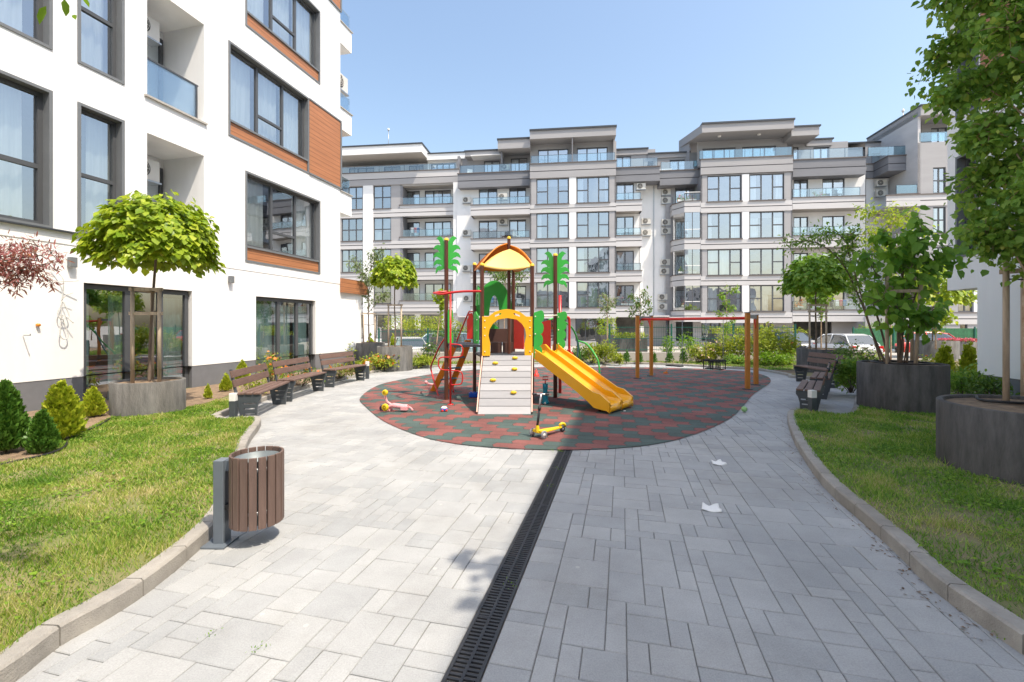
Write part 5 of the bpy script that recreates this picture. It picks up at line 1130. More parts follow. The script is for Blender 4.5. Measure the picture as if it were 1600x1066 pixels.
for px0, px1, kind in ((1042, 1066, 'flat'), (1103, 1130, 'box')):
    lab = {'flat': 'flat black swing seat hanging nearest the left posts', 'box': 'black toddler swing seat with a box frame, nearest the right posts'}[kind]
    (x0, y0), (x1, y1) = on_beam(px0), on_beam(px1); cx_, cy_ = (x0+x1)/2, (y0+y1)/2; r = empty('swing_seat', lab, None, (cx_-SX, cy_-SY, .40), math.atan2(BN.y, BN.x)); r.parent = sw; hl = math.dist((x0, y0), (x1, y1))/2
    m = MB(); m.box(-hl, hl, -.08, .08, 0, .025, M['rubber'])
    if kind == 'box':
        for yy in (-.15, .15): m.box(-hl, hl, yy-.012, yy+.012, .20, .235, M['rubber']); m.box(-hl, -hl+.025, yy-.012, yy+.012, .0, .2, M['rubber']); m.box(hl-.025, hl, yy-.012, yy+.012, .0, .2, M['rubber']); m.box(-.04, -.01, yy-.012, yy+.012, .0, .2, M['rubber']); m.box(.01, .04, yy-.012, yy+.012, 0, .2, M['rubber'])
        for xx in (-hl, hl): m.box(xx-.012, xx+.012, -.16, .16, .20, .235, M['rubber'])
    m.build('seat', M['rubber'], r, bevel=.006)
    for xx in (-hl, hl):
        m = MB(); m.tube([(xx, 0, .02), (xx, 0, 1.24)], .006, 6, M['metal'])
        for k in range(40): m.tube([(xx+.011*math.cos(a_)*(k % 2), .011*math.cos(a_)*((k+1) % 2), .03+k*.03+.014*math.sin(a_)) for a_ in (0, 1.57, 3.14, 4.71)], .0035, 4, M['metal'], closed=True)
        m.build('chain', M['metal'], r)

# ------------------------------------------------------------------ toys
def K3(s): return Vector(s)
def toy(name, label, cat, px, py, rz=0, z=.01): x, y = gp(px, py, z); return empty(name, label, cat, (x, y, z), rz)
M['tblack'] = pmat('dark_grey_grip', (.03, .03, .035), .5); M['silver'] = pmat('silver_tube', (.55, .55, .56), .3, metal=.8)
M['yt'] = pmat('yellow_toy_plastic', (.82, .55, .015), .35); M['pinkt'] = pmat('pink_toy_plastic', (.78, .36, .38), .4); M['purp'] = pmat('purple_wheel', (.12, .06, .14), .5); M['turq'] = pmat('turquoise_plastic', (.01, .27, .36), .3); M['bluet'] = pmat('blue_plastic', (.01, .09, .5), .4); M['greyt'] = pmat('grey_wheel', (.22, .22, .25), .5)
def wheel(m, c_, ax_, r, w_, tyre, hub):
    a = Vector(ax_).normalized(); P = [(r*.55, -w_/2), (r*.9, -w_/2), (r, -w_*.25), (r, w_*.25), (r*.9, w_/2), (r*.55, w_/2)]; u = a.orthogonal().normalized(); v_ = a.cross(u)
    for prof, mt in ((P, tyre), ([(.001, -w_*.35), (r*.55, -w_*.35), (r*.55, w_*.35), (.001, w_*.35)], hub)):
        n = 18; vv = [Vector(c_)+u*(q[0]*math.cos(6.2832*k/n))+v_*(q[0]*math.sin(6.2832*k/n))+a*q[1] for q in prof for k in range(n)]
        m.add(vv, [(i*n+k, i*n+(k+1) % n, (i+1)*n+(k+1) % n, (i+1)*n+k) for i in range(len(prof)-1) for k in range(n)], mt, True)
# yellow kick scooter
sc = toy('kick_scooter', 'yellow three-wheeled kick scooter standing in front of the ramp', 'scooter', 852, 688); bx, by = sc.location.x, sc.location.y
q = lambda px, py, Y: Vector((ax(px, Y)-bx, Y-by, az(py, Y)-.01))
yf = 6.0; m = MB(); dv = Vector((1, .22, 0)).normalized()
fr = Vector((ax(841, 6.0)-bx, 6.02-by, .075)); re = Vector((ax(879, 6.35)-bx, 6.35-by, .07)); dd = (re-fr).normalized(); sdn = Vector((dd.y, -dd.x, 0))
m.plate([[(-.03, -.03), (.0, -.055), (.08, -.06), (.28, -.045), ((re-fr).length-.03, -.02), ((re-fr).length-.03, .02), (.28, .045), (.08, .06), (0, .055), (-.03, .03)]], lambda u, v_, w_: fr+dd*u+sdn*v_+Vector((0,0,w_-.01)), .022, M['yt']); dk = m.build('deck', M['yt'], sc, bevel=.005)
m = MB(); m.obox(fr+Vector((0,0,.01)), sdn, .085, .022, .018, M['yt']); m.lathe([(.028, 0), (.024, .07), (.02, .09)], 12, fr+Vector((-.01,0,.0)), M['yt']); m.build('front_truck', M['yt'], sc, bevel=.004)
for s_ in (-1, 1):
    m = MB(); wheel(m, fr+sdn*s_*.105+Vector((0,0,-.02)), sdn, .055, .024, M['greyt'], M['white']); m.build('wheel', M['greyt'], sc)
m = MB(); wheel(m, re+Vector((0,0,-.03)), sdn, .042, .03, M['tblack'], M['greyt']); m.build('wheel', M['tblack'], sc)
m = MB(); m.tube([re+dd*-.06+Vector((0,0,.03)), re+dd*-.01+Vector((0,0,.05)), re+dd*.035+Vector((0,0,.035)), re+dd*.055+Vector((0,0,.0))], .02, 8, M['yt']); m.build('rear_brake', M['yt'], sc)
tp = Vector((ax(845.5, 6.0)-bx, 6.0-by, az(616, 6.0)-.01)); b0 = fr+Vector((-.01,0,.08)); md = b0.lerp(tp, .55)
m = MB(); m.tube([b0, md], .0165, 10, M['tblack']); m.build('lower_stem', M['tblack'], sc); m = MB(); m.tube([md-(tp-b0).normalized()*.02, md+(tp-b0).normalized()*.03], .021, 10, M['tblack']); m.build('clamp', M['tblack'], sc)
m = MB(); m.tube([md, tp], .013, 10, M['silver']); m.build('upper_stem', M['silver'], sc)
hb = Vector((-1, .12, 0)).normalized(); m = MB(); m.tube([tp-hb*.11, tp+hb*.10], .011, 8, M['silver']); h_ = m.build('handlebar', M['silver'], sc)
for a_, b_ in ((.10, .19), (-.17, -.09)): m = MB(); m.tube([tp+hb*a_*.62, tp+hb*b_*.62], .017, 8, M['tblack']); m.build('grip', M['tblack'], h_)
# pink ride-on
t = toy('ride_on_toy', 'pink ride-on toy with yellow wheels lying at the left edge of the rubber surface', 'ride-on toy', 617, 643, R(-4)); 
m = MB(); m.tube(smooth([(-.13, 0, .06), (-.05, 0, .10), (.08, 0, .09), (.22, 0, .075)], 4), [.035]*5+[.045]*6+[.05]*2, 10, M['pinkt']); m.obox((.17, 0, .06), (1, 0), .06, .055, .035, M['pinkt']); m.build('body', M['pinkt'], t, bevel=.008)
m = MB(); m.tube(smooth([(-.05, 0, .11), (-.13, 0, .16), (-.17, 0, .25), (-.17, 0, .31)], 4), .02, 10, M['pinkt']); m.build('stem', M['pinkt'], t)
m = MB(); m.tube([(.24, 0, .09), (.29, -.01, .06), (.32, -.02, .02)], [.012, .014, .02], 8, M['pinkt']); m.build('tail', M['pinkt'], t)
for c_, r_, mt in (((-.155, -.05, .33), .05, 'yt'), ((-.14, -.09, .085), .062, 'yt'), ((-.235, .05, .045), .055, 'purp')):
    m = MB(); wheel(m, c_, (.3, 1, 0), r_, .05, M[mt], M[mt]); m.build('wheel', M[mt], t)
m = MB(); m.tube([(-.17, -.06, .31), (-.17, .07, .31)], .014, 8, M['purp']); m.build('handlebar', M['purp'], t)
m = MB(); m.obox((-.1, .02, .025), (.3, 1), .05, .03, .02, M['pinkt']); m.build('foot', M['pinkt'], t, bevel=.006)
# small toys
t = toy('toy_car', 'small white and blue toy car lying in the sun left of the ramp', 'toy car', 694, 643, .3); m = MB(); m.obox((0,0,.035), (1,0), .055, .035, .022, M['bluet']); m.build('chassis', M['bluet'], t, bevel=.01); m = MB(); m.ball((0,0,.06), .045, 12, M['white'], .7, 1.2, .9); m.build('body', M['white'], t)
for c_ in ((-.035,-.04,.02), (.035,-.04,.02), (-.035,.04,.02), (.035,.04,.02)): m = MB(); wheel(m, c_, (0,1,0), .02, .014, M['redp'], M['redp']); m.build('wheel', M['redp'], t)
t = toy('toy_block', 'blue toy brick beside the post left of the ramp', 'toy block', 741, 621, .1); m = MB(); m.obox((0,0,.05), (1,0), .11, .05, .045, M['bluet']); m.build('block', M['bluet'], t, bevel=.012); m = MB()
for k in (-.06, 0, .06): m.lathe([(.022, .095), (.022, .115), (.001, .115)], 10, (k, 0, 0), M['bluet'])
m.build('stud', M['bluet'], t)
t = toy('toy_water_pump', 'turquoise toy pump with a red handle standing right of the ramp', 'toy', 852, 631); m = MB(); m.lathe([(.001, 0), (.075, 0), (.08, .03), (.055, .07), (.06, .12), (.045, .15), (.055, .2), (.04, .24), (.05, .3), (.05, .38), (.001, .38)], 16, (0,0,0), M['turq']); m.build('barrel', M['turq'], t)
m = MB(); m.tube([(0,0,.38), (0,0,.46)], .01, 8, M['redp']); m.tube([(-.05,0,.46), (.05,0,.46), (.055,0,.51), (-.045,0,.51)], .011, 8, M['redp'], closed=True); m.build('handle', M['redp'], t)
m = MB(); m.tube([(-.03,-.06,.2), (.07,-.05,.21)], .014, 8, M['tblack']); m.ball((-.01,-.07,.02), .022, 8, M['edge']); m.build('spout', M['tblack'], t)
def simple(name, label, cat, px, py, fn, mat, z=.01, rz=0, group=None):
    m = MB(); fn(m); o = m.build(name, M[mat], None, bevel=.003); x, y = gp(px, py, z); o.location = (x, y, z); o.rotation_euler = (0, 0, rz); tag(o, label, cat, group); return o
simple('toy_funnel', 'small red toy funnel on the rubber behind the ramp', 'toy', 838, 588, lambda m: m.lathe([(.09, 0), (.08, .05), (.04, .09), (.015, .2), (.001, .2)], 14, (0,0,0), M['redp']), 'redp')
simple('toy_dome', 'orange toy cone under the green climbing arc', 'toy', 938, 596, lambda m: m.lathe([(.12, 0), (.1, .05), (.05, .09), (.001, .1)], 16, (0,0,0), M['ora']), 'ora')
simple('toy_ball', 'pale green toy ball at the right edge of the rubber surface', 'ball', 1163, 644, lambda m: m.ball((0,0,.05), .05, 16, M['lgreen']), 'lgreen') if M.setdefault('lgreen', pmat('pale_green_plastic', (.28, .5, .2), .4)) else 0
simple('toy_spade', 'small orange toy between the swing posts', 'toy', 1040, 584, lambda m: (m.obox((0,0,.03), (1,.3), .06, .03, .02, M['ora']), m.tube([(0,0,.04), (.06,.0,.12)], .012, 6, M['ora'])), 'ora')
t = toy('toy_bucket', 'small yellow and pink toy bucket behind the foot of the slide', 'toy bucket', 951, 613); m = MB(); m.lathe([(.001, 0), (.05, 0), (.07, .12), (.06, .12), (.045, .02)], 14, (0,0,0), M['yt']); m.build('bucket', M['yt'], t); m = MB(); m.tube(smooth([(.07,0,.1), (.11,0,.06), (.1,0,.0)], 4), .015, 8, M['pinkt']); m.build('handle', M['pinkt'], t)
t = toy('doll', 'small pink toy lying on the rubber left of the ladder', 'toy', 672, 603); m = MB(); m.tube([(-.06,0,.05), (.1,.0,.03)], [.03, .02], 8, M['pinkt']); m.ball((-.1,0,.09), .04, 10, M['pinkt']); m.build('body', M['pinkt'], t)
simple('pebble', 'white plastic scrap on the shaded rubber in front of the slide', 'scrap', 976, 643, lambda m: m.obox((0,0,.01), (1,.3), .02, .012, .008, M['white']), 'white')
def paper(label, px, py, s_, rz):
    x, y = gp(px, py); g = 8; v = []; 
    for i in range(g+1):
        for j in range(g+1): u, w_ = i/g-.5, j/g-.5; v.append((u*.145*s_*(1-.3*w_), w_*.12*s_, .008+.022*s_*abs(math.sin(3.2*u+.5))*(.5+w_)+.01*math.cos(7*w_+4*u)))
    m = MB(); m.add(v, [(i*(g+1)+j, i*(g+1)+j+1, (i+1)*(g+1)+j+1, (i+1)*(g+1)+j) for i in range(g) for j in range(g)], M['white'], True)
    o = m.build('paper_scrap', M['white']); o.modifiers.new('thickness', 'SOLIDIFY').thickness = .0015; o.location = (x, y, 0.002); o.rotation_euler = (0, 0, rz); return tag(o, label, 'litter', 'crumpled white papers on the paving')
paper('crumpled white paper on the shaded paving, the one nearer the camera', 1111, 796, .95, -.35); paper('crumpled white paper on the shaded paving, the one nearer the playground', 1122, 725, .9, .05)
# ------------------------------------------------------------------ benches, bin, bollards
def bench(label, c, ang, length=1.5, group='slatted benches along the path'):
    """c: seat front edge centre on the ground; local x along the bench, front at -y"""
    r = empty('park_bench', label, 'bench', (c[0], c[1], 0), ang, group); L2 = length/2
    for x in (-L2+.02, L2-.06):
        slot = lambda z, w_: [(.15-w_/2, z), (.15+w_/2+.03, z), (.15+w_/2+.03, z+.022), (.15-w_/2, z+.022)]
        out = [(0, .40), (.0, .345), (.03, .30), (.055, .20), (.065, .0), (.29, .0), (.34, .25), (.375, .38), (.46, .80), (.43, .81), (.345, .42), (.34, .405)]
        m = MB(); m.plate([out, slot(.25, .16), slot(.17, .13), slot(.09, .12)], lambda y, z, t: (x+t, y, z), .04, M['benchm']); m.build('end_frame', M['benchm'], r, bevel=.004)
    for k in range(3): m = MB(); m.box(-L2, L2, .005+k*.118, .105+k*.118, .405, .435, M['slat']); m.build('seat_slat', M['slat'], r, bevel=.005)
    for z0, y0 in ((.53, .362), (.675, .398)):
        m = MB(); m.add([(x, y, z) for x in (-L2, L2) for y, z in ((y0, z0), (y0+.025, z0-.006), (y0+.052, z0+.105), (y0+.027, z0+.111))], [(0,1,2,3), (7,6,5,4), (0,4,5,1), (1,5,6,2), (2,6,7,3), (3,7,4,0)], M['slat']); m.build('back_slat', M['slat'], r, bevel=.005)
    m = MB(); 
    for z0, y0 in ((.58, .40), (.72, .43)): m.box(-.03, .03, y0, y0+.03, z0-.03, z0+.03, M['benchm'])
    m.build('bracket', M['benchm'], r); return r
def bench2(label, a, b, side=1):
    c = ((a[0]+b[0])/2, (a[1]+b[1])/2); d = (b[0]-a[0], b[1]-a[1]); bench(label, c, math.atan2(d[1], d[0]), math.hypot(*d))
bench2('brown slatted bench on the left, nearest the camera, end post with white lamp beside it', (-3.96, 7.16), (-4.22, 8.66))
bench2('brown slatted bench on the left, the middle one of the three', (-4.24, 8.86), (-4.22, 10.38))
bench2('brown slatted bench on the left, the farthest of three, ending at the rose bushes', (-4.22, 10.88), (-3.92, 12.32))
bench2('shaded grey-brown bench on the right, nearest the camera, its open end frame towards us', (5.66, 8.88), (4.75, 7.62))
bench2('shaded bench on the right, just behind the nearest one', (6.92, 10.42), (6.08, 9.30))
bench2('shaded bench on the right, the farthest one, turned towards the playground beside the dark planter', (7.5, 12.15), (7.45, 10.8))
def bollard(label, x, y, h=.44):
    r = empty('bollard_lamp', label, 'bollard lamp', (x, y, 0), .1, 'low square bollard lamps'); m = MB(); m.box(-.045, .045, -.045, .045, 0, h-.12, M['benchm']); m.build('post', M['benchm'], r, bevel=.004)
    m = MB(); m.box(-.046, .046, -.046, .046, h-.12, h, M['white']); m.build('lamp_head', M['white'], r, bevel=.004)
bollard('low bollard lamp with white head at the near end of the left benches', ax(372, 7.2), 7.08); bollard('low bollard lamp with white head at the far end of the left benches', ax(574, 12.7), 12.7, .48)
bollard('low bollard lamp with white head at the near end of the right benches', ax(1266, 7.45), 7.4, .44)

bn = empty('litter_bin', 'round brown slatted litter bin hung on a grey steel post beside the left kerb', 'bin', (-2.0, 3.14, 0)); cb = Vector((.225, .03, 0))
m = MB(); m.box(-.035, .035, -.045, .045, 0, .575, M['binm']); m.build('post', M['binm'], bn, bevel=.004)
m = MB(); m.box(-.085, .075, -.10, .07, 0.001, .012, M['binm']); m.build('base_plate', M['binm'], bn)
m = MB(); m.box(.035, .09, -.02, .02, .50, .57, M['binm']); m.box(.035, .08, -.03, .03, .24, .27, M['black']); m.build('bracket', M['binm'], bn)
M['liner'] = pmat('dull_zinc_liner', (.17, .20, .215), .5, .15, 9, metal=.25); rb_, zb0, zb1 = .160, .135, .615; n = 18
for k in range(n):
    a = 2*math.pi*(k+.5)/n; h2 = math.pi*rb_/n*.86; d = Vector((math.cos(a), math.sin(a), 0)); t = Vector((-d.y, d.x, 0)); m = MB()
    c0 = cb+d*rb_; v = [c0+t*s_*h2+d*o_+Vector((0,0,z)) for z in (zb0, zb1) for s_, o_ in ((-1,-.008),(1,-.008),(1,.008),(-1,.008))]
    m.add(v, [(0,3,2,1),(4,5,6,7),(0,1,5,4),(1,2,6,5),(2,3,7,6),(3,0,4,7)], M['slatv']); m.build('slat', M['slatv'], bn, bevel=.0025)
m = MB(); rl = .144; m.lathe([(.001, zb0+.02), (rl, zb0+.02), (rl, zb1-.035), (rl+.006, zb1-.03), (rl-.004, zb1-.03), (rl-.006, zb0+.1)], 40, cb, M['liner']); ln = m.build('liner', M['liner'], bn)
m = MB(); m.lathe([(.001, zb1-.10), (.07, zb1-.085), (.11, zb1-.1), (rl-.008, zb1-.11)], 30, cb, pmat('silvery_bin_bag', (.10, .13, .15), .5, .4, 8, 1.0, 14)); m.build('bin_bag', None, ln)
m = MB(); m.lathe([(rl+.002, zb0+.09), (rl+.008, zb0+.09), (rl+.008, zb0+.115), (rl+.002, zb0+.115)], 40, cb, M['metal']); m.lathe([(rl+.002, zb1-.1), (rl+.008, zb1-.1), (rl+.008, zb1-.075), (rl+.002, zb1-.075)], 40, cb, M['metal']); m.build('hoop', M['metal'], bn)

# ------------------------------------------------------------------ planters and trees
def planter(label, x, y, rad, h, mat, group='round concrete planters'):
    r = empty('planter', label, 'planter', (x, y, 0), 0, group); m = MB(); m.lathe([(rad, 0), (rad, h-.01), (rad-.01, h), (rad-.05, h), (rad-.06, h-.01), (rad-.06, h-.12)], 64, (0,0,0), M[mat]); m.build('wall', M[mat], r)
    n = 40; v = [(0, 0, h-.02)]; f = []
    for i in range(1, 6):
        for k in range(n): a = 6.2832*k/n; rr = (rad-.055)*i/5; v.append((rr*math.cos(a), rr*math.sin(a), h-.035+.02*math.sin(a*5+i)*math.cos(i*2.1+a*3)*(i < 5)))
    f += [(0, 1+k, 1+(k+1) % n) for k in range(n)]
    for i in range(4):
        for k in range(n): f.append((1+i*n+k, 1+(i+1)*n+k, 1+(i+1)*n+(k+1) % n, 1+i*n+(k+1) % n))
    m = MB(); m.add(v, f, M['soil'], True); m.build('soil', M['soil'], r); return r
def stakes(label, pts, zt, bars, group='wooden tree stakes'):
    """posts round a tree with cross bars; pts ground positions, bars (i, j, z)"""
    cx_, cy_ = sum(p[0] for p in pts)/len(pts), sum(p[1] for p in pts)/len(pts); r = empty('tree_support', label, 'tree stakes', (cx_, cy_, 0), 0, group)
    for p in pts:
        m = MB(); m.tube([(p[0]-cx_, p[1]-cy_, p[2]), ((p[3] if len(p) > 3 else p[0])-cx_, p[1]-cy_, zt)], .027, 8, M['stake']); m.build('post', M['stake'], r)
    for i, j, z in bars:
        a, b = pts[i], pts[j]; m = MB(); d = Vector((b[0]-a[0], b[1]-a[1], 0)); m.obox(((a[0]+b[0])/2-cx_, (a[1]+b[1])/2-cy_, z), d, d.length/2+.05, .012, .025, M['stake']); m.build('cross_bar', M['stake'], r)
    m = MB(); z = zt-.35
    for p in pts: m.tube([(p[0]-cx_, p[1]-cy_, z), (0, 0, z-.04)], .008, 5, M['black'])
    m.build('tie', M['black'], r); return r
def globe_tree(label, x, y, z0, zc0, zc1, rad, leaf, n, size, trunk=.028, shape='heart', lobe=1.0, gap=.12, lean=(0, 0), group='clipped ball-headed trees', seed=1, bark='bark', name='ball_headed_tree'):
    """dome of big drooping leaves on limbs, on a clear stem"""
    r = empty(name, label, 'tree', (x, y, z0), 0, group); rg = np.random.default_rng(seed); h0 = zc0-z0; h1 = zc1-z0; hc = h0+(h1-h0)*.40
    P_ = [(0,0,-.05), (.012, .01, h0*.35), (-.012+lean[0]*.5, .0, h0*.7), (lean[0], lean[1], hc)]; m = MB(); pts = smooth(P_, 5); m.tube(pts, [trunk*(1-.35*i/(len(pts)-1)) for i in range(len(pts))], 10, M[bark]); m.build('trunk', M[bark], r)
    m = MB(); C = []
    for k in range(26):
        a = k*2.4; el = R(8+72*((k*.618) % 1)); L_ = (.72+.28*rg.random()); e_ = Vector((math.cos(a)*math.cos(el)*rad*L_+lean[0], math.sin(a)*math.cos(el)*rad*L_+lean[1], hc+(h1-hc)*math.sin(el)*L_*.92)); s_ = Vector((lean[0], lean[1], hc*.93)); mid = s_.lerp(e_, .5)+Vector((0,0,.08*rad))
        m.tube(smooth([tuple(s_), tuple(mid), tuple(e_)], 4), [.011, .010, .009, .008, .007, .006, .005, .004, .003], 5, M[bark]); C.append(e_)
    m.build('limb', M[bark], r)
    # leaves: mostly a lumpy dome shell, with some inside and a ragged skirt
    u = rg.random(n)*2*np.pi; v = rg.random(n); el = np.arcsin(np.clip(v*1.42-.42, -1, 1)); lump = 1+.10*np.sin(u*3+seed)*np.cos(el*4)+.07*np.sin(u*7+el*5+seed*2)+.05*np.sin(u*11-el*9)
    rr = np.where(rg.random(n) < .78, rg.uniform(.84, 1.03, n), rg.uniform(.45, .9, n))*lump*np.where((np.sin(u*13+seed)*np.sin(el*11+seed*3) > .72), rg.uniform(1.0, 1.16, n), 1)
    X = np.cos(u)*np.cos(el)*rad*rr; Y = np.sin(u)*np.cos(el)*rad*rr; Zz = hc+(h1-hc)*np.sin(el)*rr*np.where(el < 0, .9, 1)
    # droop of the rim
    Zz -= (np.hypot(X, Y)/rad)**3*.05*(h1-h0)*lobe
    hs = np.sin(X*9+seed)*np.sin(Y*9+2*seed)*np.sin(Zz*10); k = (hs > -.72+gap-.12)|(rg.random(n) < .35); X, Y, Zz, u, el = X[k], Y[k], Zz[k], u[k], el[k]; n = len(X)
    D = np.stack([np.cos(u)*1.0, np.sin(u)*1.0, -.75-.5*rg.random(n)+np.sin(el)*.3], 1)+rg.normal(0, .33, (n, 3)); N = np.stack([np.cos(u)*np.cos(el)*.6, np.sin(u)*np.cos(el)*.6, np.full(n, 1.0)], 1)+rg.normal(0, .3, (n, 3))
    leaves('crown', L[leaf], r, np.stack([X+lean[0], Y+lean[1], Zz], 1), D, N, size*rg.uniform(.45, 1.3, n), shape)
    return r
def branchy(name, label, cat, x, y, z0, stems, leaf, n, size, shape, spread, bark='bark', group=None, seed=1, droop=-.5, sd=None, lr=.0):
    """stems: polylines (relative) with radius; twigs and leaves cluster along their upper parts. spread = clump radius"""
    r = empty(name, label, cat, (x, y, z0), 0, group); rg = np.random.default_rng(seed); m = MB(); tips = []
    for st, r0 in stems:
        P_ = smooth(st, 5); m.tube(P_, [max(.003, r0*(1-.8*i/(len(P_)-1))) for i in range(len(P_))], 8, M[bark])
        for i, p in enumerate(P_):
            if i > len(P_)*.38: tips.append((np.array(p), i/len(P_)))
    m.build('trunk', M[bark], r); m = MB(); Cs = []
    for p, t in tips:
        for k in range(3):
            d = rg.normal(size=3); d /= np.linalg.norm(d); e = p+d*spread*(.5+.7*rg.random()); m.tube([tuple(p), tuple((p+e)/2+np.array([0,0,.02])), tuple(e)], [.005, .004, .002], 4, M[bark]); Cs.append(e); Cs.append((p+e)/2)
    m.build('twig', M[bark], r); Cs = np.array(Cs); i = rg.integers(0, len(Cs), n); P = Cs[i]+rg.normal(0, spread*.28, (n, 3)); d = P-Cs[i]; D = d/np.linalg.norm(d, axis=1, keepdims=True)*.6+rg.normal(0, .5, (n, 3)); D[:, 2] += droop
    N = rg.normal(0, .45, (n, 3)); N[:, 2] += 1; N[:, 1] -= lr
    leaves('crown', L[leaf], r, P, D, N, size*rg.uniform(.55, 1.2, n), shape); return r

planter('light grey round planter on the left lawn, holding the lime green ball-headed tree', -5.95, 7.46, .494, .60, 'planter')
planter('dark round planter on the right lawn behind the nearest one, full of thin stems', 6.72, 7.86, .615, .85, 'planter_d')
planter('large dark round planter nearest the camera, cut by the right edge', 5.137, 4.38, .775, .72, 'planter_d')
globe_tree('lime green ball-headed tree in the light grey planter on the left lawn', -5.95, 7.46, .58, az(428, 7.46), az(307, 7.3), .81, 'lime', 5000, .112, .026, seed=3, lean=(.13, 0))
stakes('pair of pale wooden stakes tied round the lime tree on the left lawn', [(ax(207, 7.25), 7.25, .55), (ax(249, 7.3), 7.3, .55), (ax(238, 7.75), 7.75, .55)], az(451, 7.3), [(0, 1, az(452.5, 7.3)), (1, 2, az(452.5, 7.3)), (0, 1, az(490, 7.3)), (0, 2, az(452.5, 7.3))])
# tall tree on the right edge
tx, ty = 5.10, 4.46; st = []
rg = random.Random(5); main = [(0,0,-.05), (-.02,.02,1.0), (.05,.0,2.2), (.0,-.05,3.6), (.05,0,5.2), (.1,0,6.6)]; st.append((main, .048))
for k in range(44):
    z = 1.35+4.9*(k/44)**.9; a = k*2.4+.5; Ln = (.24+.37*min(1, (z-.9)/2.0))*(.8+.4*rg.random())*(1 if z < 4.2 else max(.35, 1-(z-4.2)/3.4)); st.append(([(0, 0, z-.3), (math.cos(a)*Ln*.35, math.sin(a)*Ln*.35, z+.0), (math.cos(a)*Ln*.75, math.sin(a)*Ln*.75, z+.22), (math.cos(a)*Ln*1.08, math.sin(a)*Ln*1.08, z+.12)], .009))
branchy('tall_tree', 'tall dense green tree with pale peeling trunk in the large planter at the right edge', 'tree', tx, ty, .68, st, 'deep', 27000, .072, 'heart', .21, 'barkl', seed=11, droop=-.75, lr=.3)
stakes('weathered grey stakes with cross bars around the tall tree at the right edge', [(ax(1572, 4.85), 4.85, .60), (ax(1600, 5.05), 5.05, .60), (5.55, 4.5, .6), (5.1, 3.95, .6)], 2.34, [(0, 2, 2.28), (0, 2, 2.07), (3, 2, 2.28), (3, 2, 2.07)])
m = MB(); m.tube(smooth([(ax(1515, 5.0), 4.93, .735), (ax(1530, 4.75), 4.7, .72), (5.3, 4.55, .71), (5.75, 4.45, .71)], 6), .014, 8, M['black']); o = m.build('irrigation_hose', M['black']); tag(o, 'black irrigation hose on the soil of the large planter at the right edge', 'hose')
m = MB(); m.tube([(6.72+.42*math.cos(a/20*6.2832), 7.86+.40*math.sin(a/20*6.2832), .855) for a in range(20)], .013, 6, M['black'], closed=True); o = m.build('irrigation_hose', M['black']); tag(o, 'black irrigation hose ringed on the soil of the dark planter with many stems', 'hose')
# multi-stem tree with round leaves in the second planter
px_, py_ = 6.72, 7.86; lv = lambda px, py, Y: (ax(px, Y)-px_, Y-py_, az(py, Y)-.83)
st = [([lv(1405, 572, 7.9), lv(1404, 500, 7.9), lv(1410, 440, 7.9), lv(1415, 375, 7.9)], .03), ([(0,0,0), lv(1409, 520, 7.8), lv(1375, 440, 7.7), lv(1352, 400, 7.6)], .018), ([(.1,.0,0), lv(1425, 480, 7.7), lv(1450, 420, 7.6), lv(1480, 385, 7.5)], .018), ([(.05,.1,0), lv(1415, 470, 7.9), lv(1400, 400, 7.8), lv(1385, 360, 7.7)], .016), ([(.05,.0,0), lv(1418, 510, 7.6), lv(1400, 480, 7.5), lv(1372, 470, 7.45)], .012), ([(.05,-.05,0), lv(1420, 520, 7.6), lv(1440, 492, 7.5), lv(1462, 480, 7.45)], .012), ([(0,.05,0), lv(1412, 460, 7.7), lv(1430, 400, 7.6), lv(1440, 350, 7.5)], .014)]
branchy('round_leaved_tree', 'multi-stemmed tree with big round green leaves in the dark planter on the right lawn', 'tree', px_, py_, .83, st, 'heart', 820, .145, 'heart', .22, 'bark', seed=4, droop=-.9, lr=1.2)
st = [([lv(1402, 574, 8.1), lv(1378, 520, 8.2), lv(1360, 470, 8.3), lv(1330, 410, 8.3), lv(1290, 378, 8.2), lv(1245, 378, 8.1)], .022), ([lv(1408, 574, 8.1), lv(1388, 500, 8.2), lv(1368, 440, 8.3), lv(1345, 390, 8.3), lv(1320, 362, 8.2), lv(1280, 368, 8.1)], .02), ([lv(1395, 574, 8.0), lv(1372, 500, 8.1), lv(1352, 430, 8.2), lv(1338, 380, 8.3), lv(1350, 362, 8.3)], .016)]
branchy('wispy_tree', 'leaning small-leaved tree in the dark planter, its branches reaching left over the benches', 'tree', px_-.1, py_+.1, .83, st, 'deep', 1700, .075, 'oval', .15, 'bark', seed=8, droop=-.25)
stakes('grey stakes with cross bars among the stems of the planter on the right lawn', [(ax(1386, 7.7), 7.7, .75), (ax(1430, 7.6), 7.6, .75, ax(1440, 7.6)), (ax(1425, 8.2), 8.2, .75)], az(432, 7.7), [(0, 1, az(455, 7.65)), (0, 2, az(450, 7.9)), (1, 2, az(438, 7.9))])

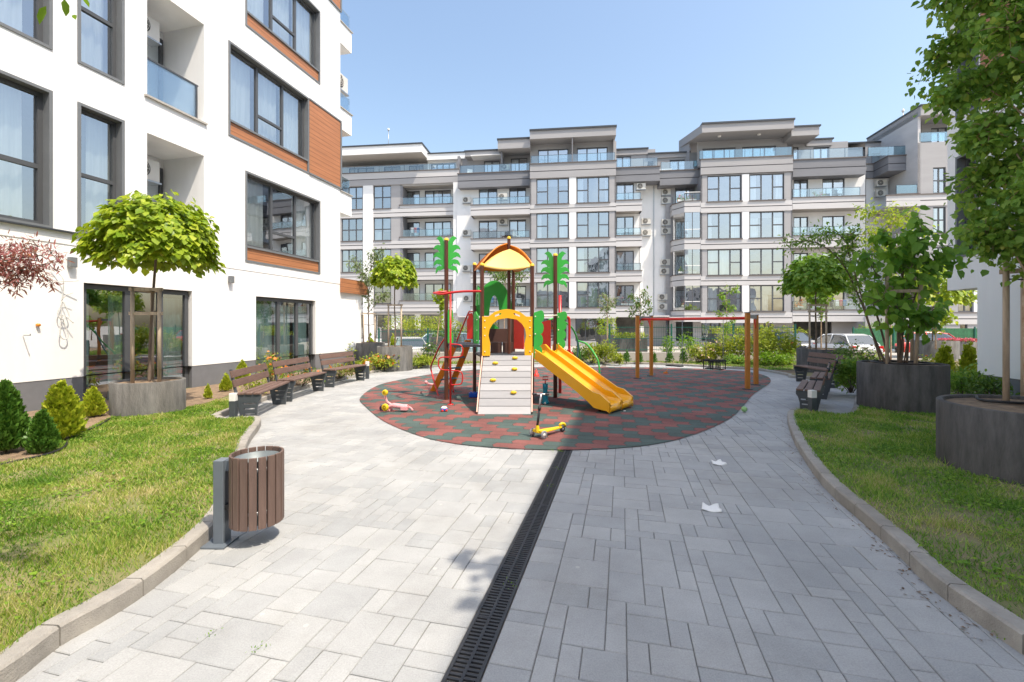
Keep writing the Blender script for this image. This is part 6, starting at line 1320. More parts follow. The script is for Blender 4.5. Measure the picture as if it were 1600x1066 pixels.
# trees further back
planter('grey round planter at the back left with a small lime ball-headed tree', ax(617, 15.2), 15.2, .58, .80, 'planter'); planter('grey round planter behind the corner of the white building', ax(578, 17.2), 17.0, .6, .85, 'planter')
globe_tree('small lime green ball-headed tree in the grey planter at the back left', ax(617, 15.2), 15.2, .78, az(452, 15.2), az(402, 15.2), .66, 'lime', 1900, .14, .025, seed=5)
stakes('thin stakes with a top bar around the small lime tree at the back left', [(ax(607, 15.0), 15.0, .75), (ax(627, 15.1), 15.1, .75)], az(475, 15.1), [(0, 1, az(477, 15.1))])
c0 = (ax(577, 17), 17); st = [([(0,0,0), (-.03,0,1.0), (.0,0,2.2), (.1,0,3.3)], .03)]+[([(0,0,1.2+.3*k), (math.cos(k*2.4)*.35, math.sin(k*2.4)*.35, 1.6+.3*k), (math.cos(k*2.4)*.62, math.sin(k*2.4)*.62, 1.9+.3*k)], .012) for k in range(6)]
branchy('slender_tree', 'slender grey-green tree behind the corner of the white building at the left', 'tree', c0[0], c0[1], .8, st, 'grey', 1300, .12, 'oval', .22, 'bark', seed=6)
stakes('stakes with a top bar around the slender grey-green tree at the left', [(ax(568, 16.8), 16.8, .8), (ax(586, 17.1), 17.1, .8)], az(492, 16.9), [(0, 1, az(490, 16.9))])
planter('dark round planter behind the right benches', ax(1284, 13.9), 13.9, .66, .78, 'planter_d')
globe_tree('dark green ball-headed tree in the planter behind the right benches', ax(1275, 13.9), 13.9, .78, az(466, 13.9), az(400, 13.9), .86, 'lime2', 3000, .13, .028, seed=9)
stakes('thin stakes with a top bar around the ball-headed tree behind the right benches', [(ax(1265, 13.7), 13.7, .75), (ax(1291, 13.7), 13.7, .75)], az(476, 13.8), [(0, 1, az(477, 13.7)), (0, 1, az(487, 13.7))])
planter('grey round planter at the far right, holding a lime ball-headed tree', ax(1462, 19), 19, .72, .85, 'planter')
globe_tree('lime ball-headed tree at the far right beyond the dark planters', ax(1457, 19), 19, .8, az(484, 19), az(415, 19), 1.15, 'lime', 1900, .17, .028, seed=10)
planter('grey round planter overflowing with pink flowers beside the red car', ax(1498, 21), 21, .75, .75, 'planter')
for nm, lf, n_, (px, Y), lab in (('flower_bed', 'pink', 900, (1498, 21), 'carpet of pink flowers in the round planter at the far right'),):
    r = empty(nm, lab, 'flowers', (ax(px, Y), Y, .72)); a = RNG.uniform(0, 6.28, n_); q_ = np.sqrt(RNG.random(n_))*.74; P = np.stack([np.cos(a)*q_, np.sin(a)*q_, .02+.12*RNG.random(n_)], 1); leaves('blooms', L['pink'], r, P, rdir(n_), rdir(n_)+[0,0,1], .09, 'oval'); leaves('foliage', L['shrub2'], r, P*[1,1,.5], rdir(n_), rdir(n_)+[0,0,1], .09, 'oval')
# thin young trees beyond the fence
def sapling(name, label, px, Y, py0, pyc0, pyc1, wpx, leaf, n, size, seed, lean=0, shape='oval', zb=None):
    z0 = az(py0, Y) if zb is None else zb; x = ax(px, Y); h0, h1 = az(pyc0, Y)-z0, az(pyc1, Y)-z0; rd = wpx/2/F*Y; st = [([(0,0,0), (lean*.5,0,h0*.6), (lean, 0, h0), (lean*1.2, 0, h1*.95)], .028)]
    for k in range(7): a = k*2.4+seed; z = h0+(h1-h0)*k/8; st.append(([(lean, 0, z-.1), (lean+math.cos(a)*rd*.5, math.sin(a)*rd*.5, z+.1), (lean+math.cos(a)*rd*.85, math.sin(a)*rd*.85, z+.25)], .01))
    branchy(name, label, 'tree', x, Y, z0, st, leaf, n, size, shape, rd*.32, 'barkl', seed=seed, group='young trees by the far block')
sapling('young_tree', 'small olive tree behind the slide, in front of the centre block', 949, 24, 545, 488, 462, 34, 'grey', 330, .16, 21, zb=.7); sapling('young_tree', 'small green tree behind the left swing post', 1000, 21, 530, 495, 456, 36, 'shrub2', 480, .15, 22, zb=.75)
sapling('young_tree', 'slim upright young tree behind the middle of the swings', 1135, 24, 540, 515, 440, 30, 'lime2', 620, .15, 23, zb=.1); sapling('young_tree', 'small bright tree on a leaning stem left of the red climbing pole', 682, 21, 530, 480, 456, 26, 'lime', 330, .16, 24, .25, 'heart', zb=.6)
sapling('young_tree', 'round topped tree seen through the playhouse frame', 787, 24, 540, 440, 412, 66, 'shrub2', 1150, .17, 25, .1, zb=.1)
sapling('young_tree', 'bright green tree top rising behind the round-leaved tree at the right', 1392, 17.5, 560, 400, 312, 84, 'lime', 1050, .17, 26, zb=.1)
sapling('young_tree', 'small tree crown hanging below the ball-headed tree behind the right benches', 1283, 15.8, 560, 474, 445, 48, 'deep', 800, .12, 27, zb=.1, shape='heart')
sapling('young_tree', 'thin pale-leaved tree at the far right beyond the ball-headed tree', 1462, 17, 560, 512, 495, 44, 'lime', 260, .15, 28, zb=.6, shape='heart')
# red maple at the left
st = []; ex = (-5.35, 4.6)
for k, tg in enumerate(((92, 422, 5.0), (60, 398, 5.1), (80, 410, 4.8), (50, 435, 4.9), (30, 455, 4.8), (15, 398, 5.1), (60, 445, 5.0), (5, 430, 4.7), (40, 415, 4.8))):
    e_ = Vector((ax(tg[0], tg[2]), tg[2], az(tg[1], tg[2]))); s_ = Vector((-6.6, 4.5, 1.0+.05*k)); md = s_.lerp(e_, .5)+Vector((0, 0, .28)); st.append(([tuple(s_-Vector((-6.6, 4.5, 0))), tuple(md-Vector((-6.6, 4.5, 0))), tuple(e_-Vector((-6.6, 4.5, 0)))], .016))
st.append(([(0,0,0), (0,0,.6), (.02,0,1.3)], .03)); branchy('purple_maple', 'purple-red maple with fine drooping leaves at the left edge in front of the white wall', 'tree', -6.6, 4.5, .09, st, 'maple', 3600, .07, 'thin', .11, 'bark', seed=31, droop=-.25)
# tree over the top left corner
bx0, by0 = -2.95, .75; st = [([(0,0,0), (0,0,1.6), (.05,.02,3.0)], .06)]
for X_, Y_, Z_ in ((-1.9, 1.75, 2.82), (-1.76, 1.72, 2.80), (-2.1, 1.9, 2.98), (-2.4, 1.6, 3.3), (-3.6, .9, 3.3), (-3.0, .2, 3.4), (-2.6, .3, 3.2), (-3.5, .2, 3.1), (-3.0, .9, 3.7)):
    st.append(([(0.03, 0, 2.4), ((X_-bx0)*.5, (Y_-by0)*.5, Z_+.12), (X_-bx0, Y_-by0, Z_)], .014))
branchy('overhanging_tree', 'tree whose leaves just reach into the top left corner of the view', 'tree', bx0, by0, .09, st, 'lime2', 2600, .07, 'oval', .13, 'bark', seed=33)
# ------------------------------------------------------------------ conifers and shrubs
def conifer(label, px, pyb, pyt, wpx, leaf, n, seed, zb=.09, Y=None, group='small conifers'):
    if Y is None: x, Y = gp(px, pyb, zb)
    else: x = ax(px, Y)
    h = az(pyt, Y)-zb; rd = wpx/2/F*Y*.92; r = empty('conifer', label, 'conifer', (x, Y, zb), 0, group); rg = np.random.default_rng(seed)
    m = MB(); m.tube([(0,0,-.02), (0,0,h*.6)], [.018, .008], 8, M['bark']); m.build('trunk', M['bark'], r)
    sp = rg.integers(0, 9, n); sa = np.arange(9)*2.4+seed; sr = np.where(np.arange(9) == 0, 0, .42)*rd; sh = np.where(np.arange(9) == 0, 1, rg.uniform(.62, .93, 9)); t = rg.random(n)**.9; u = rg.random(n)*6.2832; prof = np.sin(np.pi*np.clip(t**.8*.9+.10, 0, 1))**.75*(1-.5*t)*1.1; lump = 1+.16*np.sin(u*4+t*9+seed)+.1*np.sin(u*9-t*17); q_ = prof*rd*.8*lump*np.where(rg.random(n) < .7, rg.uniform(.85, 1.05, n), rg.uniform(.3, .9, n))
    q_ = q_*.62; P = np.stack([np.cos(u)*q_+np.cos(sa[sp])*sr[sp]*(1-.35*t), np.sin(u)*q_+np.sin(sa[sp])*sr[sp]*(1-.35*t), h*(.06+.88*t)*sh[sp]], 1); D = np.stack([np.cos(u)*.55, np.sin(u)*.55, np.full(n, 1.0)], 1)+rg.normal(0, .25, (n, 3)); N = rg.normal(size=(n, 3))
    leaves('foliage', L[leaf], r, P, D, N, (h*.085+.012)*rg.uniform(.6, 1.2, n), 'spray'); return r
conifer('large dark green conifer cut by the left edge', 8, 708, 596, 62, 'thujad', 9000, 1); conifer('small dark green conifer in front of the golden one', 67, 708, 641, 44, 'thujad', 4500, 2)
conifer('golden conifer in the bed by the white wall, the tallest of the yellow ones', 96, 688, 596, 58, 'thujay', 7500, 3); conifer('small golden-green conifer left of the light grey planter', 146, 652, 604, 36, 'thujay', 4000, 4)
conifer('tiny green conifer right of the light grey planter', 325, 624, 600, 14, 'thujay', 700, 5, group=None); conifer('small green conifer behind the near end of the left benches', 353, 612, 583, 22, 'thujay', 1500, 6); conifer('yellow-green conifer behind the middle of the nearest left bench', 379, 598, 562, 26, 'thujay', 1800, 7)
for px, pt, w_, lab in ((979, 546, 16, 'small conifer left of the left swing posts'), (1000.5, 548, 11, 'small conifer between the two left swing posts'), (1022, 549, 12, 'small conifer just right of the left swing posts'), (1046, 545, 17, 'small conifer behind the flat swing seat'), (1068, 545, 16, 'small conifer between the two swing seats')):
    conifer(lab, px, 570, pt, w_, 'thuja', 500, int(px), zb=.06, Y=17.3)
conifer('golden conifer in the bed behind the dark planter on the right', 1475, 600, 533, 30, 'thujay', 1200, 41, Y=11.3); conifer('golden conifer against the white wall at the right', 1514, 600, 533, 26, 'thujay', 1200, 42, Y=10.6); conifer('narrow golden conifer by the fence at the back left', 578, 566, 520, 18, 'thujay', 500, 43, Y=18.6)
conifer('narrow lime conifer between the stakes at the back left', 614, 560, 520, 12, 'thujay', 400, 44, Y=17.8)
def shrub(label, px, pyb, pyt, wpx, leaf, n, seed, zb=.07, Y=None, petal=None, size=.09, shape='oval', name='shrub', group='garden shrubs', dens=1):
    if Y is None: x, Y = gp(px, pyb, zb)
    else: x = ax(px, Y)
    h = az(pyt, Y)-zb; rd = wpx/2/F*Y; r = empty(name, label, 'shrub', (x, Y, zb), 0, group); rg = np.random.default_rng(seed); n = int(n*1.25)
    nc = 26; ca = rg.uniform(0, 6.28, nc); cr_ = np.sqrt(rg.random(nc))*rd*.85; cz = h*rg.uniform(.3, .92, nc)*(1-.35*(cr_/rd)**2); C = np.stack([np.cos(ca)*cr_, np.sin(ca)*cr_*.75, cz], 1)
    m = MB()
    for c_ in C: m.tube([(c_[0]*.15, c_[1]*.15, 0), (c_[0]*.6, c_[1]*.6, c_[2]*.55), tuple(c_)], [.007, .005, .003], 4, M['bark'])
    m.build('stem', M['bark'], r); i = rg.integers(0, nc, n); P = C[i]+rg.normal(0, 1, (n, 3))*np.array([rd*.2, rd*.2, h*.13]); P[:, 2] = np.clip(P[:, 2], .01, h*1.05)
    leaves('foliage', L[leaf], r, P, rg.normal(size=(n, 3))+[0,0,.1], rg.normal(0, .5, (n, 3))+[0,0,1], size*rg.uniform(.5, 1.2, n), shape)
    if petal: k = max(12, n//14); i = rg.integers(0, nc, k); P = C[i]+rg.normal(0, 1, (k, 3))*np.array([rd*.2, rd*.2, h*.05])+[0, 0, h*.12]; leaves('flower', L[petal], r, P, rg.normal(size=(k, 3)), rg.normal(0, .5, (k, 3))+[0,0,1], size*.9, 'heart')
    return r
Bs = [(398, 610, 585, 40, 'shrub', 260, 8.6+.6, None, 'low leafy plants behind the nearest left bench'), (425, 600, 555, 44, 'shrub', 420, 10.0, 'orange', 'rose bush between the first and second left bench'), (470, 600, 572, 60, 'shrub2', 420, 10.6, 'orange', 'low roses behind the middle left bench'), (530, 590, 568, 50, 'shrub', 380, 12.2, 'orange', 'low yellow-green plants behind the farthest left bench'),
      (548, 575, 536, 18, 'shrub', 150, 13.6, None, 'single tall rose stem behind the farthest left bench')]
for i, (px, pb, pt, w_, lf, n, Y, pe, lab) in enumerate(Bs): shrub(lab, px, pb, pt, w_, lf, n, 50+i, Y=Y, petal=pe, size=.07)
for i, (px, pt, w_, lf, n, Y, pe, lab) in enumerate(((596, 553, 56, 'shrub', 900, 14.6, 'orange', 'yellow-green rose bush beside the far left bollard'), (566, 562, 26, 'shrub', 380, 13.9, 'orange', 'small rose bush right behind the far left bollard'), (628, 557, 26, 'shrub2', 320, 15.2, 'orange', 'small rose bush in front of the back left planter'), (657, 556, 42, 'shrub', 700, 15.8, None, 'round yellow-green bush left of the ladder'),
        (672, 533, 24, 'shrub2', 260, 17.0, None, 'taller thin bush behind the round yellow-green one'), (880, 547, 30, 'shrub2', 300, 17.2, 'orange', 'bush with orange buds behind the slide'), (905, 543, 30, 'shrub2', 420, 17.1, None, 'green bush behind the green climbing arc'), (925, 538, 38, 'shrub', 620, 17.2, None, 'tall yellow-green bush right of the climbing arc'), (949, 531, 34, 'shrub', 700, 17.3, None, 'tallest bush left of the small conifers'), (962, 552, 22, 'shrub', 320, 16.9, None, 'low bright bush left of the first small conifer'),
        (1044, 521, 22, 'lime2', 300, 18.4, None, 'leafy shoots above the small conifers'), (1078, 520, 34, 'lime2', 480, 18.3, None, 'round leafy shrub right of the last small conifer'), (1092, 541, 32, 'shrub', 560, 17.2, 'blush', 'pale flowering bush behind the toddler swing'), (1113, 533, 30, 'shrub', 560, 17.3, 'blush', 'pale flowering bush just right of the toddler swing'),
        (1134, 522, 34, 'shrub', 760, 17.2, None, 'tall yellow-green bush left of the right swing posts'), (1158, 520, 34, 'shrub', 760, 17.1, None, 'tall yellow-green bush between the right swing posts'), (1148, 556, 40, 'deep', 500, 16.7, None, 'low dark bush in front of the yellow-green bushes'), (1200, 508, 52, 'shrub', 1500, 16.6, None, 'large yellow-green bush right of the swings'), (1232, 522, 40, 'shrub', 1000, 16.3, None, 'yellow-green bush at the end of the row before the dark planter'), (1208, 548, 64, 'lime2', 900, 16.0, None, 'lower green bush below the large yellow-green one'))):
    shrub(lab, px, 580, pt, w_, lf, n, 70+i, Y=Y, petal=pe, size=.11)
for i, (px, pt, w_, lf, n, Y, pe, lab) in enumerate(((1330, 560, 50, 'deep', 1400, 9.6, None, 'dense dark green bush behind the nearest right bench'), (1345, 535, 60, 'shrub2', 800, 12.2, 'blush', 'loose bush with pale tips behind the right benches'), (1318, 538, 46, 'shrub2', 600, 12.8, None, 'loose green bush behind the middle right bench'), (1505, 572, 66, 'deep', 900, 8.6, None, 'dark rose bush between the two dark planters'), (1550, 590, 60, 'shrub2', 500, 7.8, None, 'leafy plants below the white wall at the right'), (1362, 548, 40, 'lime', 400, 14.6, None, 'sunlit bush left of the dark planter with many stems'), (1450, 556, 40, 'shrub', 420, 13.2, 'orange', 'orange flowered bush right of the dark planter with many stems'), (1495, 562, 50, 'shrub', 500, 11.9, None, 'sunlit low bush in front of the golden conifers'))):
    shrub(lab, px, 600, pt, w_, lf, n, 120+i, Y=Y, petal=pe, size=.085)

# ------------------------------------------------------------------ low wall, fence, raised beds
m = MB(); m.box(-4.1, 14.5, 18.05, 18.3, 0, .42, M['concrete']); o = m.build('retaining_wall', M['concrete'], bevel=.01); tag(o, 'low pale concrete wall behind the planting bed and swings', 'wall')
m = MB(); m.box(-8, 40, 18.3, 22.6, -.36, .12, M['ground']); o = m.build('pavement', M['ground']); tag(o, kind='structure')
M['fence'] = pmat('green_fence_wire', (.008, .10, .075), .45)
def fence(label, x0, x1, Y, z0, z1, group='green wire mesh fences', step=.1, skip=None):
    r = empty('mesh_fence', label, 'fence', ((x0+x1)/2, Y, z0), 0, group); cx_ = (x0+x1)/2; n = max(1, round((x1-x0)/2.4)); h = z1-z0
    for k in range(n+1): x = x0+(x1-x0)*k/n-cx_; m = MB(); m.box(x-.03, x+.03, -.03, .03, -.2, h+.05, M['fence']); m.build('post', M['fence'], r)
    for k in range(n):
        a, b = x0+(x1-x0)*k/n-cx_+.04, x0+(x1-x0)*(k+1)/n-cx_-.04; m = MB(); c_ = a
        while c_ <= b: m.box(c_-.003, c_+.003, .03, .036, 0, h, M['fence']); c_ += step
        for z in np.arange(.05, h, .2): m.box(a, b, .037, .043, z-.003, z+.003, M['fence'])
        for z in (.1, h*.5, h-.1): m.box(a, b, .02, .05, z-.012, z+.012, M['fence'])
        m.build('mesh_panel', M['fence'], r)
fence('green wire mesh fence behind the small conifers and swings', 4.2, 12.2, 19.6, .35, 1.50); fence('green wire mesh fence at the back left behind the round planters', ax(592, 21), ax(745, 21), 21, .3, 1.3)
m = MB(); P = 4000; r = empty('green_fence', 'dense green screened fence at the far right behind the pink flowers', 'fence', (ax(1490, 27), 27, .1))
m.box(-6, 9, 0, .04, 0, 1.2, pmat('green_screen', (.03, .13, .06), .8, .35, 6)); m.build('screen', None, r)
for k in range(7): m = MB(); m.box(-6+k*2.4, -5.93+k*2.4, -.05, 0, 0, 1.3, M['fence']); m.build('post', M['fence'], r)
def bed(label, px0, px1, Y, z1, dep, leaf, n, hh, mat='planter_d', z0=.1):
    x0, x1 = ax(px0, Y), ax(px1, Y); w_ = (x1-x0)/2; r = empty('raised_bed', label, 'raised bed', ((x0+x1)/2, Y+dep/2, z0), 0, 'dark raised beds beyond the fence'); m = MB(); m.box(-w_, w_, -dep/2, dep/2, 0, z1-z0, M[mat]); m.build('wall', M[mat], r, bevel=.01)
    P = np.stack([RNG.uniform(-w_, w_, n), RNG.uniform(-dep/2, dep/2, n), z1-z0+hh*RNG.random(n)**1.4], 1); leaves('plants', L[leaf], r, P, rdir(n)+[0,0,.6], rdir(n)+[0,0,1], .13, 'oval')
bed('dark raised bed topped with pale grass behind the left swing post', 968, 1012, 21.2, az(529, 21.2), 1.2, 'shrub', 380, .22); bed('dark raised bed with a bright vine behind the slide', 938, 966, 24.5, az(524, 24.5), 1.2, 'lime', 420, .95)
bed('dark raised bed in front of the ground floor at the back left', 596, 690, 31, az(515, 31), 1.5, 'shrub', 1500, .9); bed('dark raised bed right of the small back left planter', 672, 716, 22.5, az(527, 22.5), 1.4, 'shrub2', 420, .35); bed('dark raised bed behind the middle of the swings', 1120, 1180, 25, az(522, 25), 1.2, 'shrub', 500, .4)
def hedge(label, px0, px1, Y, py, leaf, n, dep=.6):
    x0, x1 = ax(px0, Y), ax(px1, Y); w_ = (x1-x0)/2; h = az(py, Y)-.1; r = empty('hedge', label, 'hedge', ((x0+x1)/2, Y, .1)); m = MB()
    for x in np.arange(-w_+.1, w_, .3): m.tube([(x, 0, 0), (x+.05, .05, h*.8)], .012, 4, M['bark'])
    m.build('stem', M['bark'], r); P = np.stack([RNG.uniform(-w_, w_, n), RNG.uniform(-dep/2, dep/2, n), h*(.1+.9*RNG.random(n))], 1); P[:, 2] *= 1+.12*np.sin(P[:, 0]*3)+.05*np.sin(P[:,0]*11); leaves('foliage', L[leaf], r, P, rdir(n), rdir(n)+[0,0,1], .15, 'oval')
hedge('yellow-green hedge in front of the ground floor at the back left', 632, 745, 27, 503, 'shrub', 2200); hedge('clipped hedge in front of the parked cars at the right', 1180, 1262, 30, 512, 'shrub', 1100); hedge('green hedge behind the red car at the far right', 1345, 1480, 33, 505, 'lime2', 1600)

# ------------------------------------------------------------------ cars
M['cw'] = pmat('white_car_paint', (.68, .69, .70), .22, .02, coat=.8); M['cd'] = pmat('dark_grey_car_paint', (.045, .05, .06), .22, .02, coat=.8); M['cr'] = pmat('red_car_paint', (.5, .03, .015), .22, .02, coat=.8); M['cb'] = pmat('pale_blue_car_paint', (.35, .47, .5), .22, .02, coat=.8); M['cg'] = pmat('silver_car_paint', (.5, .5, .49), .22, .02, coat=.8)
M['cglass'] = pmat('dark_car_glass', (.03, .045, .05), .05, .02, spec=1.0, coat=1); M['tail'] = pmat('red_tail_light', (.5, .01, .01), .25); M['head'] = pmat('clear_headlight', (.7, .7, .7), .15)
def car(label, x, y, rz, paint, suv=False, s=1.0, group='cars parked beyond the fence'):
    """front towards +x; lofted body and a tapering glasshouse"""
    r = empty('parked_car', label, 'car', (x, y, -.36), rz, group); hr = 1.62 if suv else 1.45; bl = .98 if suv else .90; Ln = 2.2
    prof = [(-Ln, .45, .70, .80), (-Ln+.08, .30, bl-.06, .86), (-Ln+.5, .25, bl, .90), (-.9, .24, bl, .91), (.3, .24, bl-.02, .91), (1.0, .24, bl-.06, .90), (1.75, .25, bl-.16, .86), (Ln-.08, .32, bl-.28, .78), (Ln, .45, .58, .70)]
    v = []; P2 = smooth(prof, 3)
    for X, zl, zt, w_ in P2:
        sec = [(-w_*.9, zl), (-w_, zl+.15), (-w_*1.0, (zl+zt)/2), (-w_*.96, zt-.06), (-w_*.86, zt), (0, zt+.02), (w_*.86, zt), (w_*.96, zt-.06), (w_*1.0, (zl+zt)/2), (w_, zl+.15), (w_*.9, zl)]
        v += [(X, a, b) for a, b in sec]
    n = 11; f = [(i*n+j, i*n+(j+1) % n, (i+1)*n+(j+1) % n, (i+1)*n+j) for i in range(len(P2)-1) for j in range(n)]; f += [tuple(range(n))[::-1], tuple((len(P2)-1)*n+k for k in range(n))]
    m = MB(); m.add(v, f, M[paint], True); b = m.build('body', M[paint], r)
    gh = [(-Ln+.22, bl-.02, .78, 0), (-Ln+(.45 if suv else .75), hr-.08, .62, 1), (-1.1, hr-.01, .62, 1), (-.1, hr, .62, 1), (.45, hr-.06, .60, 1), (1.25, bl-.05, .76, 0)]
    v = []; 
    for X, z, w_, _ in gh: v += [(X, -w_, z), (X, w_, z)]
    base = [(X, s_*.84, bl-.02) for X in (-Ln+.25, 1.2) for s_ in (-1, 1)]
    m = MB(); P_ = [(g[0], g[1]) for g in gh]; v = [(x_, -w_, z_) for x_, z_, w_, _ in gh]+[(x_, w_, z_) for x_, z_, w_, _ in gh]; n = 6
    v[0] = (gh[0][0], -.82, gh[0][1]); v[5] = (gh[5][0], -.82, gh[5][1]); v[6] = (gh[0][0], .82, gh[0][1]); v[11] = (gh[5][0], .82, gh[5][1])
    m.add(v, [(0,1,2,3,4,5), (11,10,9,8,7,6), (0,6,7,1), (4,10,11,5)], M['cglass']); g = m.build('glasshouse', M['cglass'], r)
    m = MB(); rf = [(gh[k][0], gh[k][1]) for k in (1,2,3,4)]; v = [(x_, s_*.60, z_+.015) for x_, z_ in rf for s_ in (-1, 1)]+[(x_, s_*.66, z_-.05) for x_, z_ in rf for s_ in (-1, 1)]
    m.add(v, [(0,1,3,2), (2,3,5,4), (4,5,7,6), (0,2,10,8), (2,4,12,10), (4,6,14,12), (1,9,11,3), (3,11,13,5), (5,13,15,7), (0,8,9,1), (6,7,15,14)], M[paint], False)
    for s_ in (-1, 1):
        for (xa, za), (xb, zb_) in (((gh[0][0], bl-.03), (gh[1][0], gh[1][1])), ((gh[5][0], bl-.05), (gh[4][0], gh[4][1])), ((-.35, bl-.02), (-.38, hr-.02))): m.tube([(xa, s_*.81, za), (xb, s_*.635, zb_)], .035, 6, M[paint])
        if suv: m.tube([(-1.45, s_*.81, bl), (-1.35, s_*.65, hr-.05)], .10, 6, M[paint])
    m.build('roof', M[paint], r)
    for X in (-1.38, 1.38):
        for s_ in (-1, 1): m = MB(); wheel(m, (X, s_*.82, .33), (0, 1, 0), .33, .22, M['rubber'], M['metal']); m.build('wheel', M['rubber'], r)
    for s_ in (-1, 1):
        m = MB(); m.box(-Ln+.0, -Ln+.16, s_*.72-.15, s_*.72+.15, bl-.24, bl-.08, M['tail']); m.build('tail_light', M['tail'], r, bevel=.02)
        m = MB(); m.box(Ln-.22, Ln-.02, s_*.66-.15, s_*.66+.15, bl-.40, bl-.28, M['head']); m.build('headlight', M['head'], r, bevel=.02)
        m = MB(); m.obox((.95, s_*.98, bl+.05), (1, 0), .06, .1, .07, M[paint]); m.build('mirror', M[paint], r, bevel=.02)
    m = MB(); m.box(-Ln-.01, -Ln+.03, -.26, .26, .62, .73, M['white']); m.build('number_plate', M['white'], r)
    r.scale = (s, s, s); return r
car('white hatchback seen from behind, parked beyond the bushes at the right', ax(1312, 25.5), 25.5, R(88), 'cw', False, .95); car('dark grey car parked left of the white one, with red tail lights', ax(1222, 29), 29.5, R(100), 'cd'); car('red car parked beyond the dark planter with many stems', ax(1425, 27.5), 27.5, R(165), 'cr')
car('pale blue car seen through the left side of the climbing frame', ax(712, 25.5), 25.5, R(35), 'cb'); car('pale silver car parked behind the back left planters', ax(634, 24.5), 24.5, R(118), 'cg', False, .85)
# litter of dry leaves along the right kerb (uncountable)
n = 260; t_ = RNG.random(n); pl_ = np.array(sl[4]); idx = (8+t_*(len(pl_)-16)).astype(int); P = np.zeros((n, 3)); P[:, :2] = pl_[idx]+RNG.normal(0, .03, (n, 2)); P[:, 0] -= np.abs(RNG.normal(0, .07, n)); P[:, 2] = .006
L['dry'] = leafmat('dry_brown_leaf', (.10, .055, .03), (.22, .13, .07), trans=.1); o = leaves('dry_leaves', L['dry'], None, P, rdir(n)*[1,1,.1], rdir(n)*.3+[0,0,1], RNG.uniform(.010, .03, n), 'oval'); tag(o, 'brown dry leaves scattered along the foot of the right kerb', 'leaf litter', kind='stuff')
# weeds in the joints
P = []
for px, py, k in ((876, 706, 34), (873, 733, 10), (862, 760, 8), (798, 912, 8), (800, 922, 5), (400, 1018, 14), (326, 994, 8), (1545, 978, 30), (1570, 998, 26), (862, 706, 12)):
    x, y = gp(px, py); P += [(x+random.gauss(0, .022), y+random.gauss(0, .02), random.uniform(.0, .02)) for _ in range(k)]
P = np.array(P); n = len(P); o = leaves('weeds', L['lime2'], None, P, rdir(n)+[0,0,.8], rdir(n)+[0,0,.5], .013, 'oval'); tag(o, 'small green weeds in the joints of the paving and along the kerb', 'weeds', kind='stuff')
m = MB(); hp = smooth([(*gp(-30, 735, .1), .11), (*gp(25, 722, .1), .11), (*gp(70, 712, .1), .11), (*gp(100, 700, .1), .11), (*gp(112, 682, .1), .11), (*gp(150, 668, .1), .11), (*gp(172, 655, .1), .11)], 5); m.tube(hp, .011, 6, M['black']); o = m.build('irrigation_hose', M['black']); tag(o, 'black irrigation hose lying along the soil edge by the conifers on the left', 'hose')
# tree behind the camera: its shade falls across the drain
st = [([(0,0,0), (0,0,2.5), (.05,0,5.2), (0,0,6.4)], .08)]+[([(0,0,3.6+.22*k), (math.cos(k*2.4)*.45, math.sin(k*2.4)*.45, 4.0+.22*k), (math.cos(k*2.4)*.8, math.sin(k*2.4)*.8, 4.3+.22*k)], .02) for k in range(10)]
branchy('courtyard_tree', 'young tree standing behind the camera, only its shade is seen across the drain', 'tree', 3.35, .12, 0, st, 'heart', 700, .15, 'heart', .2, 'bark', seed=61)

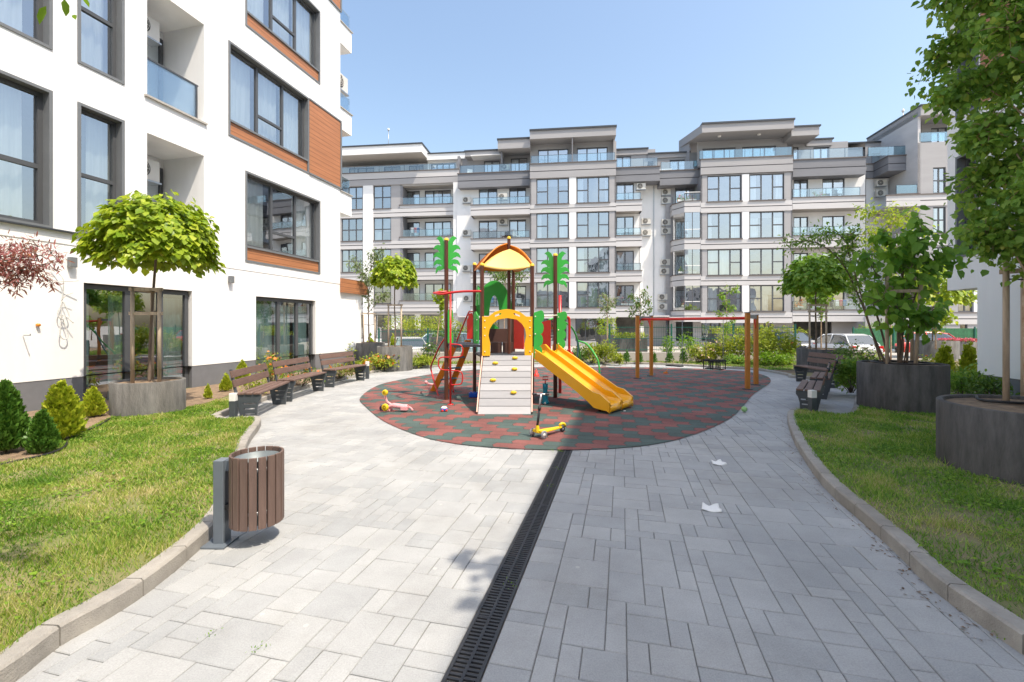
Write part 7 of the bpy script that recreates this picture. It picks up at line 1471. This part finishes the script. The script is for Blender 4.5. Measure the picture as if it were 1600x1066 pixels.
grass('grass', 'short sunlit lawn grass on the left, dry in patches', left_lawn, [soil_left, [(-5.95+.5*math.cos(a), 7.46+.5*math.sin(a)) for a in np.linspace(0, 6.28, 24)]], 420000, (-7.5, -1.5, 1.2, 8.6), gm1)
grass('grass', 'short lawn grass on the right in the shade of the building', right_lawn, [[(5.137+.78*math.cos(a), 4.38+.78*math.sin(a)) for a in np.linspace(0, 6.28, 24)], [(6.72+.63*math.cos(a), 7.86+.63*math.sin(a)) for a in np.linspace(0, 6.28, 24)]], 420000, (1.5, 9, 1.5, 10.5), gm2)
grass('grass', 'short grass on the planting bed beyond the rubber surface', back_bed, [], 60000, (-4.4, 14, 14.5, 18.0), gm2, .02, .06, .066, .006)

# clover and broad-leaved plants in the lawns (nobody could count them)
def clover(poly, holes, n, box, mat, label):
    C = np.stack([RNG.uniform(box[0], box[1], 160), RNG.uniform(box[2], box[3], 160)], 1); i = RNG.integers(0, 160, n); P = C[i]+RNG.normal(0, .11, (n, 2)); k = inside(P, poly)
    for h_ in holes: k &= ~inside(P, h_)
    P = P[k]; n = len(P); P = np.concatenate([P, RNG.uniform(.098, .125, (n, 1))], 1); o = leaves('clover', L[mat], None, P, rdir(n)*[1,1,.3], rdir(n)*.35+[0,0,1], RNG.uniform(.012, .03, n), 'heart'); tag(o, label, 'clover', kind='stuff')
clover(left_lawn, [soil_left], 9000, (-7, -1.6, 1.4, 8), 'lime2', 'patches of clover and small broad leaves in the left lawn')
clover(right_lawn, [[(5.137+.78*math.cos(a), 4.38+.78*math.sin(a)) for a in np.linspace(0, 6.28, 24)]], 16000, (1.8, 8, 1.8, 8.5), 'lime2', 'patches of clover and small broad leaves in the right lawn')
# unseen block added behind the camera to darken reflections in the far windows
bb_ = empty('apartment_building', 'grey apartment building added behind the camera for its reflection in the windows', 'building', (-30, -24, 0), 0)
m = MB(); hs = [(3+4*i, 4.8+4*i, .8+3*k, 2.4+3*k, .2) for i in range(15) for k in range(3)]; holed(m, 0, 66, -.36, 9.0, 0, hs, M['greige'])
m.v = [(x, -y, z) for x, y, z in m.v]; m.add([(0,0,9),(66,0,9),(66,-10,9),(0,-10,9)], [(0,1,2,3)], M['plaster_far']); m.build('wall', M['greige'], bb_, fix=False)
for h in hs: m = MB(); m.box(h[0], h[1], -.24, -.2, h[2], h[3], M['cglass']); m.build('window', M['cglass'], bb_)
